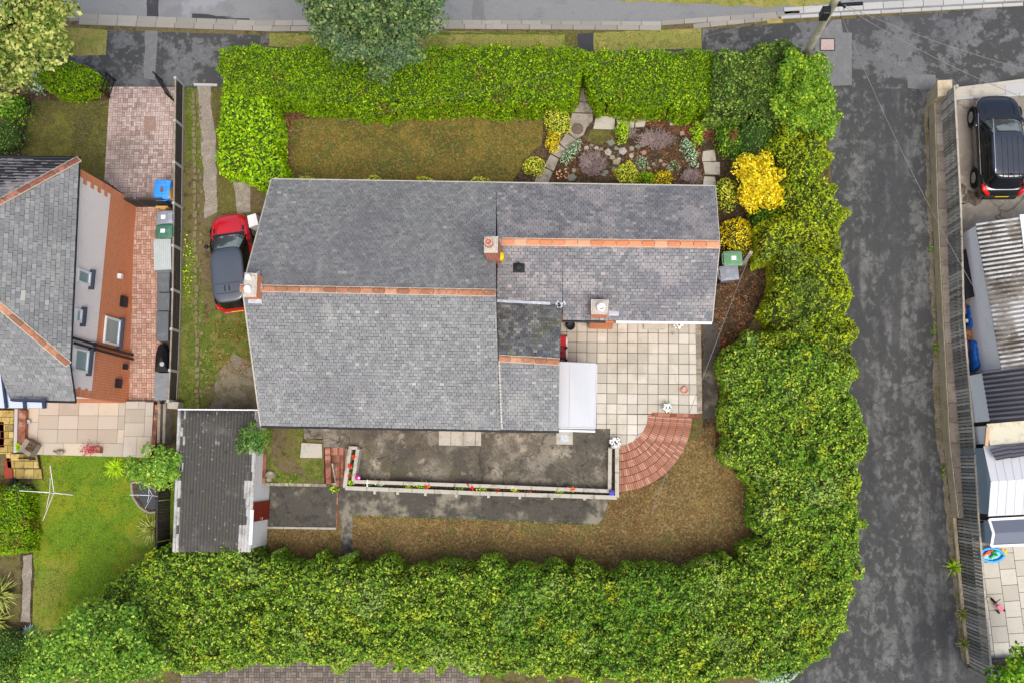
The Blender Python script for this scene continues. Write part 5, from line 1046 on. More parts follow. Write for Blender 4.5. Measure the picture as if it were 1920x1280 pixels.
tag(mb.build('timber_offcuts', MT['ridge_old']), 'heap of brown timber offcuts between the lane fence and the garage', 'timber heap', kind='stuff')
def tarp(label, pts, h):
    mb = MB(); P = [at(*p, .55) for p in pts]; n = 14; vs = []; rb = random.Random(len(label))
    for j in range(n+1):
        for i in range(7): p = P[0].lerp(P[1], i/6).lerp(P[3].lerp(P[2], i/6), j/n); e = min(i, 6-i, j, n-j); vs.append(p+Vector((0, 0, (h*min(1, e*.6)+rb.uniform(-.07, .07)) if e else -.2)))
    mb.add(vs, [[j*7+i, j*7+i+1, (j+1)*7+i+1, (j+1)*7+i] for j in range(n) for i in range(6)]); tag(mb.build('tarpaulin', M('tarp_blue', '1e62b8', .45, noise=[(5, .5, .65, '3c86d6', .6)]), smooth=True, solid=.006), label, 'tarpaulin')
tarp('crumpled blue tarpaulin nearer the black canopy behind the fence', [(1810, 570), (1820, 572), (1824, 618), (1813, 620)], .25); tarp('larger crumpled blue tarpaulin at the south end of the timber heap', [(1815, 636), (1830, 636), (1838, 692), (1820, 698)], .3)
# paddling pool and tricycle
pl = thing('paddling_pool', 'blue oval paddling pool holding green and orange toys', 'paddling pool', at(1858, 1038, EZ)); mb = MB()
def oval(c, a, b, z, n=28, ph=0): return [c+Vector((a*math.cos(t)*(1+.06*math.cos(3*t)), b*math.sin(t), z)) for t in [2*math.pi*i/n+ph for i in range(n+1)]]
c = at(1857, 1039, EZ)
for k in range(2): mb.tube(oval(c, .44-.02*k, .25, .06+.08*k), .05, 7)
mb.build('rim', M('pool_blue', '3f9fe6', .4), pl, smooth=True); mb = MB(); mb.prism(oval(c, .42, .23, 0)[:-1], EZ+.01, EZ+.05); mb.build('water', M('pool_water', '58b8ee', .1, spec=.8), pl)
for i, (x, y, cc) in enumerate([(1848, 1039, 'e0742c'), (1862, 1042, '38b43c'), (1866, 1034, '2c9a48'), (1853, 1034, 'd8502c')]):
    mb = MB(); p = at(x, y, EZ+.1); mb.tube([p+Vector((-.12, -.06, 0)), p+Vector((0, .03, .06)), p+Vector((.12, .05, 0))], .045, 7); mb.ball(p+Vector((.13, .05, .03)), .05); tag(mb.build('pool_toy', M('toy_%d' % i, cc, .4), smooth=True), ['orange toy at the west side of the paddling pool', 'green toy lying low in the middle of the paddling pool', 'dark green toy near the east rim of the paddling pool', 'red toy near the north rim of the paddling pool'][i], 'toy', 'toys in the paddling pool')
mb = MB(); p = at(1881, 1033, EZ+.02)
for i in range(5): mb.cbox(p+Vector((-.1+.05*i, random.uniform(-.05, .05), .03)), (.02, 0, 0), (0, .09, 0), (0, 0, .02))
tag(mb.build('pool_toy', M('toy_y', 'e2b820', .5)), 'yellow plastic toy on the slabs beside the paddling pool', 'toy')
tr = thing('tricycle', 'small red and pink childs tricycle standing on the pale slabs', 'tricycle', at(1868, 1136, EZ)); 
F, B1, B2 = at(1862, 1125, EZ+.13), at(1871, 1146, EZ+.1), at(1882, 1142, EZ+.1); mbt = MB()
def wheel(mb, c, ax, r, w, n=14): ax = Vector(ax).normalized(); u = ax.orthogonal().normalized(); v = ax.cross(u); k = len(mb.v); mb.tube([c-ax*w/2, c+ax*w/2], r, n)
dirv = ((B1+B2)/2-F).normalized(); sd2 = Vector((-dirv.y, dirv.x, 0))
for c, r in ((F, .13), (B1, .09), (B2, .09)): mb = MB(); wheel(mb, c, sd2, r, .035); mb.build('wheel', MT['tyre'], tr)
mb = MB(); mb.tube([F+Vector((0, 0, .25)), F+dirv*.18+Vector((0, 0, .08)), (B1+B2)/2+Vector((0, 0, .08))], .025, 6); mb.tube([B1, B2], .015, 6); mb.tube([F, F+Vector((0, 0, .3))], .018, 6); mb.build('frame', M('trike_red', 'b82030', .4), tr)
mb = MB(); mb.cbox((F*.35+(B1+B2)/2*.65)+Vector((0, 0, .2)), dirv*.12, sd2*.09, (0, 0, .025)); mb.build('seat', M('trike_pink', 'd06a78', .5), tr, bevel=.01); mb = MB(); mb.tube([F+Vector((0, 0, .34))-sd2*.17, F+Vector((0, 0, .34))+sd2*.17], .014, 6); mb.build('handlebar', MT['tyre'], tr)
mb = MB(); mb.tube([at(1842, 1069, EZ+.5), at(1843, 1090, EZ+.5), at(1847, 1116, EZ+.4)], .018, 6); mb.tube([at(1841, 1069, EZ+.5), at(1845, 1069, EZ+.5)], .02, 6); tag(mb.build('metal_pole', MT['coping']), 'thin metal rod propped along the back of the lane fence', 'rod')
mb = MB(); P = [at(*p, EZ+.3) for p in ((1858, 1236), (1905, 1232), (1905, 1252), (1860, 1254))]
for i in range(12): a = P[0].lerp(P[1], i/12); b = P[3].lerp(P[2], i/12); mb.beam(a+Vector((.03, 0, 0)), b+Vector((.2, 0, 0)), .07, .03)
tag(mb.build('decking', MT['timberdk']), 'dark slatted decking strip beyond the pale slabs', 'decking')
# ================================================================ CARS
def car(label, L, W, H, paint, roofm, loc, rot, suv=False):
    t = thing('parked_car', label, 'car', loc); hw = W/2; hl = L/2
    st_ = [(-hl, .72, .62), (-hl+.06, .84, .86), (-hl+.22, .93, .98), (-hl+.7, .985, 1.0), (-.6, 1, 1.0), (.3, 1, .98), (hl-1.25, 1, .97), (hl-.85, .98, .92), (hl-.5, .93, .86), (hl-.28, .84, .78), (hl-.12, .70, .68), (hl-.03, .52, .56), (hl, .30, .46)]
    bz_ = H*.63; mb = MB(); n = 0; rows = []
    for (y, wf, zf) in st_:
        w_ = hw*wf; z = bz_*zf; half = [(0, z), (.5*w_, z-.006), (.8*w_, z-.03), (.93*w_, z-.08), (.985*w_, z-.18), (w_, z*.62), (.985*w_, z*.42), (.93*w_, .22), (.6*w_, .18)]
        rows.append([(x, y, zz) for x, zz in half]+[(-x, y, zz) for x, zz in half[::-1]][:-1])
    k = len(rows[0]); vs = [v for r_ in rows for v in r_]; fs = [[i*k+j, (i+1)*k+j, (i+1)*k+(j+1) % k, i*k+(j+1) % k] for i in range(len(rows)-1) for j in range(k)]+[list(range(k)), [(len(rows)-1)*k+j for j in range(k)][::-1]]
    mb.add(vs, fs); b = mb.build('body', paint, t, local=True, smooth=True); md = b.modifiers.new('s', 'SUBSURF'); md.levels = md.render_levels = 2
    # greenhouse rings
    def ring(s):  # s 0 belt .. 1 roof
        yf = (hl-(1.0 if not suv else 1.12))-(.78 if not suv else .80)*s; yr = -hl+(.06 if not suv else .20)+(.20 if not suv else .30)*s; w_ = hw*((.93-.17*s-.06*s*s) if suv else (.95-.12*s-.05*s*s)); z = bz_*.955+(H-bz_*.955-.03)*s; ym, yh = (yf+yr)/2, (yf-yr)/2; out = []
        for i in range(48):
            a = 2*math.pi*i/48; c, s_ = math.cos(a), math.sin(a); e = .42; tp = 1-.10*max(0, -s_)**2
            out.append((w_*tp*math.copysign(abs(c)**e, c), ym+yh*math.copysign(abs(s_)**e, s_), z))
        return out
    def loft(S, name, mat, captop=False, grow=0, par=None, sel=False):
        mb = MB(); rr = []
        for s in S:
            q = ring(s)
            if grow: cx_ = sum(p[1] for p in q)/48; q = [(p[0]*(1+grow), cx_+(p[1]-cx_)*(1+grow*.5), p[2]) for p in q]
            rr.append(q)
        vs = [v for q in rr for v in q]; mb.add(vs, [[i*48+j, i*48+(j+1) % 48, (i+1)*48+(j+1) % 48, (i+1)*48+j] for i in range(len(rr)-1) for j in range(48) if not sel or 7 <= j <= 16])
        if captop:
            base = len(mb.v); last = rr[-1]; cy_ = sum(p[1] for p in last)/48
            for f, dz in ((.93, .018), (.7, .032), (.35, .038)): mb.add([(p[0]*f, cy_+(p[1]-cy_)*f, p[2]+dz) for p in last], [])
            b0 = base-48
            for q in range(3): mb.f += [[b0+q*48+j, b0+q*48+(j+1) % 48, b0+(q+1)*48+(j+1) % 48, b0+(q+1)*48+j] for j in range(48)]; mb.m += [0]*48
            mb.f.append([b0+144+j for j in range(48)]); mb.m.append(0)
        if sel:
            us = sorted({q for f in mb.f for q in f}); ix = {q: n_ for n_, q in enumerate(us)}; mb.v = [mb.v[q] for q in us]; mb.f = [[ix[q] for q in f] for f in mb.f]
        return mb.build(name, mat, par or t, local=True, smooth=True)
    loft([0, .25, .5, .75, .93], 'windows', MT['glassdark']); loft([.06, .3, .6, .86], 'windscreen', MT['screen'], grow=.006, sel=True); rf = loft([.90, .97, 1.0], 'roof', roofm, True, .004)
    zr = H-.01
    for sx in (-1, 1):
        for (ya, yb) in ((hl-1.12, hl-1.80), (-hl+.34, -hl+.56)): pill = MB(); pill.tube([(sx*hw*.86, ya, bz_*.97), (sx*hw*.80, (ya+yb)/2, (bz_+H)/2), (sx*hw*.69, yb, H-.04)], .035, 6); pill.build('window_pillar', MT['plastic'] if not suv else paint, t, local=True)
        pill = MB(); pill.tube([(sx*hw*.90, -.2, bz_*.97), (sx*hw*.72, -.25, H-.04)], .03, 6); pill.build('window_pillar', MT['plastic'] if not suv else paint, t, local=True)
    ws = MB()
    for y in (-hl+.62, -hl+1.02): ws.cbox((0, y, H+.006), (hw*.60, 0, 0), (0, .008, 0), (0, 0, .004))
    for x in (-.09, .09): ws.cbox((x-.05, -hl+.82, H+.008), (.022, 0, 0), (0, .12, 0), (0, 0, .006))
    if suv: ws = MB(); [ws.cbox((x, -hl+1.25, H+.004), (.008, 0, 0), (0, .85, 0), (0, 0, .004)) for x in (-.3, -.1, .1, .3)]; ws.cbox((0, -hl+.62, H-.01), (hw*.6, 0, 0), (0, .02, 0), (0, 0, .02)); ws.tube([(0, -hl+.66, H), (0, -hl+.56, H+.09)], .02, 6)
    ws.build('roof_trim', MT['plastic'], t, local=True)
    if suv:
        for sx in (-1, 1): mb = MB(); mb.tube([(sx*hw*.64, y, H+.03-.03*((y+.3)/1.2)**4) for y in [-1.45+i*.22 for i in range(11)]], .022, 7); mb.build('roof_rail', MT['chrome'], t, local=True, smooth=True)
        for sx in (-1, 1): mb = MB(); mb.tube([(sx*hw*.965, y, bz_*.95) for y in (-1.3, -.5, .4, .9)]+[(sx*hw*.93, 1.2, bz_*.93)], .014, 6); mb.build('window_trim', MT['chrome'], t, local=True)
    mb = MB(); mb.cbox((0, hl-(1.02 if not suv else 1.13), bz_*.945), (hw*.78, 0, 0), (0, .07, 0), (0, 0, .015)); mb.build('scuttle', MT['plastic'], t, local=True)
    mb = MB(); [mb.tube([(x, hl-1.02-(.1 if suv else 0), bz_*.96), (x+.45, hl-1.2-(.1 if suv else 0), bz_*1.06)], .01, 5) for x in (-.5, .05)]; mb.build('wipers', MT['plastic'], t, local=True)
    for sx in (-1, 1): bv = MB(); bv.tube([(sx*hw*.62, hl-.95, bz_*.93+.012), (sx*hw*.60, hl-.6, bz_*.865+.01), (sx*hw*.48, hl-.25, bz_*.765)], .010, 5); bv.build('bonnet_crease', paint, t, local=True)
    if not suv:
        for sx in (-1, 1): mb = MB(); mb.cbox((sx*hw*.72, hl-.78, bz_*.895), (.04, 0, 0), (0, .10, -.008), (0, 0, .012)); mb.build('bonnet_vent', MT['plastic'], t, local=True)
    for sx in (-1, 1):
        mb = MB(); mb.ball((sx*(hw+.10), hl-1.42, bz_+.02), .09, sz=.9); mb.tube([(sx*(hw-.1), hl-1.42, bz_), (sx*(hw+.08), hl-1.42, bz_+.01)], .03, 6); mb.build('wing_mirror', MT['plastic'] if not suv else paint, t, local=True, smooth=True)
        mb = MB(); mb.lathe((sx*hw*.70, hl-.36, bz_*.58), [(.02, -.09), (.13, -.04), (.14, .02), (.08, .07), (.01, .08)], 12, sx=.9, sy=1.1); mb.build('headlight', MT['glass'], t, local=True, smooth=True)
        mb = MB()
        if suv: mb.tube([(sx*hw*.86, -hl+.42, bz_*.97), (sx*hw*.86, -hl+.22, bz_*.90), (sx*hw*.62, -hl+.04, bz_*.80)], .085, 8)
        else: mb.tube([(sx*hw*.88, -hl+.3, bz_*.92), (sx*hw*.80, -hl+.1, bz_*.85)], .035, 8)
        mb.build('tail_light', MT['redlamp'], t, local=True, smooth=True)
        for yy in (hl-.85, -hl+.85):
            mb = MB(); wr = .33 if not suv else .36; c = Vector((sx*(hw-.10), yy, wr)); mb.tube([c-Vector((.11, 0, 0)), c+Vector((.11, 0, 0))], wr, 22); w1 = mb.build('wheel', MT['tyre'], t, local=True)
            m2 = MB(); m2.tube([c+Vector((sx*.112, 0, 0)), c+Vector((sx*.118, 0, 0))], wr*.62, 16)
            for q in range(5): a = q*1.2566; m2.cbox(c+Vector((sx*.122, math.cos(a)*wr*.3, math.sin(a)*wr*.3)), (.006, 0, 0), (0, math.cos(a)*wr*.3, math.sin(a)*wr*.3), (0, -math.sin(a)*.03, math.cos(a)*.03))
            r_ = m2.build('rim', MT['alloy'], t, local=True); r_.parent = w1; r_.location -= w1.location
            m3 = MB(); m3.tube([(sx*(hw*.955), yy, wr*1.02), (sx*(hw*.99), yy, wr*1.02)], wr*1.18, 22); m3.build('wheel_arch', MT['plastic'], t, local=True)
    mb = MB(); mb.cbox((0, -hl-.005, bz_*.62), (.26, 0, 0), (0, .012, .01), (0, -.01, .055)); mb.build('number_plate', MT['yellowplate'], t, local=True)
    mb = MB(); mb.cbox((0, -hl+.02, .42), (hw*.7, 0, 0), (0, .05, 0), (0, 0, .1)); mb.build('rear_bumper', paint if not suv else MT['plastic'], t, local=True, bevel=.03)
    t.rotation_euler = (0, 0, rot); return t
def head(a, b, z): A, B = at(*a, z), at(*b, z); d = B-A; return math.atan2(d.y, d.x)-math.pi/2, (A+B)/2
r_, c_ = head((441, 585), (424, 392), .75); print('car headings', r_)
car('red hatchback with a dark grey roof parked tight beside the bungalow', 4.2, 1.72, 1.5, MT['redcar'], MT['darkroof'], (c_.x, c_.y, gz(c_.y)+.0), r_)
bpy.data.objects[[o.name for o in bpy.data.objects if o.name.startswith('parked_car')][0]].rotation_euler[0] = 0
r_, c_ = head((1879, 362), (1870, 181), .95); print(r_)
car('glossy black estate car with silver roof rails on the concrete drive', 4.2, 1.82, 1.62, MT['blackcar'], MT['suvroof'], (c_.x, c_.y, EZ), r_, True)
mb = MB(); P = [at(463, 405, .62), at(479, 400, .62), at(484, 421, .62), at(467, 427, .62)]; mb.prism(P, gz(P[0].y), .60); o = mb.build('white_crate', MT['white']); tag(o, 'bright white box standing beside the bonnet of the red car', 'box')
# ================================================================ BINS AND BOXES
def wheelie(label, x, y, z, rot, mat, lidlabel=True, s=1.0, group='wheelie bins', sticker=True):
    p = at(x, y, z+1.0*s); t = thing('wheelie_bin', label, 'wheelie bin', (p.x, p.y, z), group); mb = MB(); w0, w1, d0, d1, h = .22*s, .28*s, .26*s, .34*s, 1.0*s
    vs = [(-w0, -d0, .06), (w0, -d0, .06), (w0, d0, .06), (-w0, d0, .06), (-w1, -d1, h), (w1, -d1, h), (w1, d1, h), (-w1, d1, h)]; mb.add(vs, [(3, 2, 1, 0), (4, 5, 6, 7), (0, 1, 5, 4), (1, 2, 6, 5), (2, 3, 7, 6), (3, 0, 4, 7)]); mb.build('body', mat, t, local=True, bevel=.03)
    mb = MB(); n = 5; Y = [-d1-.03, -d1*.6, 0, d1*.6, d1+.02]; Zs = [h+.0, h+.045, h+.065, h+.06, h+.02]; vs = []
    for y_, z_ in zip(Y, Zs): vs += [(-w1-.02, y_, z_-.03), (-w1*.8, y_, z_), (0, y_, z_+.012), (w1*.8, y_, z_), (w1+.02, y_, z_-.03)]
    mb.add(vs, [[j*5+i, j*5+i+1, (j+1)*5+i+1, (j+1)*5+i] for j in range(4) for i in range(4)]); ld = mb.build('lid', mat, t, local=True, smooth=False, solid=.03)
    mb = MB(); mb.cbox((0, -.02, h+.078), (w1*.62, 0, 0), (0, d1*.52, 0), (0, 0, .012)); q = mb.build('lid_panel', mat, t, local=True, bevel=.01)
    mb = MB(); mb.tube([(-w1*.8, d1+.07, h-.02), (w1*.8, d1+.07, h-.02)], .02, 6); [mb.cbox((sx*w1*.7, d1+.03, h-.02), (.02, 0, 0), (0, .04, 0), (0, 0, .03)) for sx in (-1, 1)]; mb.build('handle', mat, t, local=True)
    for sx in (-1, 1): mb = MB(); mb.tube([(sx*.2-.03, d0+.02, .1), (sx*.2+.03, d0+.02, .1)], .1, 12); mb.build('wheel', MT['tyre'], t, local=True)
    if sticker: mb = MB(); mb.cbox((0, -.03, h+.094), (.08, 0, 0), (0, .09, 0), (0, 0, .003)); mb.build('sticker', MT['paper'], t, local=True)
    t.rotation_euler = (0, 0, rot); return t
ZB = gz(at(1374, 485, 0).y)
wheelie('pale green wheelie bin with white sticker beside the yellow shrub', 1374, 485, ZB, R(92), MT['bingreen']); wheelie('grey wheelie bin by the bungalow east gable, below a green bin', 1367, 512, ZB-.05, R(96), MT['bingrey'], sticker=False)
ZB = gz(at(308, 409, 0).y)
wheelie('grey wheelie bin in the side passage just inside the timber gate', 309, 408, ZB, R(-88), MT['bingrey'], s=.92); wheelie('dark green wheelie bin in the side passage beside the grey chest', 308, 434, ZB-.04, R(-90), MT['bindkgreen'], s=.95)
wheelie('bright blue recycling bin on the block paved drive by the fence', 304, 356, 0, R(178), MT['binblue'], s=1.12, sticker=False)
p = at(303, 355, 1.235); mb = MB(); mb.cbox(p+Vector((0, 0, -.01)), (.05, 0, 0), (0, .11, 0), (0, 0, .033)); tag(mb.build('brick', MT['brickold'], bevel=.005), 'single red brick weighing down the blue bin lid', 'brick')
mb = MB(); p = atg(312, 394); mb.cbox(p+Vector((0, 0, .25)), (.26, 0, 0), (0, .05, 0), (0, 0, .25)); mb.cbox(p+Vector((.1, -.05, .53)), (.12, 0, 0), (0, .08, 0), (0, 0, .03)); tag(mb.build('timber_crate', M('pale_wood', 'c09a5c', .8)), 'pale timber crate wedged behind the grey passage bin', 'crate')
mb = MB(); a, b = at(324, 345, .6), at(327, 378, .6); mb.beam(a, b, .1, 1.0); tag(mb.build('plywood_board', M('ply', 'c48e48', .8)), 'orange plywood board leaning between the blue bin and fence', 'board')
zc = gz(at(304, 477, 0).y); ch = thing('storage_chest', 'pale grey garden chest with a ribbed lid beside the green bin', 'storage chest', at(304, 477, zc)); Q = [at(288, 449, .65), at(320, 448, .65), at(321, 505, .65), at(289, 507, .65)]
mb = MB(); mb.prism([Vector((p.x, p.y, 0))*1 for p in Q], zc, .56); mb.build('box', M('chest_grey', '8f9896', .5), ch); mb = MB(); mb.prism([Vector((q_.x, q_.y, 0)) for q_ in Q], .565, .66)
for i in range(1, 9): mb.beam(Q[0].lerp(Q[1], i/9)+Vector((0, -.04, .02)), Q[3].lerp(Q[2], i/9)+Vector((0, .04, .02)), .03, .02)
mb.build('lid', M('chest_lid', 'a9b1af', .5, noise=[(2, .5, .7, 'bcc2c0', .5)]), ch)
mb = MB(); n = 0
for (y0_, y1_, xa, xb) in ((509, 548, 294, 318), (549, 583, 294, 318), (584, 640, 293, 316)):
    zt = gz(at(305, (y0_+y1_)/2, 0).y)+.45; mb = MB(); mb.prism([at(xa, y0_, zt), at(xb, y0_, zt), at(xb-1, y1_-1, zt), at(xa, y1_-1, zt)], zt-.6, zt)
    o = mb.build('slate_bench', M('slate_bench%d' % n, '5c6063', .6, noise=[(3, .5, .7, '72767a', .6)]), bevel=.01); tag(o, ['dark grey raised slab next to the pale chest', 'shortest dark grey raised slab, middle of the passage row', 'longest dark grey raised slab with a white mark'][n], 'raised slab', 'raised slabs along the side passage'); n += 1
zt = gz(at(302, 668, 0).y)+.5
bb = thing('covered_barrow', 'black covered kettle shape with a round white cap in the side passage', 'barbecue', at(303, 668, zt-.5)); mb = MB(); P = [at(x, y, zt) for x, y in ((300, 645), (307, 645), (313, 660), (314, 696), (290, 696), (292, 664), (296, 650))]; mb.prism([Vector((p.x, p.y, 0)) for p in P], zt-.5, zt); pk = at(302, 668, zt+.3); c0_ = len(mb.v); mb.add(P+[pk], [[i, (i+1) % 7, 7] for i in range(7)]); mb.build('cover', MT['plastic'], bb)
mb = MB(); mb.lathe(at(304, 682, zt+.2), [(.09, 0), (.1, .03), (.06, .05)], 14); mb.build('cap', MT['kerbw'], bb)
mb = MB(); P = [at(290, 699, zt), at(317, 698, zt), at(314, 749, zt), at(288, 750, zt)]; mb.prism([Vector((p.x, p.y, 0)) for p in P], zt-.7, zt); mb.lathe(at(301, 709, zt), [(.09, 0), (.09, .02), (.02, .03)], 10, 0); tag(mb.build('slate_bench', M('bench_grey', '74787c', .6, noise=[(4, .5, .7, '8b9094', .6)]), bevel=.01), 'pale grey raised slab at the south end of the passage', 'raised slab')
# ================================================================ POLE AND CABLES
pb = at(1505, 110, 0); up = thing('utility_pole', 'tall pale timber utility pole rising from the corner hedge', 'utility pole', pb)
pt = at(1566, 2, 8.0); mb = MB(); b2 = at(1512, 100, 1.9); dd_ = (pt-b2)/(8-1.9); mb.tube([b2-dd_*1.95, b2, pt, pt+dd_*1.0], .15, 14, 0, .12); mb.build('pole', MT['polewood'], up, smooth=True)
mb = MB(); mb.cbox(pt+Vector((-.25, -.25, -.4)), (.14, 0, 0), (0, .14, 0), (0, 0, .3)); mb.build('junction_box', MT['gutter'], up, bevel=.03)
mb = MB(); mb.beam(pt+Vector((.1, -.05, -.2)), pt+Vector((.95, -.02, -.2)), .09, .1); mb.beam(pt+Vector((-.1, .1, .1)), pt+Vector((.3, -.3, .1)), .06, .06); mb.build('bracket', MT['gutter'], up)
def cable(label, a, b, sag, r=.012):
    r *= .7; pts = [a.lerp(b, i/14)-Vector((0, 0, sag*4*(i/14)*(1-i/14))) for i in range(15)]; mb = MB(); mb.tube(pts, r, 5); tag(mb.build('overhead_cable', MT['cable'], origin=a), label, 'cable', 'overhead cables')
cable('overhead cable crossing the lane to the garages beside the fence', pt, at(1838, 560, 2.9), .5); cable('overhead cable running over the black car to the right', pt, at(1960, 200, 6.0), .4); cable('overhead cable running to the far right above the forecourt', pt, at(2000, 150, 6.5), .4)
cable('dark sagging cable from the wooden stub over the patio corner', at(1406, 478, 1.4), at(1222, 960, 2.2), .15, .016); cable('thin cable crossing the front lawn to the bungalow', pt, at(500, 255, 5), .6, .005); cable('thin cable over the terrace and planter wall', at(950, 815, 2.6), at(1130, 925, 3), .1, .009)
mb = MB(); mb.beam(at(1394, 494, .3), at(1408, 474, 1.3), .14, .14); tag(mb.build('wooden_stub', MT['timberedge']), 'short leaning timber stub by the green bin holding a cable', 'post')
# ================================================================ SMALL THINGS ON THE PATIO AND TERRACE
def flowerpot(label, x, y, z, r, petal, leafm, n=26, pot='pale_pot', h=.28, group=None):
    p = at(x, y, z); t = thing('potted_plant', label, 'potted plant', p, group); mb = MB(); mb.lathe(p, [(r*.6, 0), (r*.85, h), (r*.92, h+.02), (r*.75, h+.02), (r*.72, h-.04)], 14); mb.build('pot', MT[pot], t)
    C = np.array(p)+np.array([0, 0, h])+RNG.normal(size=(160, 3))*np.array([r*.5, r*.5, .07]); V = leafquads(C, np.tile([0, 0, 1.], (160, 1)), .07); quadmesh('leaves', V, np.zeros(len(V)//4), [MT[leafm]], t, tuple(p+Vector((0, 0, h))))
    mb = MB()
    for i in range(n): a, rr = random.random()*6.28, r*math.sqrt(random.random())*1.05; mb.ball(p+Vector((rr*math.cos(a), rr*math.sin(a), h+.13+random.uniform(-.05, .05))), random.uniform(.03, .05), 6, sz=.6)
    mb.build('blossoms', MT[petal], t); return t
flowerpot('white flowers in a pot by the wing wall at the top of the patio', 1270, 609, -.0, .19, 'F_white', 'L_dark'); flowerpot('white flowers in a pot by the low brick wall above the curved steps', 1250, 764, 0, .17, 'F_white', 'L_dark'); flowerpot('white flowers in a pot at the inner end of the curved steps', 1153, 830, 0, .2, 'F_white', 'L_dark', 36)
mb = MB(); p = at(1070, 612, 0); mb.lathe(p, [(.16, 0), (.19, .3), (.17, .31), (.14, .26), (.02, .24)], 16); tag(mb.build('dark_pot', MT['iron']), 'round dark empty pot standing in the patio corner', 'pot')
mb = MB(); mb.prism([at(1207, 602, .16), at(1246, 602, .16), at(1246, 617, .16), at(1207, 617, .16)], -.02, .16); tag(mb.build('door_step', MT['slab'], bevel=.01), 'pale concrete doorstep against the wing wall', 'step')
mb = MB(); p = at(1283, 731, 0); mb.lathe(p, [(.12, 0), (.1, .08), (.14, .16), (.12, .18), (.1, .12), (.02, .1)], 14)
for i in range(14): a = i*.45; mb.tube([p+Vector((.05*math.cos(a), .05*math.sin(a), .1)), p+Vector((.26*math.cos(a), .26*math.sin(a), .04+.03*(i % 3)))], .007, 4)
tag(mb.build('bird_bath', MT['terracotta']), 'small terracotta dish ringed by dry stems on the patio', 'dish')
mb = MB(); p = at(1263, 627, 0); mb.lathe(p, [(.09, 0), (.09, .02), (.03, .05), (.03, .16), (.05, .2), (.01, .24)], 10); tag(mb.build('garden_ornament', MT['kerbw']), 'little pale ornament standing near the white flowers by the wing wall', 'ornament')
mb = MB(); p = at(1164, 603, 0); mb.lathe(p, [(.08, 0), (.1, .2), (.09, .2), (.02, .17)], 10); tag(mb.build('brown_pot', MT['brickold']), 'small brown pot to the right of the orange chimney', 'pot')
for i, (y, cc, cw, lb_) in enumerate([(640, 'b3121e', 'd9d6d2', 'red scooter cover tucked under the rear wing eave'), (663, '7a1622', 'dcdcdc', 'dark red and white ride-on toy under the wing eave')]):
    p = at(1056, y, .3); t = thing('ride_on_toy' if i else 'mobility_scooter', lb_, 'scooter' if not i else 'toy', Vector((p.x, p.y, 0))); mb = MB(); mb.cbox(p+Vector((-.05, 0, .05)), (.2, 0, 0), (0, .22, 0), (0, 0, .12)); mb.cbox(p+Vector((-.1, .1, .25)), (.14, 0, 0), (0, .1, 0), (0, 0, .1)); mb.build('body', M('scoot%d' % i, cc, .4), t, bevel=.05)
    mb = MB(); mb.tube([p+Vector((.12, -.2, .1)), p+Vector((.15, 0, .16)), p+Vector((.12, .18, .1))], .045, 7); mb.build('trim', M('scootw%d' % i, cw, .4), t)
    for q in ((-.18), .18): mb = MB(); mb.tube([p+Vector((.08, q, -.2)), p+Vector((.16, q, -.2))], .1, 12); mb.build('wheel', MT['tyre'], t)
# geraniums in the planter
def bedding(label, x, y, petal, nleaf=60, nf=8, z=.3, s=.14, leafm='L_mid', pr=.03):
    p = at(x, y, z); t = thing('flowering_plant', label, 'flower', p-Vector((0, 0, .1)), 'flowers in the planter wall'); C = np.array(p)+RNG.normal(size=(nleaf, 3))*np.array([s*.6, s*.45, .05]); V = leafquads(C, np.tile([0, 0, 1.], (nleaf, 1)), .075, .7); quadmesh('leaves', V, np.zeros(len(V)//4), [MT[leafm]], t, tuple(p))
    if petal:
        mb = MB()
        for i in range(nf): q = p+Vector((random.gauss(0, s*.5), random.gauss(0, s*.35), .1+random.uniform(0, .05))); [mb.ball(q+Vector((random.uniform(-1, 1), random.uniform(-1, 1), random.uniform(-.5, .5)))*.025, pr, 6) for _ in range(3)]
        mb.build('blossoms', MT[petal], t)
bedding('red geranium near the top of the short planter arm', 664, 855, 'F_red', 30, 7, s=.16); bedding('red geranium halfway down the short planter arm', 660, 872, 'F_red', 30, 6, s=.12); bedding('dark red geranium low on the short planter arm', 658, 890, 'F_red', 40, 3, s=.12)
bedding('lime leaved plant in the corner where the planter arms meet', 659, 904, None, 60, 0, leafm='L_lime'); bedding('pale violet flowers near the west end of the long planter', 692, 906, 'F_white', 30, 5, s=.16); bedding('small grey green plant west of the bright herb in the planter', 713, 908, None, 35, 0, leafm='L_silver')
bedding('yellow green plant left of the bright herb in the planter', 768, 913, None, 60, 0, leafm='L_lime'); bedding('bright green bushy herb in the planter', 787, 909, None, 120, 0, leafm='L_laurel', s=.2); bedding('single red geranium just right of the bright green herb', 802, 911, 'F_orange', 20, 5, s=.1)
bedding('low dark green plant in the middle of the planter', 863, 914, None, 70, 0, s=.2); bedding('deep red geranium pair in the middle of the planter', 885, 912, 'F_red', 35, 8, s=.2); bedding('pale lime plant right of the deep red geraniums', 903, 916, None, 45, 0, leafm='L_lime'); bedding('small red flower cluster with green leaves in the right half of the planter', 932, 916, 'F_red', 40, 3, s=.15)
bedding('yellowish leafy plant in the right half of the planter', 966, 917, None, 60, 0, leafm='L_euon', s=.15); bedding('rusty leaved plant in the right half of the planter', 992, 918, None, 50, 0, leafm='L_rust', s=.17); bedding('pale green plant left of the orange geranium', 1053, 920, None, 45, 0, leafm='L_lime'); bedding('orange red geranium near the east end of the planter', 1072, 917, 'F_orange', 50, 8, s=.16)
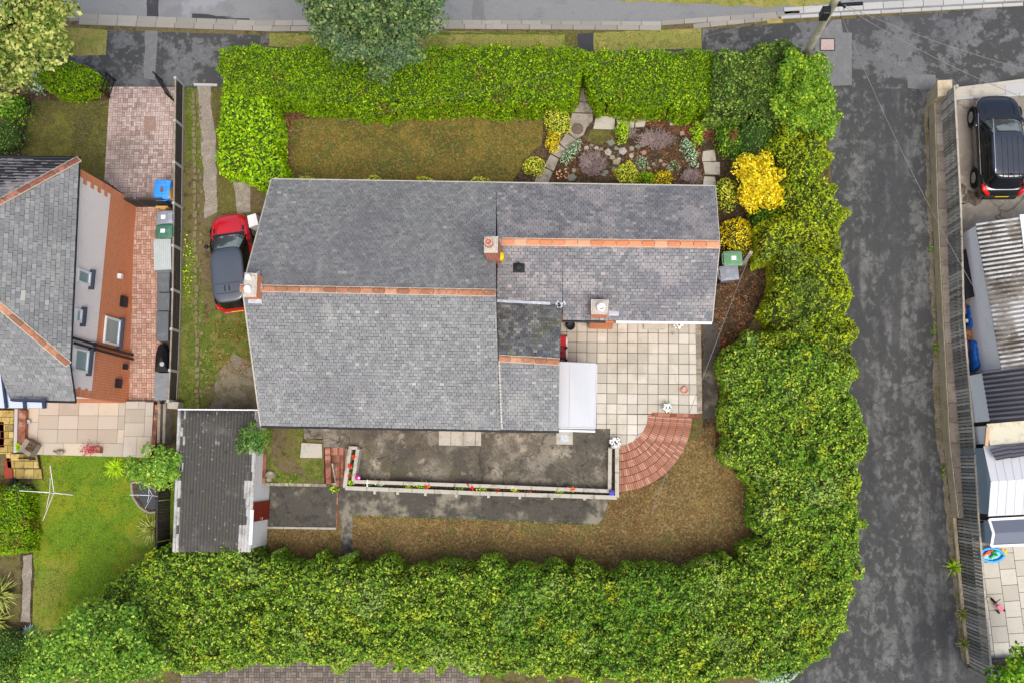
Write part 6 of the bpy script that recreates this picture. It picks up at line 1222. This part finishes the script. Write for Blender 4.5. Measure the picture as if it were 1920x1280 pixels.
for (x, y, m_, lb_) in ((671, 894, 'F_pink', 'round magenta flower ball standing inside the planter corner'), (1147, 923, 'F_blue', 'round violet flower ball on the planter east corner')):
    p = at(x, y, PZ+.15); mb = MB(); rb = random.Random(x)
    for i in range(60): d = Vector((rb.gauss(0, 1), rb.gauss(0, 1), abs(rb.gauss(0, 1)))).normalized(); mb.ball(p+d*.09, .032, 6)
    tag(mb.build('flower_ball', MT[m_]), lb_, 'flowers')
p = at(673, 895, PZ+.27); mb = MB(); mb.ball(p, .045); tag(mb.build('white_blossom', MT['F_white']), 'white blossom at the heart of the magenta flower ball', 'flower')
# ================================================================ FRONT GARDEN PATH, ROCKS
mb = MB(); pathq = [[(1078, 165), (1108, 168), (1112, 192), (1074, 190)], [(1074, 191), (1112, 193), (1112, 212), (1072, 211)], [(1072, 212), (1112, 213), (1112, 226), (1100, 240), (1094, 254), (1080, 262), (1064, 248), (1067, 230)], [(1063, 249), (1082, 263), (1063, 281), (1048, 268)], [(1047, 269), (1062, 282), (1049, 297), (1033, 288)], [(1032, 289), (1048, 298), (1038, 322), (1020, 312)], [(1019, 313), (1037, 323), (1028, 345), (1000, 345), (1006, 330)]]
for q in pathq:
    P = [atg(*p, .03) for p in q]; c = sum(P, Vector())/len(P); mb.prism([c+(p-c)*.97 for p in P], -.1, .035+random.uniform(0, .01))
mb.build('garden_path', M('path_stone', '877f73', .95, noise=[(2.5, .45, .62, '9c9488', .7), (6, .5, .66, '5c5649', .7)]), bevel=.01)['kind'] = 'structure'
mb = MB(); mb.lathe(atg(1083, 243)+Vector((0, 0, .03)), [(.24, 0), (.24, .03), (.2, .045), (.02, .05)], 22); tag(mb.build('round_cover', M('cover_brown', '5e5249', .8, noise=[(9, .5, .6, '6f6359', .6)])), 'round brown drain cover set in the garden path', 'drain cover')
slabs = [([(1118, 218), (1137, 218), (1153, 219), (1152, 243), (1112, 242)], 'long pale stepping slab beside the garden path'), ([(1156, 218), (1190, 219), (1189, 240), (1157, 241)], 'darker stepping slab beside the left clipped lime shrub'), ([(1192, 220), (1213, 221), (1208, 238), (1191, 239)], 'small stained stepping slab at the end of the row'), ([(1254, 219), (1265, 219), (1266, 235), (1256, 235)], 'tiny pale slab under the clipped front hedge'), ([(1318, 284), (1340, 281), (1343, 302), (1316, 303)], 'topmost of three stepping slabs by the round red topped shrub'), ([(1318, 304), (1350, 304), (1350, 328), (1322, 327)], 'middle of three stepping slabs by the round red topped shrub'), ([(1320, 331), (1341, 332), (1343, 349), (1318, 349)], 'lowest of three stepping slabs, half under the roof edge')]
for P, lb_ in slabs:
    mb = MB(); mb.prism([atg(*p, .05) for p in P], -.1, .05); tag(mb.build('stepping_slab', MT['concpale'], bevel=.01), lb_, 'stepping slab', 'stepping slabs in the front bed')
mb = MB(); mb.prism([atg(1107, 243, .015), atg(1153, 244, .015), atg(1150, 262, .015), atg(1125, 272, .015), atg(1098, 262, .015)], -.1, .015); mb.build('mossy_patch', MT['turfolive'])['kind'] = 'structure'
rr = random.Random(21); rk = []
for (x, y, r, w_) in [(1100, 278, .13, 0), (1109, 274, .11, 1), (1119, 279, .12, 0), (1127, 281, .1, 2), (1140, 287, .2, 0), (1122, 291, .12, 2), (1148, 297, .14, 2), (1155, 279, .11, 1), (1167, 284, .2, 0), (1184, 279, .14, 2), (1196, 276, .14, 1), (1207, 271, .16, 2), (1211, 264, .14, 1), (1184, 292, .14, 0), (1207, 287, .14, 3), (1155, 305, .2, 2), (1151, 319, .16, 1), (1136, 324, .15, 1), (1161, 299, .1, 0), (1124, 298, .1, 3), (1278, 251, .15, 3), (1072, 334, .2, 1), (1146, 268, .2, 1), (1132, 329, .12, 1), (1076, 321, .12, 2), (1245, 310, .12, 3), (1238, 303, .1, 2), (1225, 309, .1, 1), (1216, 316, .1, 2), (1253, 316, .1, 3), (1098, 296, .1, 3)]:
    c = atg(x, y); n = rr.choice([4, 5, 5, 6]); a0 = rr.random()*6; mb = MB(); P = [Vector((c.x+r*rr.uniform(.75, 1.15)*math.cos(a0+6.283*i/n), c.y+r*rr.uniform(.6, 1.0)*math.sin(a0+6.283*i/n), 0)) for i in range(n)]; hh = rr.uniform(.05, .12); Q = [c+(p-c)*.8 for p in P]
    mb.add([Vector((p.x, p.y, -.02)) for p in P]+[Vector((p.x, p.y, hh*.7)) for p in P]+[Vector((p.x, p.y, hh+rr.uniform(-.015, .02))) for p in Q], [[i, (i+1) % n, (i+1) % n+n, i+n] for i in range(n)]+[[i+n, (i+1) % n+n, (i+1) % n+2*n, i+2*n] for i in range(n)]+[[2*n+i for i in range(n)]])
    colr = ['whitish', 'grey green', 'buff', 'reddish'][w_]; mt = M('rockery_%s' % colr.split()[0], ['9c9890', '74766a', '8f866f', '94796a'][w_], .95, noise=[(7, .5, .66, '6d6754', .6)]) if 'rockery_%s' % colr.split()[0] not in bpy.data.materials else bpy.data.materials['rockery_%s' % colr.split()[0]]
    shape = 'four cornered' if n == 4 else 'five sided' if n == 5 else 'rounded'
    ref = [(1111, 310, 'the bare twig shrub'), (1174, 325, 'the golden euonymus'), (1166, 247, 'the left clipped lime shrub'), (1088, 285, 'the silvery shrub by the path'), (1228, 265, 'the upper bare brush'), (1200, 325, 'the grey green sprig'), (1262, 290, 'the silvery right hand shrub')]; ref.sort(key=lambda q: (q[0]-x)**2+(q[1]-y)**2)
    dx, dy = x-ref[0][0], y-ref[0][1]; where = ('north' if dy < -8 else 'south' if dy > 8 else '')+(' east' if dx > 8 else ' west' if dx < -8 else '')
    rk.append(tag(mb.build('garden_rock', mt), '%s %s rock %s of %s' % (colr, shape, where.strip() or 'middle', ref[0][2]), 'rock', 'rocks in the front rockery'))
seen = {}
for o, (q) in zip(rk, range(99)):
    l = o['label']; seen.setdefault(l, []).append(o)
for l, L_ in seen.items():
    if len(L_) > 1:
        L_.sort(key=lambda o: o.location.x)
        for i, o in enumerate(L_): o['label'] = l.replace(' rock ', ' rock, %s of its cluster, ' % (['leftmost', 'rightmost'][i] if len(L_) == 2 else ['leftmost', 'middle', 'rightmost'][min(i, 2)]))
mb = MB(); c = atg(1053, 328); rb = random.Random(4)
for i in range(16): q = c+Vector((rb.uniform(-.22, .22), rb.uniform(-.25, .25), .2+rb.uniform(-.03, .1))); mb.ball(q, rb.uniform(.025, .05), 8); mb.tube([Vector((q.x*.6+c.x*.4, q.y*.6+c.y*.4, 0)), q], .006, 4)
tag(mb.build('mushroom_cluster', M('orange_buds', 'd8956a', .7, noise=[(9, .5, .6, 'e8c8a0', .6)])), 'cluster of round orange seed heads at the foot of the path', 'seed heads')
# ================================================================ HEDGES, SHRUBS, TREES
foliage('hedge', 'long clipped bright green hedge along the pavement, west of the path gap', 'hedge', [(417, 96), (440, 86), (560, 86), (700, 92), (830, 88), (950, 86), (1070, 88), (1092, 96), (1091, 150), (1074, 186), (1060, 194), (1000, 200), (900, 201), (800, 204), (700, 210), (600, 200), (520, 186), (470, 190), (417, 175), (411, 130)], 1.9, MT['L_privet'], leaf=.085, dens=900, rim=.35, k=.82, amp=.16, ns=.3, seed=2, spread=.95, deep=.2)
foliage('hedge', 'clipped bright green hedge between the path gap and the dark corner shrubs', 'hedge', [(1089, 95), (1150, 92), (1250, 94), (1335, 96), (1340, 208), (1250, 207), (1180, 202), (1120, 196), (1104, 170), (1092, 155)], 1.9, MT['L_privet'], leaf=.085, dens=900, rim=.35, k=.82, amp=.16, ns=.3, seed=3, spread=.95, deep=.2)
foliage('hedge', 'block of yellow lime laurel hedge beside the red car', 'hedge', [(414, 165), (435, 152), (475, 152), (505, 175), (517, 210), (524, 260), (530, 325), (520, 345), (495, 352), (470, 342), (450, 328), (408, 322), (404, 290), (408, 220)], 1.7, MT['L_laurel'], leaf=.13, dens=480, rim=.4, k=.75, amp=.28, ns=.35, seed=4, spread=.85, deep=.25)
foliage('hedge', 'very wide leafy hedge curving round the south east of the back garden', 'hedge', [(1362, 665), (1385, 632), (1425, 618), (1480, 640), (1560, 660), (1606, 690), (1618, 760), (1626, 830), (1624, 920), (1630, 1000), (1628, 1080), (1614, 1145), (1580, 1200), (1516, 1252), (1440, 1286), (1300, 1296), (1100, 1292), (1010, 1278), (900, 1264), (600, 1258), (450, 1254), (370, 1256), (290, 1262), (200, 1240), (140, 1150), (170, 1100), (240, 1065), (290, 1020), (340, 1022), (370, 1012), (430, 1008), (470, 1035), (540, 1050), (640, 1046), (740, 1058), (830, 1066), (900, 1055), (1000, 1060), (1090, 1062), (1200, 1066), (1300, 1062), (1390, 1046), (1424, 1010), (1420, 960), (1400, 920), (1372, 860), (1360, 800), (1356, 730)], 2.5, MT['L_hedge'], leaf=.10, dens=880, rim=.8, k=.45, amp=.62, ns=.42, wob=.3, seed=5, spread=.85, big=.8, deep=.3)
foliage('hedge', 'loose yellow green hedge along the lane beside the lower garden path', 'hedge', [(1425, 450), (1500, 420), (1560, 440), (1586, 470), (1592, 540), (1608, 590), (1614, 640), (1616, 690), (1540, 680), (1460, 665), (1400, 640), (1405, 612), (1440, 600), (1430, 570), (1450, 540), (1450, 500)], 2.3, MT['L_hedgew'], leaf=.10, dens=880, rim=.8, k=.35, amp=.8, ns=.5, wob=.34, seed=6, spread=.9, big=.6, deep=.35)
foliage('hedge', 'loose bright hedge bulging over the lane east of the golden shrub', 'hedge', [(1440, 235), (1480, 225), (1560, 230), (1566, 290), (1560, 330), (1588, 360), (1592, 400), (1582, 450), (1550, 470), (1490, 480), (1415, 470), (1410, 430), (1462, 390), (1462, 300)], 2.4, MT['L_hedgew'], leaf=.10, dens=880, rim=.9, k=.3, amp=.8, ns=.5, wob=.34, seed=7, spread=.9, big=.6, deep=.35)
foliage('hedge', 'dark untrimmed privet at the street corner beneath the pole', 'hedge', [(1330, 92), (1370, 84), (1420, 72), (1480, 66), (1510, 86), (1530, 130), (1500, 200), (1470, 240), (1430, 225), (1390, 215), (1330, 210)], 2.3, MT['L_privwild'], leaf=.11, dens=700, rim=.6, k=.5, amp=.55, ns=.42, wob=.24, seed=8, big=.4, deep=.3)
tree('yellow green corner tree overhanging the top of the lane', (1500, 190), [(1510, 170, 3.0, .9, 1.0, .9), (1485, 125, 2.7, .7, .7, .6), (1540, 205, 2.7, .75, .8, .6), (1530, 140, 2.6, .6, .8, .5), (1500, 225, 2.5, .8, .7, .5), (1478, 180, 2.6, .7, .8, .6), (1550, 245, 2.2, .45, .4, .4)], MT['L_corner'], MT['bark'], leaf=.10, clump=.24, per=60, nclump=60)
bush('dark blue green shrub squeezed behind the golden shrub', 1418, 258, 42, 42, 1.6, MT['L_dark'], amp=.25, seed=9); bush('dark rounded shrub beside the corner privet', 1450, 232, 30, 26, 1.7, MT['L_dark'], amp=.25, seed=10)
bush('round green shrub with a rust coloured crown', 1369, 264, 30, 34, 1.0, MT['L_mid'], seed=11, amp=.12)
tag(bush(None, 1371, 259, 17, 15, 1.12, MT['L_rust'], seed=12, amp=.1, base=.02), 'patch of rust coloured shoots topping the round green shrub', 'shrub top')
tree('golden yellow shrub tree by the bungalow east gable', (1420, 345), [(1424, 336, 1.9, .9, .95, .8), (1400, 320, 1.6, .5, .5, .4), (1448, 362, 1.7, .5, .65, .5), (1410, 368, 1.6, .5, .5, .4)], MT['L_yellow'], MT['bark'], leaf=.10, clump=.26, per=80, nclump=60)
bush('small yellow green shrub against the north east roof corner', 1362, 363, 24, 34, 1.1, MT['L_euon'], seed=13, amp=.15)
bush('golden shrub leaning over the green bin', 1384, 438, 38, 38, 1.3, MT['L_yellow'], seed=14, amp=.2, zref=.8)
bush('weedy green growth at the hedge foot south of the golden shrubs', 1434, 425, 32, 62, 1.3, MT['L_mid'], seed=15, amp=.3)
bush('left clipped lime shrub in the front rockery', 1168, 247, 15, 21, .6, MT['L_lime'], rot=.2, seed=16, leaf=.06, dens=1500); bush('right clipped lime shrub in the front rockery', 1308, 250, 14, 24, .6, MT['L_lime'], seed=17, leaf=.06, dens=1500)
bush('speckled green shrub at the mouth of the garden path', 1044, 228, 26, 30, .7, MT['L_euon'], seed=18, leaf=.06, dens=1300, rot=-.4); bush('bright yellow shrub on the left edge of the path', 1037, 264, 16, 22, .5, MT['L_yellow'], seed=19, leaf=.06, dens=1300)
bush('golden euonymus near the lower bend of the path', 1001, 312, 21, 20, .55, MT['L_euon'], seed=20, leaf=.06, dens=1300, rot=.5)
bush('golden euonymus beneath the wing roof edge', 1175, 324, 24, 24, .6, MT['L_euon'], seed=21, leaf=.06, dens=1300); bush('bright yellow patch right of the golden euonymus under the eave', 1244, 334, 20, 16, .5, MT['L_yellow'], seed=22, leaf=.06, dens=1300); bush('green euonymus wedged between two yellow ones under the eave', 1213, 336, 18, 14, .45, MT['L_laurel'], seed=23, leaf=.06, dens=1300)
bush('silvery shrub spilling onto the path', 1072, 286, 12, 30, .4, MT['L_silver'], seed=24, leaf=.06, dens=900, rot=.7); bush('silvery shrub on the right side of the rockery', 1293, 285, 14, 30, .5, MT['L_silver'], seed=25, leaf=.06, dens=900, rot=-.4); bush('grey green sprig above the golden euonymus', 1204, 305, 12, 16, .35, MT['L_silver'], seed=26, leaf=.05, dens=900, rot=-.4); bush('pale straggly shrub beside the right silvery shrub', 1262, 312, 14, 14, .35, MT['L_silver'], seed=27, leaf=.05, dens=500)
twiggy('bare grey twiggy shrub at the heart of the rockery', 1111, 310, .65, .6, .5, MT['deadtwig'], 240); twiggy('bare brown brush below the clipped front hedge', 1228, 265, .9, .45, .4, MT['deadtwig'], 200); twiggy('small heap of dead stems at the right end of the rockery', 1296, 332, .5, .3, .3, MT['deadtwig'], 120); twiggy('little rosy bare shrub beside the left clipped lime shrub', 1183, 252, .25, .2, .3, MT['deadtwig'], 60)
for i, (x, w_) in enumerate([(574, 'golden shrub peeping over the eave at its west end'), (700, 'golden shrub over the eave, second from the west'), (799, 'golden shrub over the eave, third from the west'), (900, 'golden shrub over the eave, nearest the curved path')]):
    bush(w_, x, 342, 20, 11, 1.1, MT['L_euon'], seed=30+i, leaf=.06, dens=1300, group='golden shrubs along the front wall')
# street tree and left side
tree('large blue green street tree overhanging the clipped hedge', (690, 72), [(690, -30, 6.2, 2.6, 2.4, 1.8), (610, 0, 5.6, 1.3, 1.3, 1.1), (775, 5, 5.8, 1.2, 1.5, 1.2), (705, 90, 5.0, 1.35, 1.2, 1.0), (650, 60, 5.4, 1.2, 1.2, 1.0), (760, 65, 5.4, 1.0, 1.2, .9)], MT['L_bluegreen'], MT['bark'], leaf=.12, clump=.36, per=85, nclump=24)
tree('tall cream variegated maple at the street corner of the left plot', (10, 100), [(10, 40, 7.0, 2.2, 2.4, 1.8), (90, 30, 6.4, 1.2, 1.3, 1.0), (80, 90, 6.2, 1.0, 1.0, .9), (10, 140, 6.0, 1.3, 1.2, 1.0), (-80, 60, 6.6, 2, 2, 1.5)], MT['L_varieg'], MT['bark'], leaf=.16, clump=.42, per=62, nclump=20)
bush('clipped green and russet hedge along the left lawn', 135, 154, 58, 30, 1.3, MT['L_privet'], name='hedge', cat='hedge', k=.6, rim=.4, side=True, seed=40, leaf=.09, dens=800); bush('pale grey green shrub under the variegated maple', 72, 150, 24, 26, 1.2, MT['L_silver'], seed=41); bush('dark green shrub below the maple', 28, 205, 30, 30, 1.4, MT['L_mid'], seed=42, leaf=.1); bush('dark evergreen at the corner of the neighbouring roof', 12, 262, 36, 34, 1.6, MT['L_dark'], seed=43, amp=.25)
foliage('hedge', 'clipped bright hedge on the far left of the lower lawn', 'hedge', [(-80, 912), (30, 912), (52, 925), (56, 1000), (52, 1040), (-80, 1042)], 1.2, MT['L_privet'], leaf=.08, dens=900, rim=.4, k=.75, amp=.08, seed=44)
bush('dark ivy shrub behind the bright far left hedge', 38, 915, 28, 13, 1.3, MT['L_dark'], seed=45)
tree('small feathery green tree beside the garage roof', (290, 905), [(295, 878, 1.5, 1.05, .85, .7), (262, 880, 1.2, .5, .4, .4), (325, 868, 1.3, .5, .5, .5)], MT['L_conif'], MT['bark'], leaf=.10, clump=.26, per=90, nclump=55)
tree('small dark tree growing over the east edge of the garage roof', (490, 825), [(470, 822, 1.9, .75, .55, .35), (492, 838, 1.7, .35, .4, .3)], MT['L_dark'], MT['bark'], leaf=.09, clump=.22, per=70, nclump=50, zb=-.03)
spiky('lime fern arching over the edge of the sandstone terrace', 219, 876, .55, MT['L_lime'], 130, .35, w=.05, name='fern'); spiky('spiky green cordyline beside the fence on the lower lawn', 290, 990, .75, MT['L_phorm'], 90, .5, w=.05); spiky('large yellow green phormium on the far left', 8, 1110, 1.0, MT['L_phorm'], 130, .9, w=.08, name='phormium'); spiky('second phormium above the lower left shrubs', 0, 1160, .9, MT['L_phorm'], 90, .7, w=.08, name='phormium')
spiky('pale lime plant on the brick wall beside the terrace steps', 40, 838, .24, MT['L_lime'], 60, .3, base=TZ+.2, w=.05); spiky('blue grey agave at the foot of the long border', 60, 1181, .36, MT['L_agave'], 40, .3, w=.08, name='agave')
spiky('tuft of weeds sprouting at the foot of the lane fence, topmost', 1784, 1062, .45, MT['L_lime'], 50, .4); spiky('brownish weed tuft at the foot of the lane fence, middle', 1803, 1148, .4, MT['L_phorm'], 60, .4); spiky('weed tuft at the foot of the lane fence, lowest', 1806, 1205, .35, MT['L_phorm'], 50, .35)
bush('dark green shrub at the lower left border', 18, 1210, 45, 32, 1.2, MT['L_dark'], seed=50, amp=.25); bush('yellow green shrub in the bottom left corner', 40, 1262, 80, 42, 1.5, MT['L_conif'], seed=51, amp=.3)
tree('feathery conifer at the bottom left, paler than the hedge', (180, 1200), [(185, 1205, 3.2, 1.9, 1.5, 1.1), (110, 1235, 2.6, 1.3, 1.1, .8), (250, 1235, 2.6, 1.1, 1.0, .8)], MT['L_conif'], MT['bark'], leaf=.12, clump=.4, per=100, nclump=30, spread=.8)
tree('leafy bright tree at the bottom right corner', (1900, 1300), [(1890, 1290, 2.6, .9, .7, .6), (1930, 1240, 2.8, .7, .8, .6), (1850, 1300, 2.2, .5, .4, .4)], MT['L_mid'], MT['bark'], leaf=.14, clump=.3, per=50, nclump=45)
bush('greyish shrub below the wide hedge at the lane mouth', 1455, 1262, 45, 22, 1.3, MT['L_silver'], seed=52, amp=.3)
bush('yellow flowering weeds along the driveway fence', 352, 500, 12, 60, .35, MT['L_lime'], seed=53, amp=.15, dens=150, core_on=False, name='weeds', cat='weeds'); bush('bright green weed patch beside the driveway edging', 388, 690, 16, 40, .25, MT['L_mid'], seed=54, amp=.12, dens=160, core_on=False, name='weeds', cat='weeds')
bush('green weeds in the corner of the bed above the rubble wall', 540, 897, 26, 10, .2, MT['L_mid'], seed=55, dens=220, core_on=False, name='weeds', cat='weeds', base=-.03); bush('weeds creeping along the brick edge of the lower yard', 627, 916, 9, 8, .25, MT['L_lime'], seed=56, dens=700, name='weeds', cat='weeds')
for i, (x, y, w_) in enumerate([(1747, 470, 'small weeds at the foot of the stone wall, topmost'), (1753, 620, 'larger weeds at the foot of the stone wall near its middle'), (1757, 655, 'weeds just below the larger clump at the wall foot'), (1770, 880, 'small weeds at the foot of the stone wall, lowest')]):
    bush(w_, x-3, y, 4, 10+5*(i % 2), .18, MT['L_mid'], seed=60+i, dens=500, core_on=False, name='weeds', cat='weeds')
for i, (x0_, y0_, x1_, y1_) in enumerate([(662, 966, 900, 973), (900, 973, 1120, 984)]):
    C = []
    for k in range(420): t = RNG.random(); p = atg(x0_+(x1_-x0_)*t, y0_+(y1_-y0_)*t+RNG.normal()*1.3, .03); C.append(tuple(p))
    C = np.array(C); V = leafquads(C, np.tile([0, 0, 1.], (len(C), 1)), .06, .4, .8); tag(quadmesh('grass_fringe', V, np.zeros(len(V)//4), [MT['L_moss']], None, tuple(C[0])), 'ragged mossy grass fringe where the back lawn meets the concrete path', 'grass', kind='stuff')
# terrace furniture of the neighbour
PT = thing('potted_plant', 'magenta leaved shrub in a wooden trough on the sandstone terrace', 'potted plant', at(178, 843, TZ)); mb = MB(); c = at(184, 843, TZ); mb.box(c.x-.15, c.x+.2, c.y-.12, c.y+.12, TZ, TZ+.25); mb.build('trough', MT['brickold'], PT)
C = np.array(at(168, 843, TZ+.3))+RNG.normal(size=(240, 3))*np.array([.2, .13, .1]); V = leafquads(C, np.tile([0, 0, 1.], (240, 1)), .08); quadmesh('leaves', V, np.zeros(len(V)//4), [MT['L_red']], PT, tuple(at(168, 843, TZ+.3)))
mb = MB(); mb.cbox(at(57, 838, TZ+.25), (.24, -.14, 0), (.14, .24, 0), (0, 0, .25)); mb.cbox(at(57, 838, TZ+.52), (.15, -.09, 0), (.09, .15, 0), (0, 0, .02), 1); tag(mb.build('stone_planter', [MT['coping'], MT['bed']], bevel=.01), 'square weathered planter turned askew beside the iron garden gate', 'planter')
mb = MB(); p = at(113, 847, TZ); mb.lathe(p, [(.13, 0), (.16, .1), (.1, .2), (.02, .22)], 10, sy=.7); mb.ball(p+Vector((.17, .0, .16)), .08); mb.tube([p+Vector((-.15, 0, .12)), p+Vector((-.26, .05, .1))], .03, 6); tag(mb.build('garden_ornament', MT['coping'], smooth=True), 'small stone animal ornament on the sandstone terrace edge', 'ornament')
for i, (x, y, r, m_, lb_) in enumerate([(56, 790, .1, 'kerbw', 'small cream pot beside the brick wall on the terrace'), (50, 803, .07, 'lead', 'tiny grey pot beside the brick wall on the terrace')]):
    mb = MB(); mb.lathe(at(x, y, TZ), [(r*.7, 0), (r, .14), (r*.85, .15), (r*.6, .12), (.01, .11)], 12); tag(mb.build('small_pot', MT[m_]), lb_, 'pot')
wallrun('red brick wall between the sandstone terrace and yellow stone steps', [(42, 768), (40, 838)], -1.4, TZ+.25, .3, MT['brickold'], 'terrace_wall', step=.12)
mb = MB(); mb.prism([at(*p, TZ+.3) for p in ((27, 766), (33, 766), (31, 848), (25, 848))], -1.4, TZ+.3); tag(mb.build('wall_coping', MT['kerbw']), 'narrow white capped wall beside the yellow stone steps', 'wall')
mb = MB(); ys = [(0, 768, 27, 848), ]
tiles(mb, [at(-40, 768, -.75), at(27, 768, -.75), at(25, 850, -.75), at(-40, 850, -.75)], running(.36, .3, .5), th=.05, gap=.02, U=(1, 0, 0)); tiles(mb, [at(12, 850, -.8), at(70, 850, -.8), at(74, 878, -.8), at(16, 878, -.8)], running(.42, .3, .5), th=.05, gap=.02, U=(1, 0, 0)); tiles(mb, [at(22, 878, -.9), at(78, 878, -.9), at(80, 898, -.9), at(24, 898, -.9)], running(.4, .42, .5), th=.05, gap=.02, U=(1, 0, 0))
for P, z in (([(-40, 768), (27, 768), (25, 850), (-40, 850)], -.75), ([(12, 850), (70, 850), (74, 878), (16, 878)], -.8), ([(22, 878), (78, 878), (80, 898), (24, 898)], -.9)): mb.prism([at(*p, z) for p in P], -1.2, z-.001, 1)
tag(mb.build('stone_steps', [MT['sandy'], MT['grout']]), 'mossy yellow stone steps down the far left of the terrace', 'steps')
mb = MB(); mb.prism([at(*p, -.7) for p in ((-6, 790), (7, 790), (8, 838), (-6, 838))], -.85, -.7); mb.prism([at(*p, -.75) for p in ((9, 858), (20, 858), (24, 896), (8, 896))], -1, -.75); tag(mb.build('red_strip', M('red_tile', '8c3a28', .8, noise=[(5, .5, .66, '6e3426', .6)])), 'dull red tiled strips beside the yellow stone steps', 'tiles')
irongate('small ornate iron garden gate at the head of the terrace steps', (52, 858), (72, 860), .7)
mb = MB(); mb.lathe(at(28, 901, -.9), [(.12, 0), (.14, .2), (.11, .2), (.02, .15)], 10); tag(mb.build('black_pot', MT['plastic']), 'black plastic pot below the yellow stone steps', 'pot')
# rotary clothes dryers
def dryer(label, x, y, zt, L, ang, m_='white'):
    b = atg(x, y); c = at(x, y, zt); b = Vector((c.x, c.y, gz(c.y))); t = thing('rotary_dryer', label, 'clothes dryer', b); mb = MB(); mb.tube([b, c+Vector((0, 0, .1))], .022, 8); mb.build('pole', MT['chrome'], t)
    for k in range(4): a = ang+k*math.pi/2; mb = MB(); e = c+Vector((math.cos(a)*L[k], math.sin(a)*L[k], .32)); mb.tube([c-Vector((0, 0, .25)), e], .014, 6); mb.tube([c+Vector((0, 0, .08)), c.lerp(e, .55)], .009, 5); mb.build('arm', MT[m_], t)
dryer('white four armed rotary clothes dryer on the green lawn', 95, 923, 1.0, [1.1, 1.1, 1.15, 1.1], R(-4))
dryer('rotary clothes dryer standing over the little pond', 281, 928, .2, [.45, .4, .7, .5], R(-2))
# pond
pd = [atg(*p, .01) for p in ((246, 905), (262, 902), (290, 915), (300, 935), (300, 957), (280, 960), (262, 950), (250, 930))]
mb = MB(); P = wobble(pd, .3, .02); mb.tube([Vector((p.x, p.y, gz(p.y)+.03)) for p in P]+[Vector((P[0].x, P[0].y, gz(P[0].y)+.03))], .05, 6); mb.build('pond_edging', MT['kerb'])['kind'] = 'structure'
drape('pond_border', [tuple(p)[:2] for p in P], MT['bed'], .02); cp = sum(pd, Vector())/len(pd); drape('pond_water', [tuple(cp+(p-cp)*.75+Vector((.1, 0, 0)))[:2] for p in P], M('pond_water', '2a3036', .15, spec=.6), .03)
# leaf tufts loose on the lawns
def tufts(name, label, regions, mats, n, size=.05):
    C = []; 
    for P in regions:
        Q = np.array([tuple(atg(*p))[:2] for p in P]); a, b = Q.min(0), Q.max(0); k = int(n*(b-a).prod()); X = a[0]+RNG.random(k)*(b[0]-a[0]); Y = a[1]+RNG.random(k)*(b[1]-a[1]); m_ = inside(X, Y, Q); X, Y = X[m_], Y[m_]; dn = vnoise(X, Y, .5, 3)+.5*vnoise(X, Y, .18, 5); m_ = dn > .62; X, Y = X[m_], Y[m_]; C.append(np.stack([X, Y, np.where(Y >= GY1, 0, np.where(Y <= GY2, GLOW, GLOW*(GY1-Y)/(GY1-GY2)))+.03], 1))
    C = np.concatenate(C); V = leafquads(C, np.tile([0, 0, 1.], (len(C), 1)), size, .4, .7); o = quadmesh(name, V, np.zeros(len(V)//4), mats, None, tuple(C[0])); tag(o, label, 'grass', kind='stuff')
MT['G_dry'] = leafmat('grass_dry', '5c4a26', '7c6a38', '9c8650', 'b4a070'); MT['G_green'] = leafmat('grass_green', '3a5210', '587218', '7c9028', 'a0a84c'); MT['G_olive'] = leafmat('grass_olive', '4a461c', '686020', '847a38', 'a0905c'); MT['G_leaf'] = leafmat('fallen_leaves', '4e2a18', '8a4c2c', 'b07850', 'c8a070')
tufts('dry_grass', 'dry brown grass blades over the back lawn', [[(662, 966), (1120, 986), (1145, 925), (1240, 905), (1290, 850), (1370, 850), (1420, 950), (1420, 1060), (662, 1060)], [(503, 992), (640, 992), (640, 1050), (503, 1050)]], [MT['G_dry']], 260)
tufts('front_grass', 'olive grass blades over the front lawn', [[(548, 222), (1010, 212), (1014, 270), (960, 340), (556, 340)], [(62, 195), (200, 195), (198, 330), (150, 330), (62, 300)]], [MT['G_olive']], 260)
tufts('green_grass', 'green grass blades over the neighbour back lawn', [[(66, 862), (250, 862), (320, 1000), (260, 1100), (66, 1170)], [(346, 170), (368, 170), (375, 300), (350, 300)], [(338, 500), (384, 500), (384, 760), (338, 760)], [(400, 600), (470, 600), (480, 690), (410, 690)]], [MT['G_green']], 260)
tufts('verge_grass', 'pale grass blades over the street verge', [[(507, 66), (1055, 65), (1055, 92), (507, 88)], [(1115, 64), (1312, 56), (1312, 92), (1115, 95)], [(112, 54), (200, 58), (196, 103), (64, 102)]], [MT['G_olive']], 260)
tufts('fallen_leaves', 'brown fallen leaves scattered over the beds and path edges', [[(524, 206), (560, 208), (545, 240), (556, 335), (532, 340)], [(1110, 200), (1340, 214), (1340, 262), (1180, 226)], [(1345, 520), (1430, 510), (1430, 580), (1370, 640), (1370, 830), (1340, 830)], [(400, 600), (470, 600), (470, 700), (400, 700)], [(1060, 270), (1300, 220), (1330, 340), (1060, 340)], [(500, 805), (600, 860), (600, 900), (500, 900)]], [MT['G_leaf']], 330, .07)
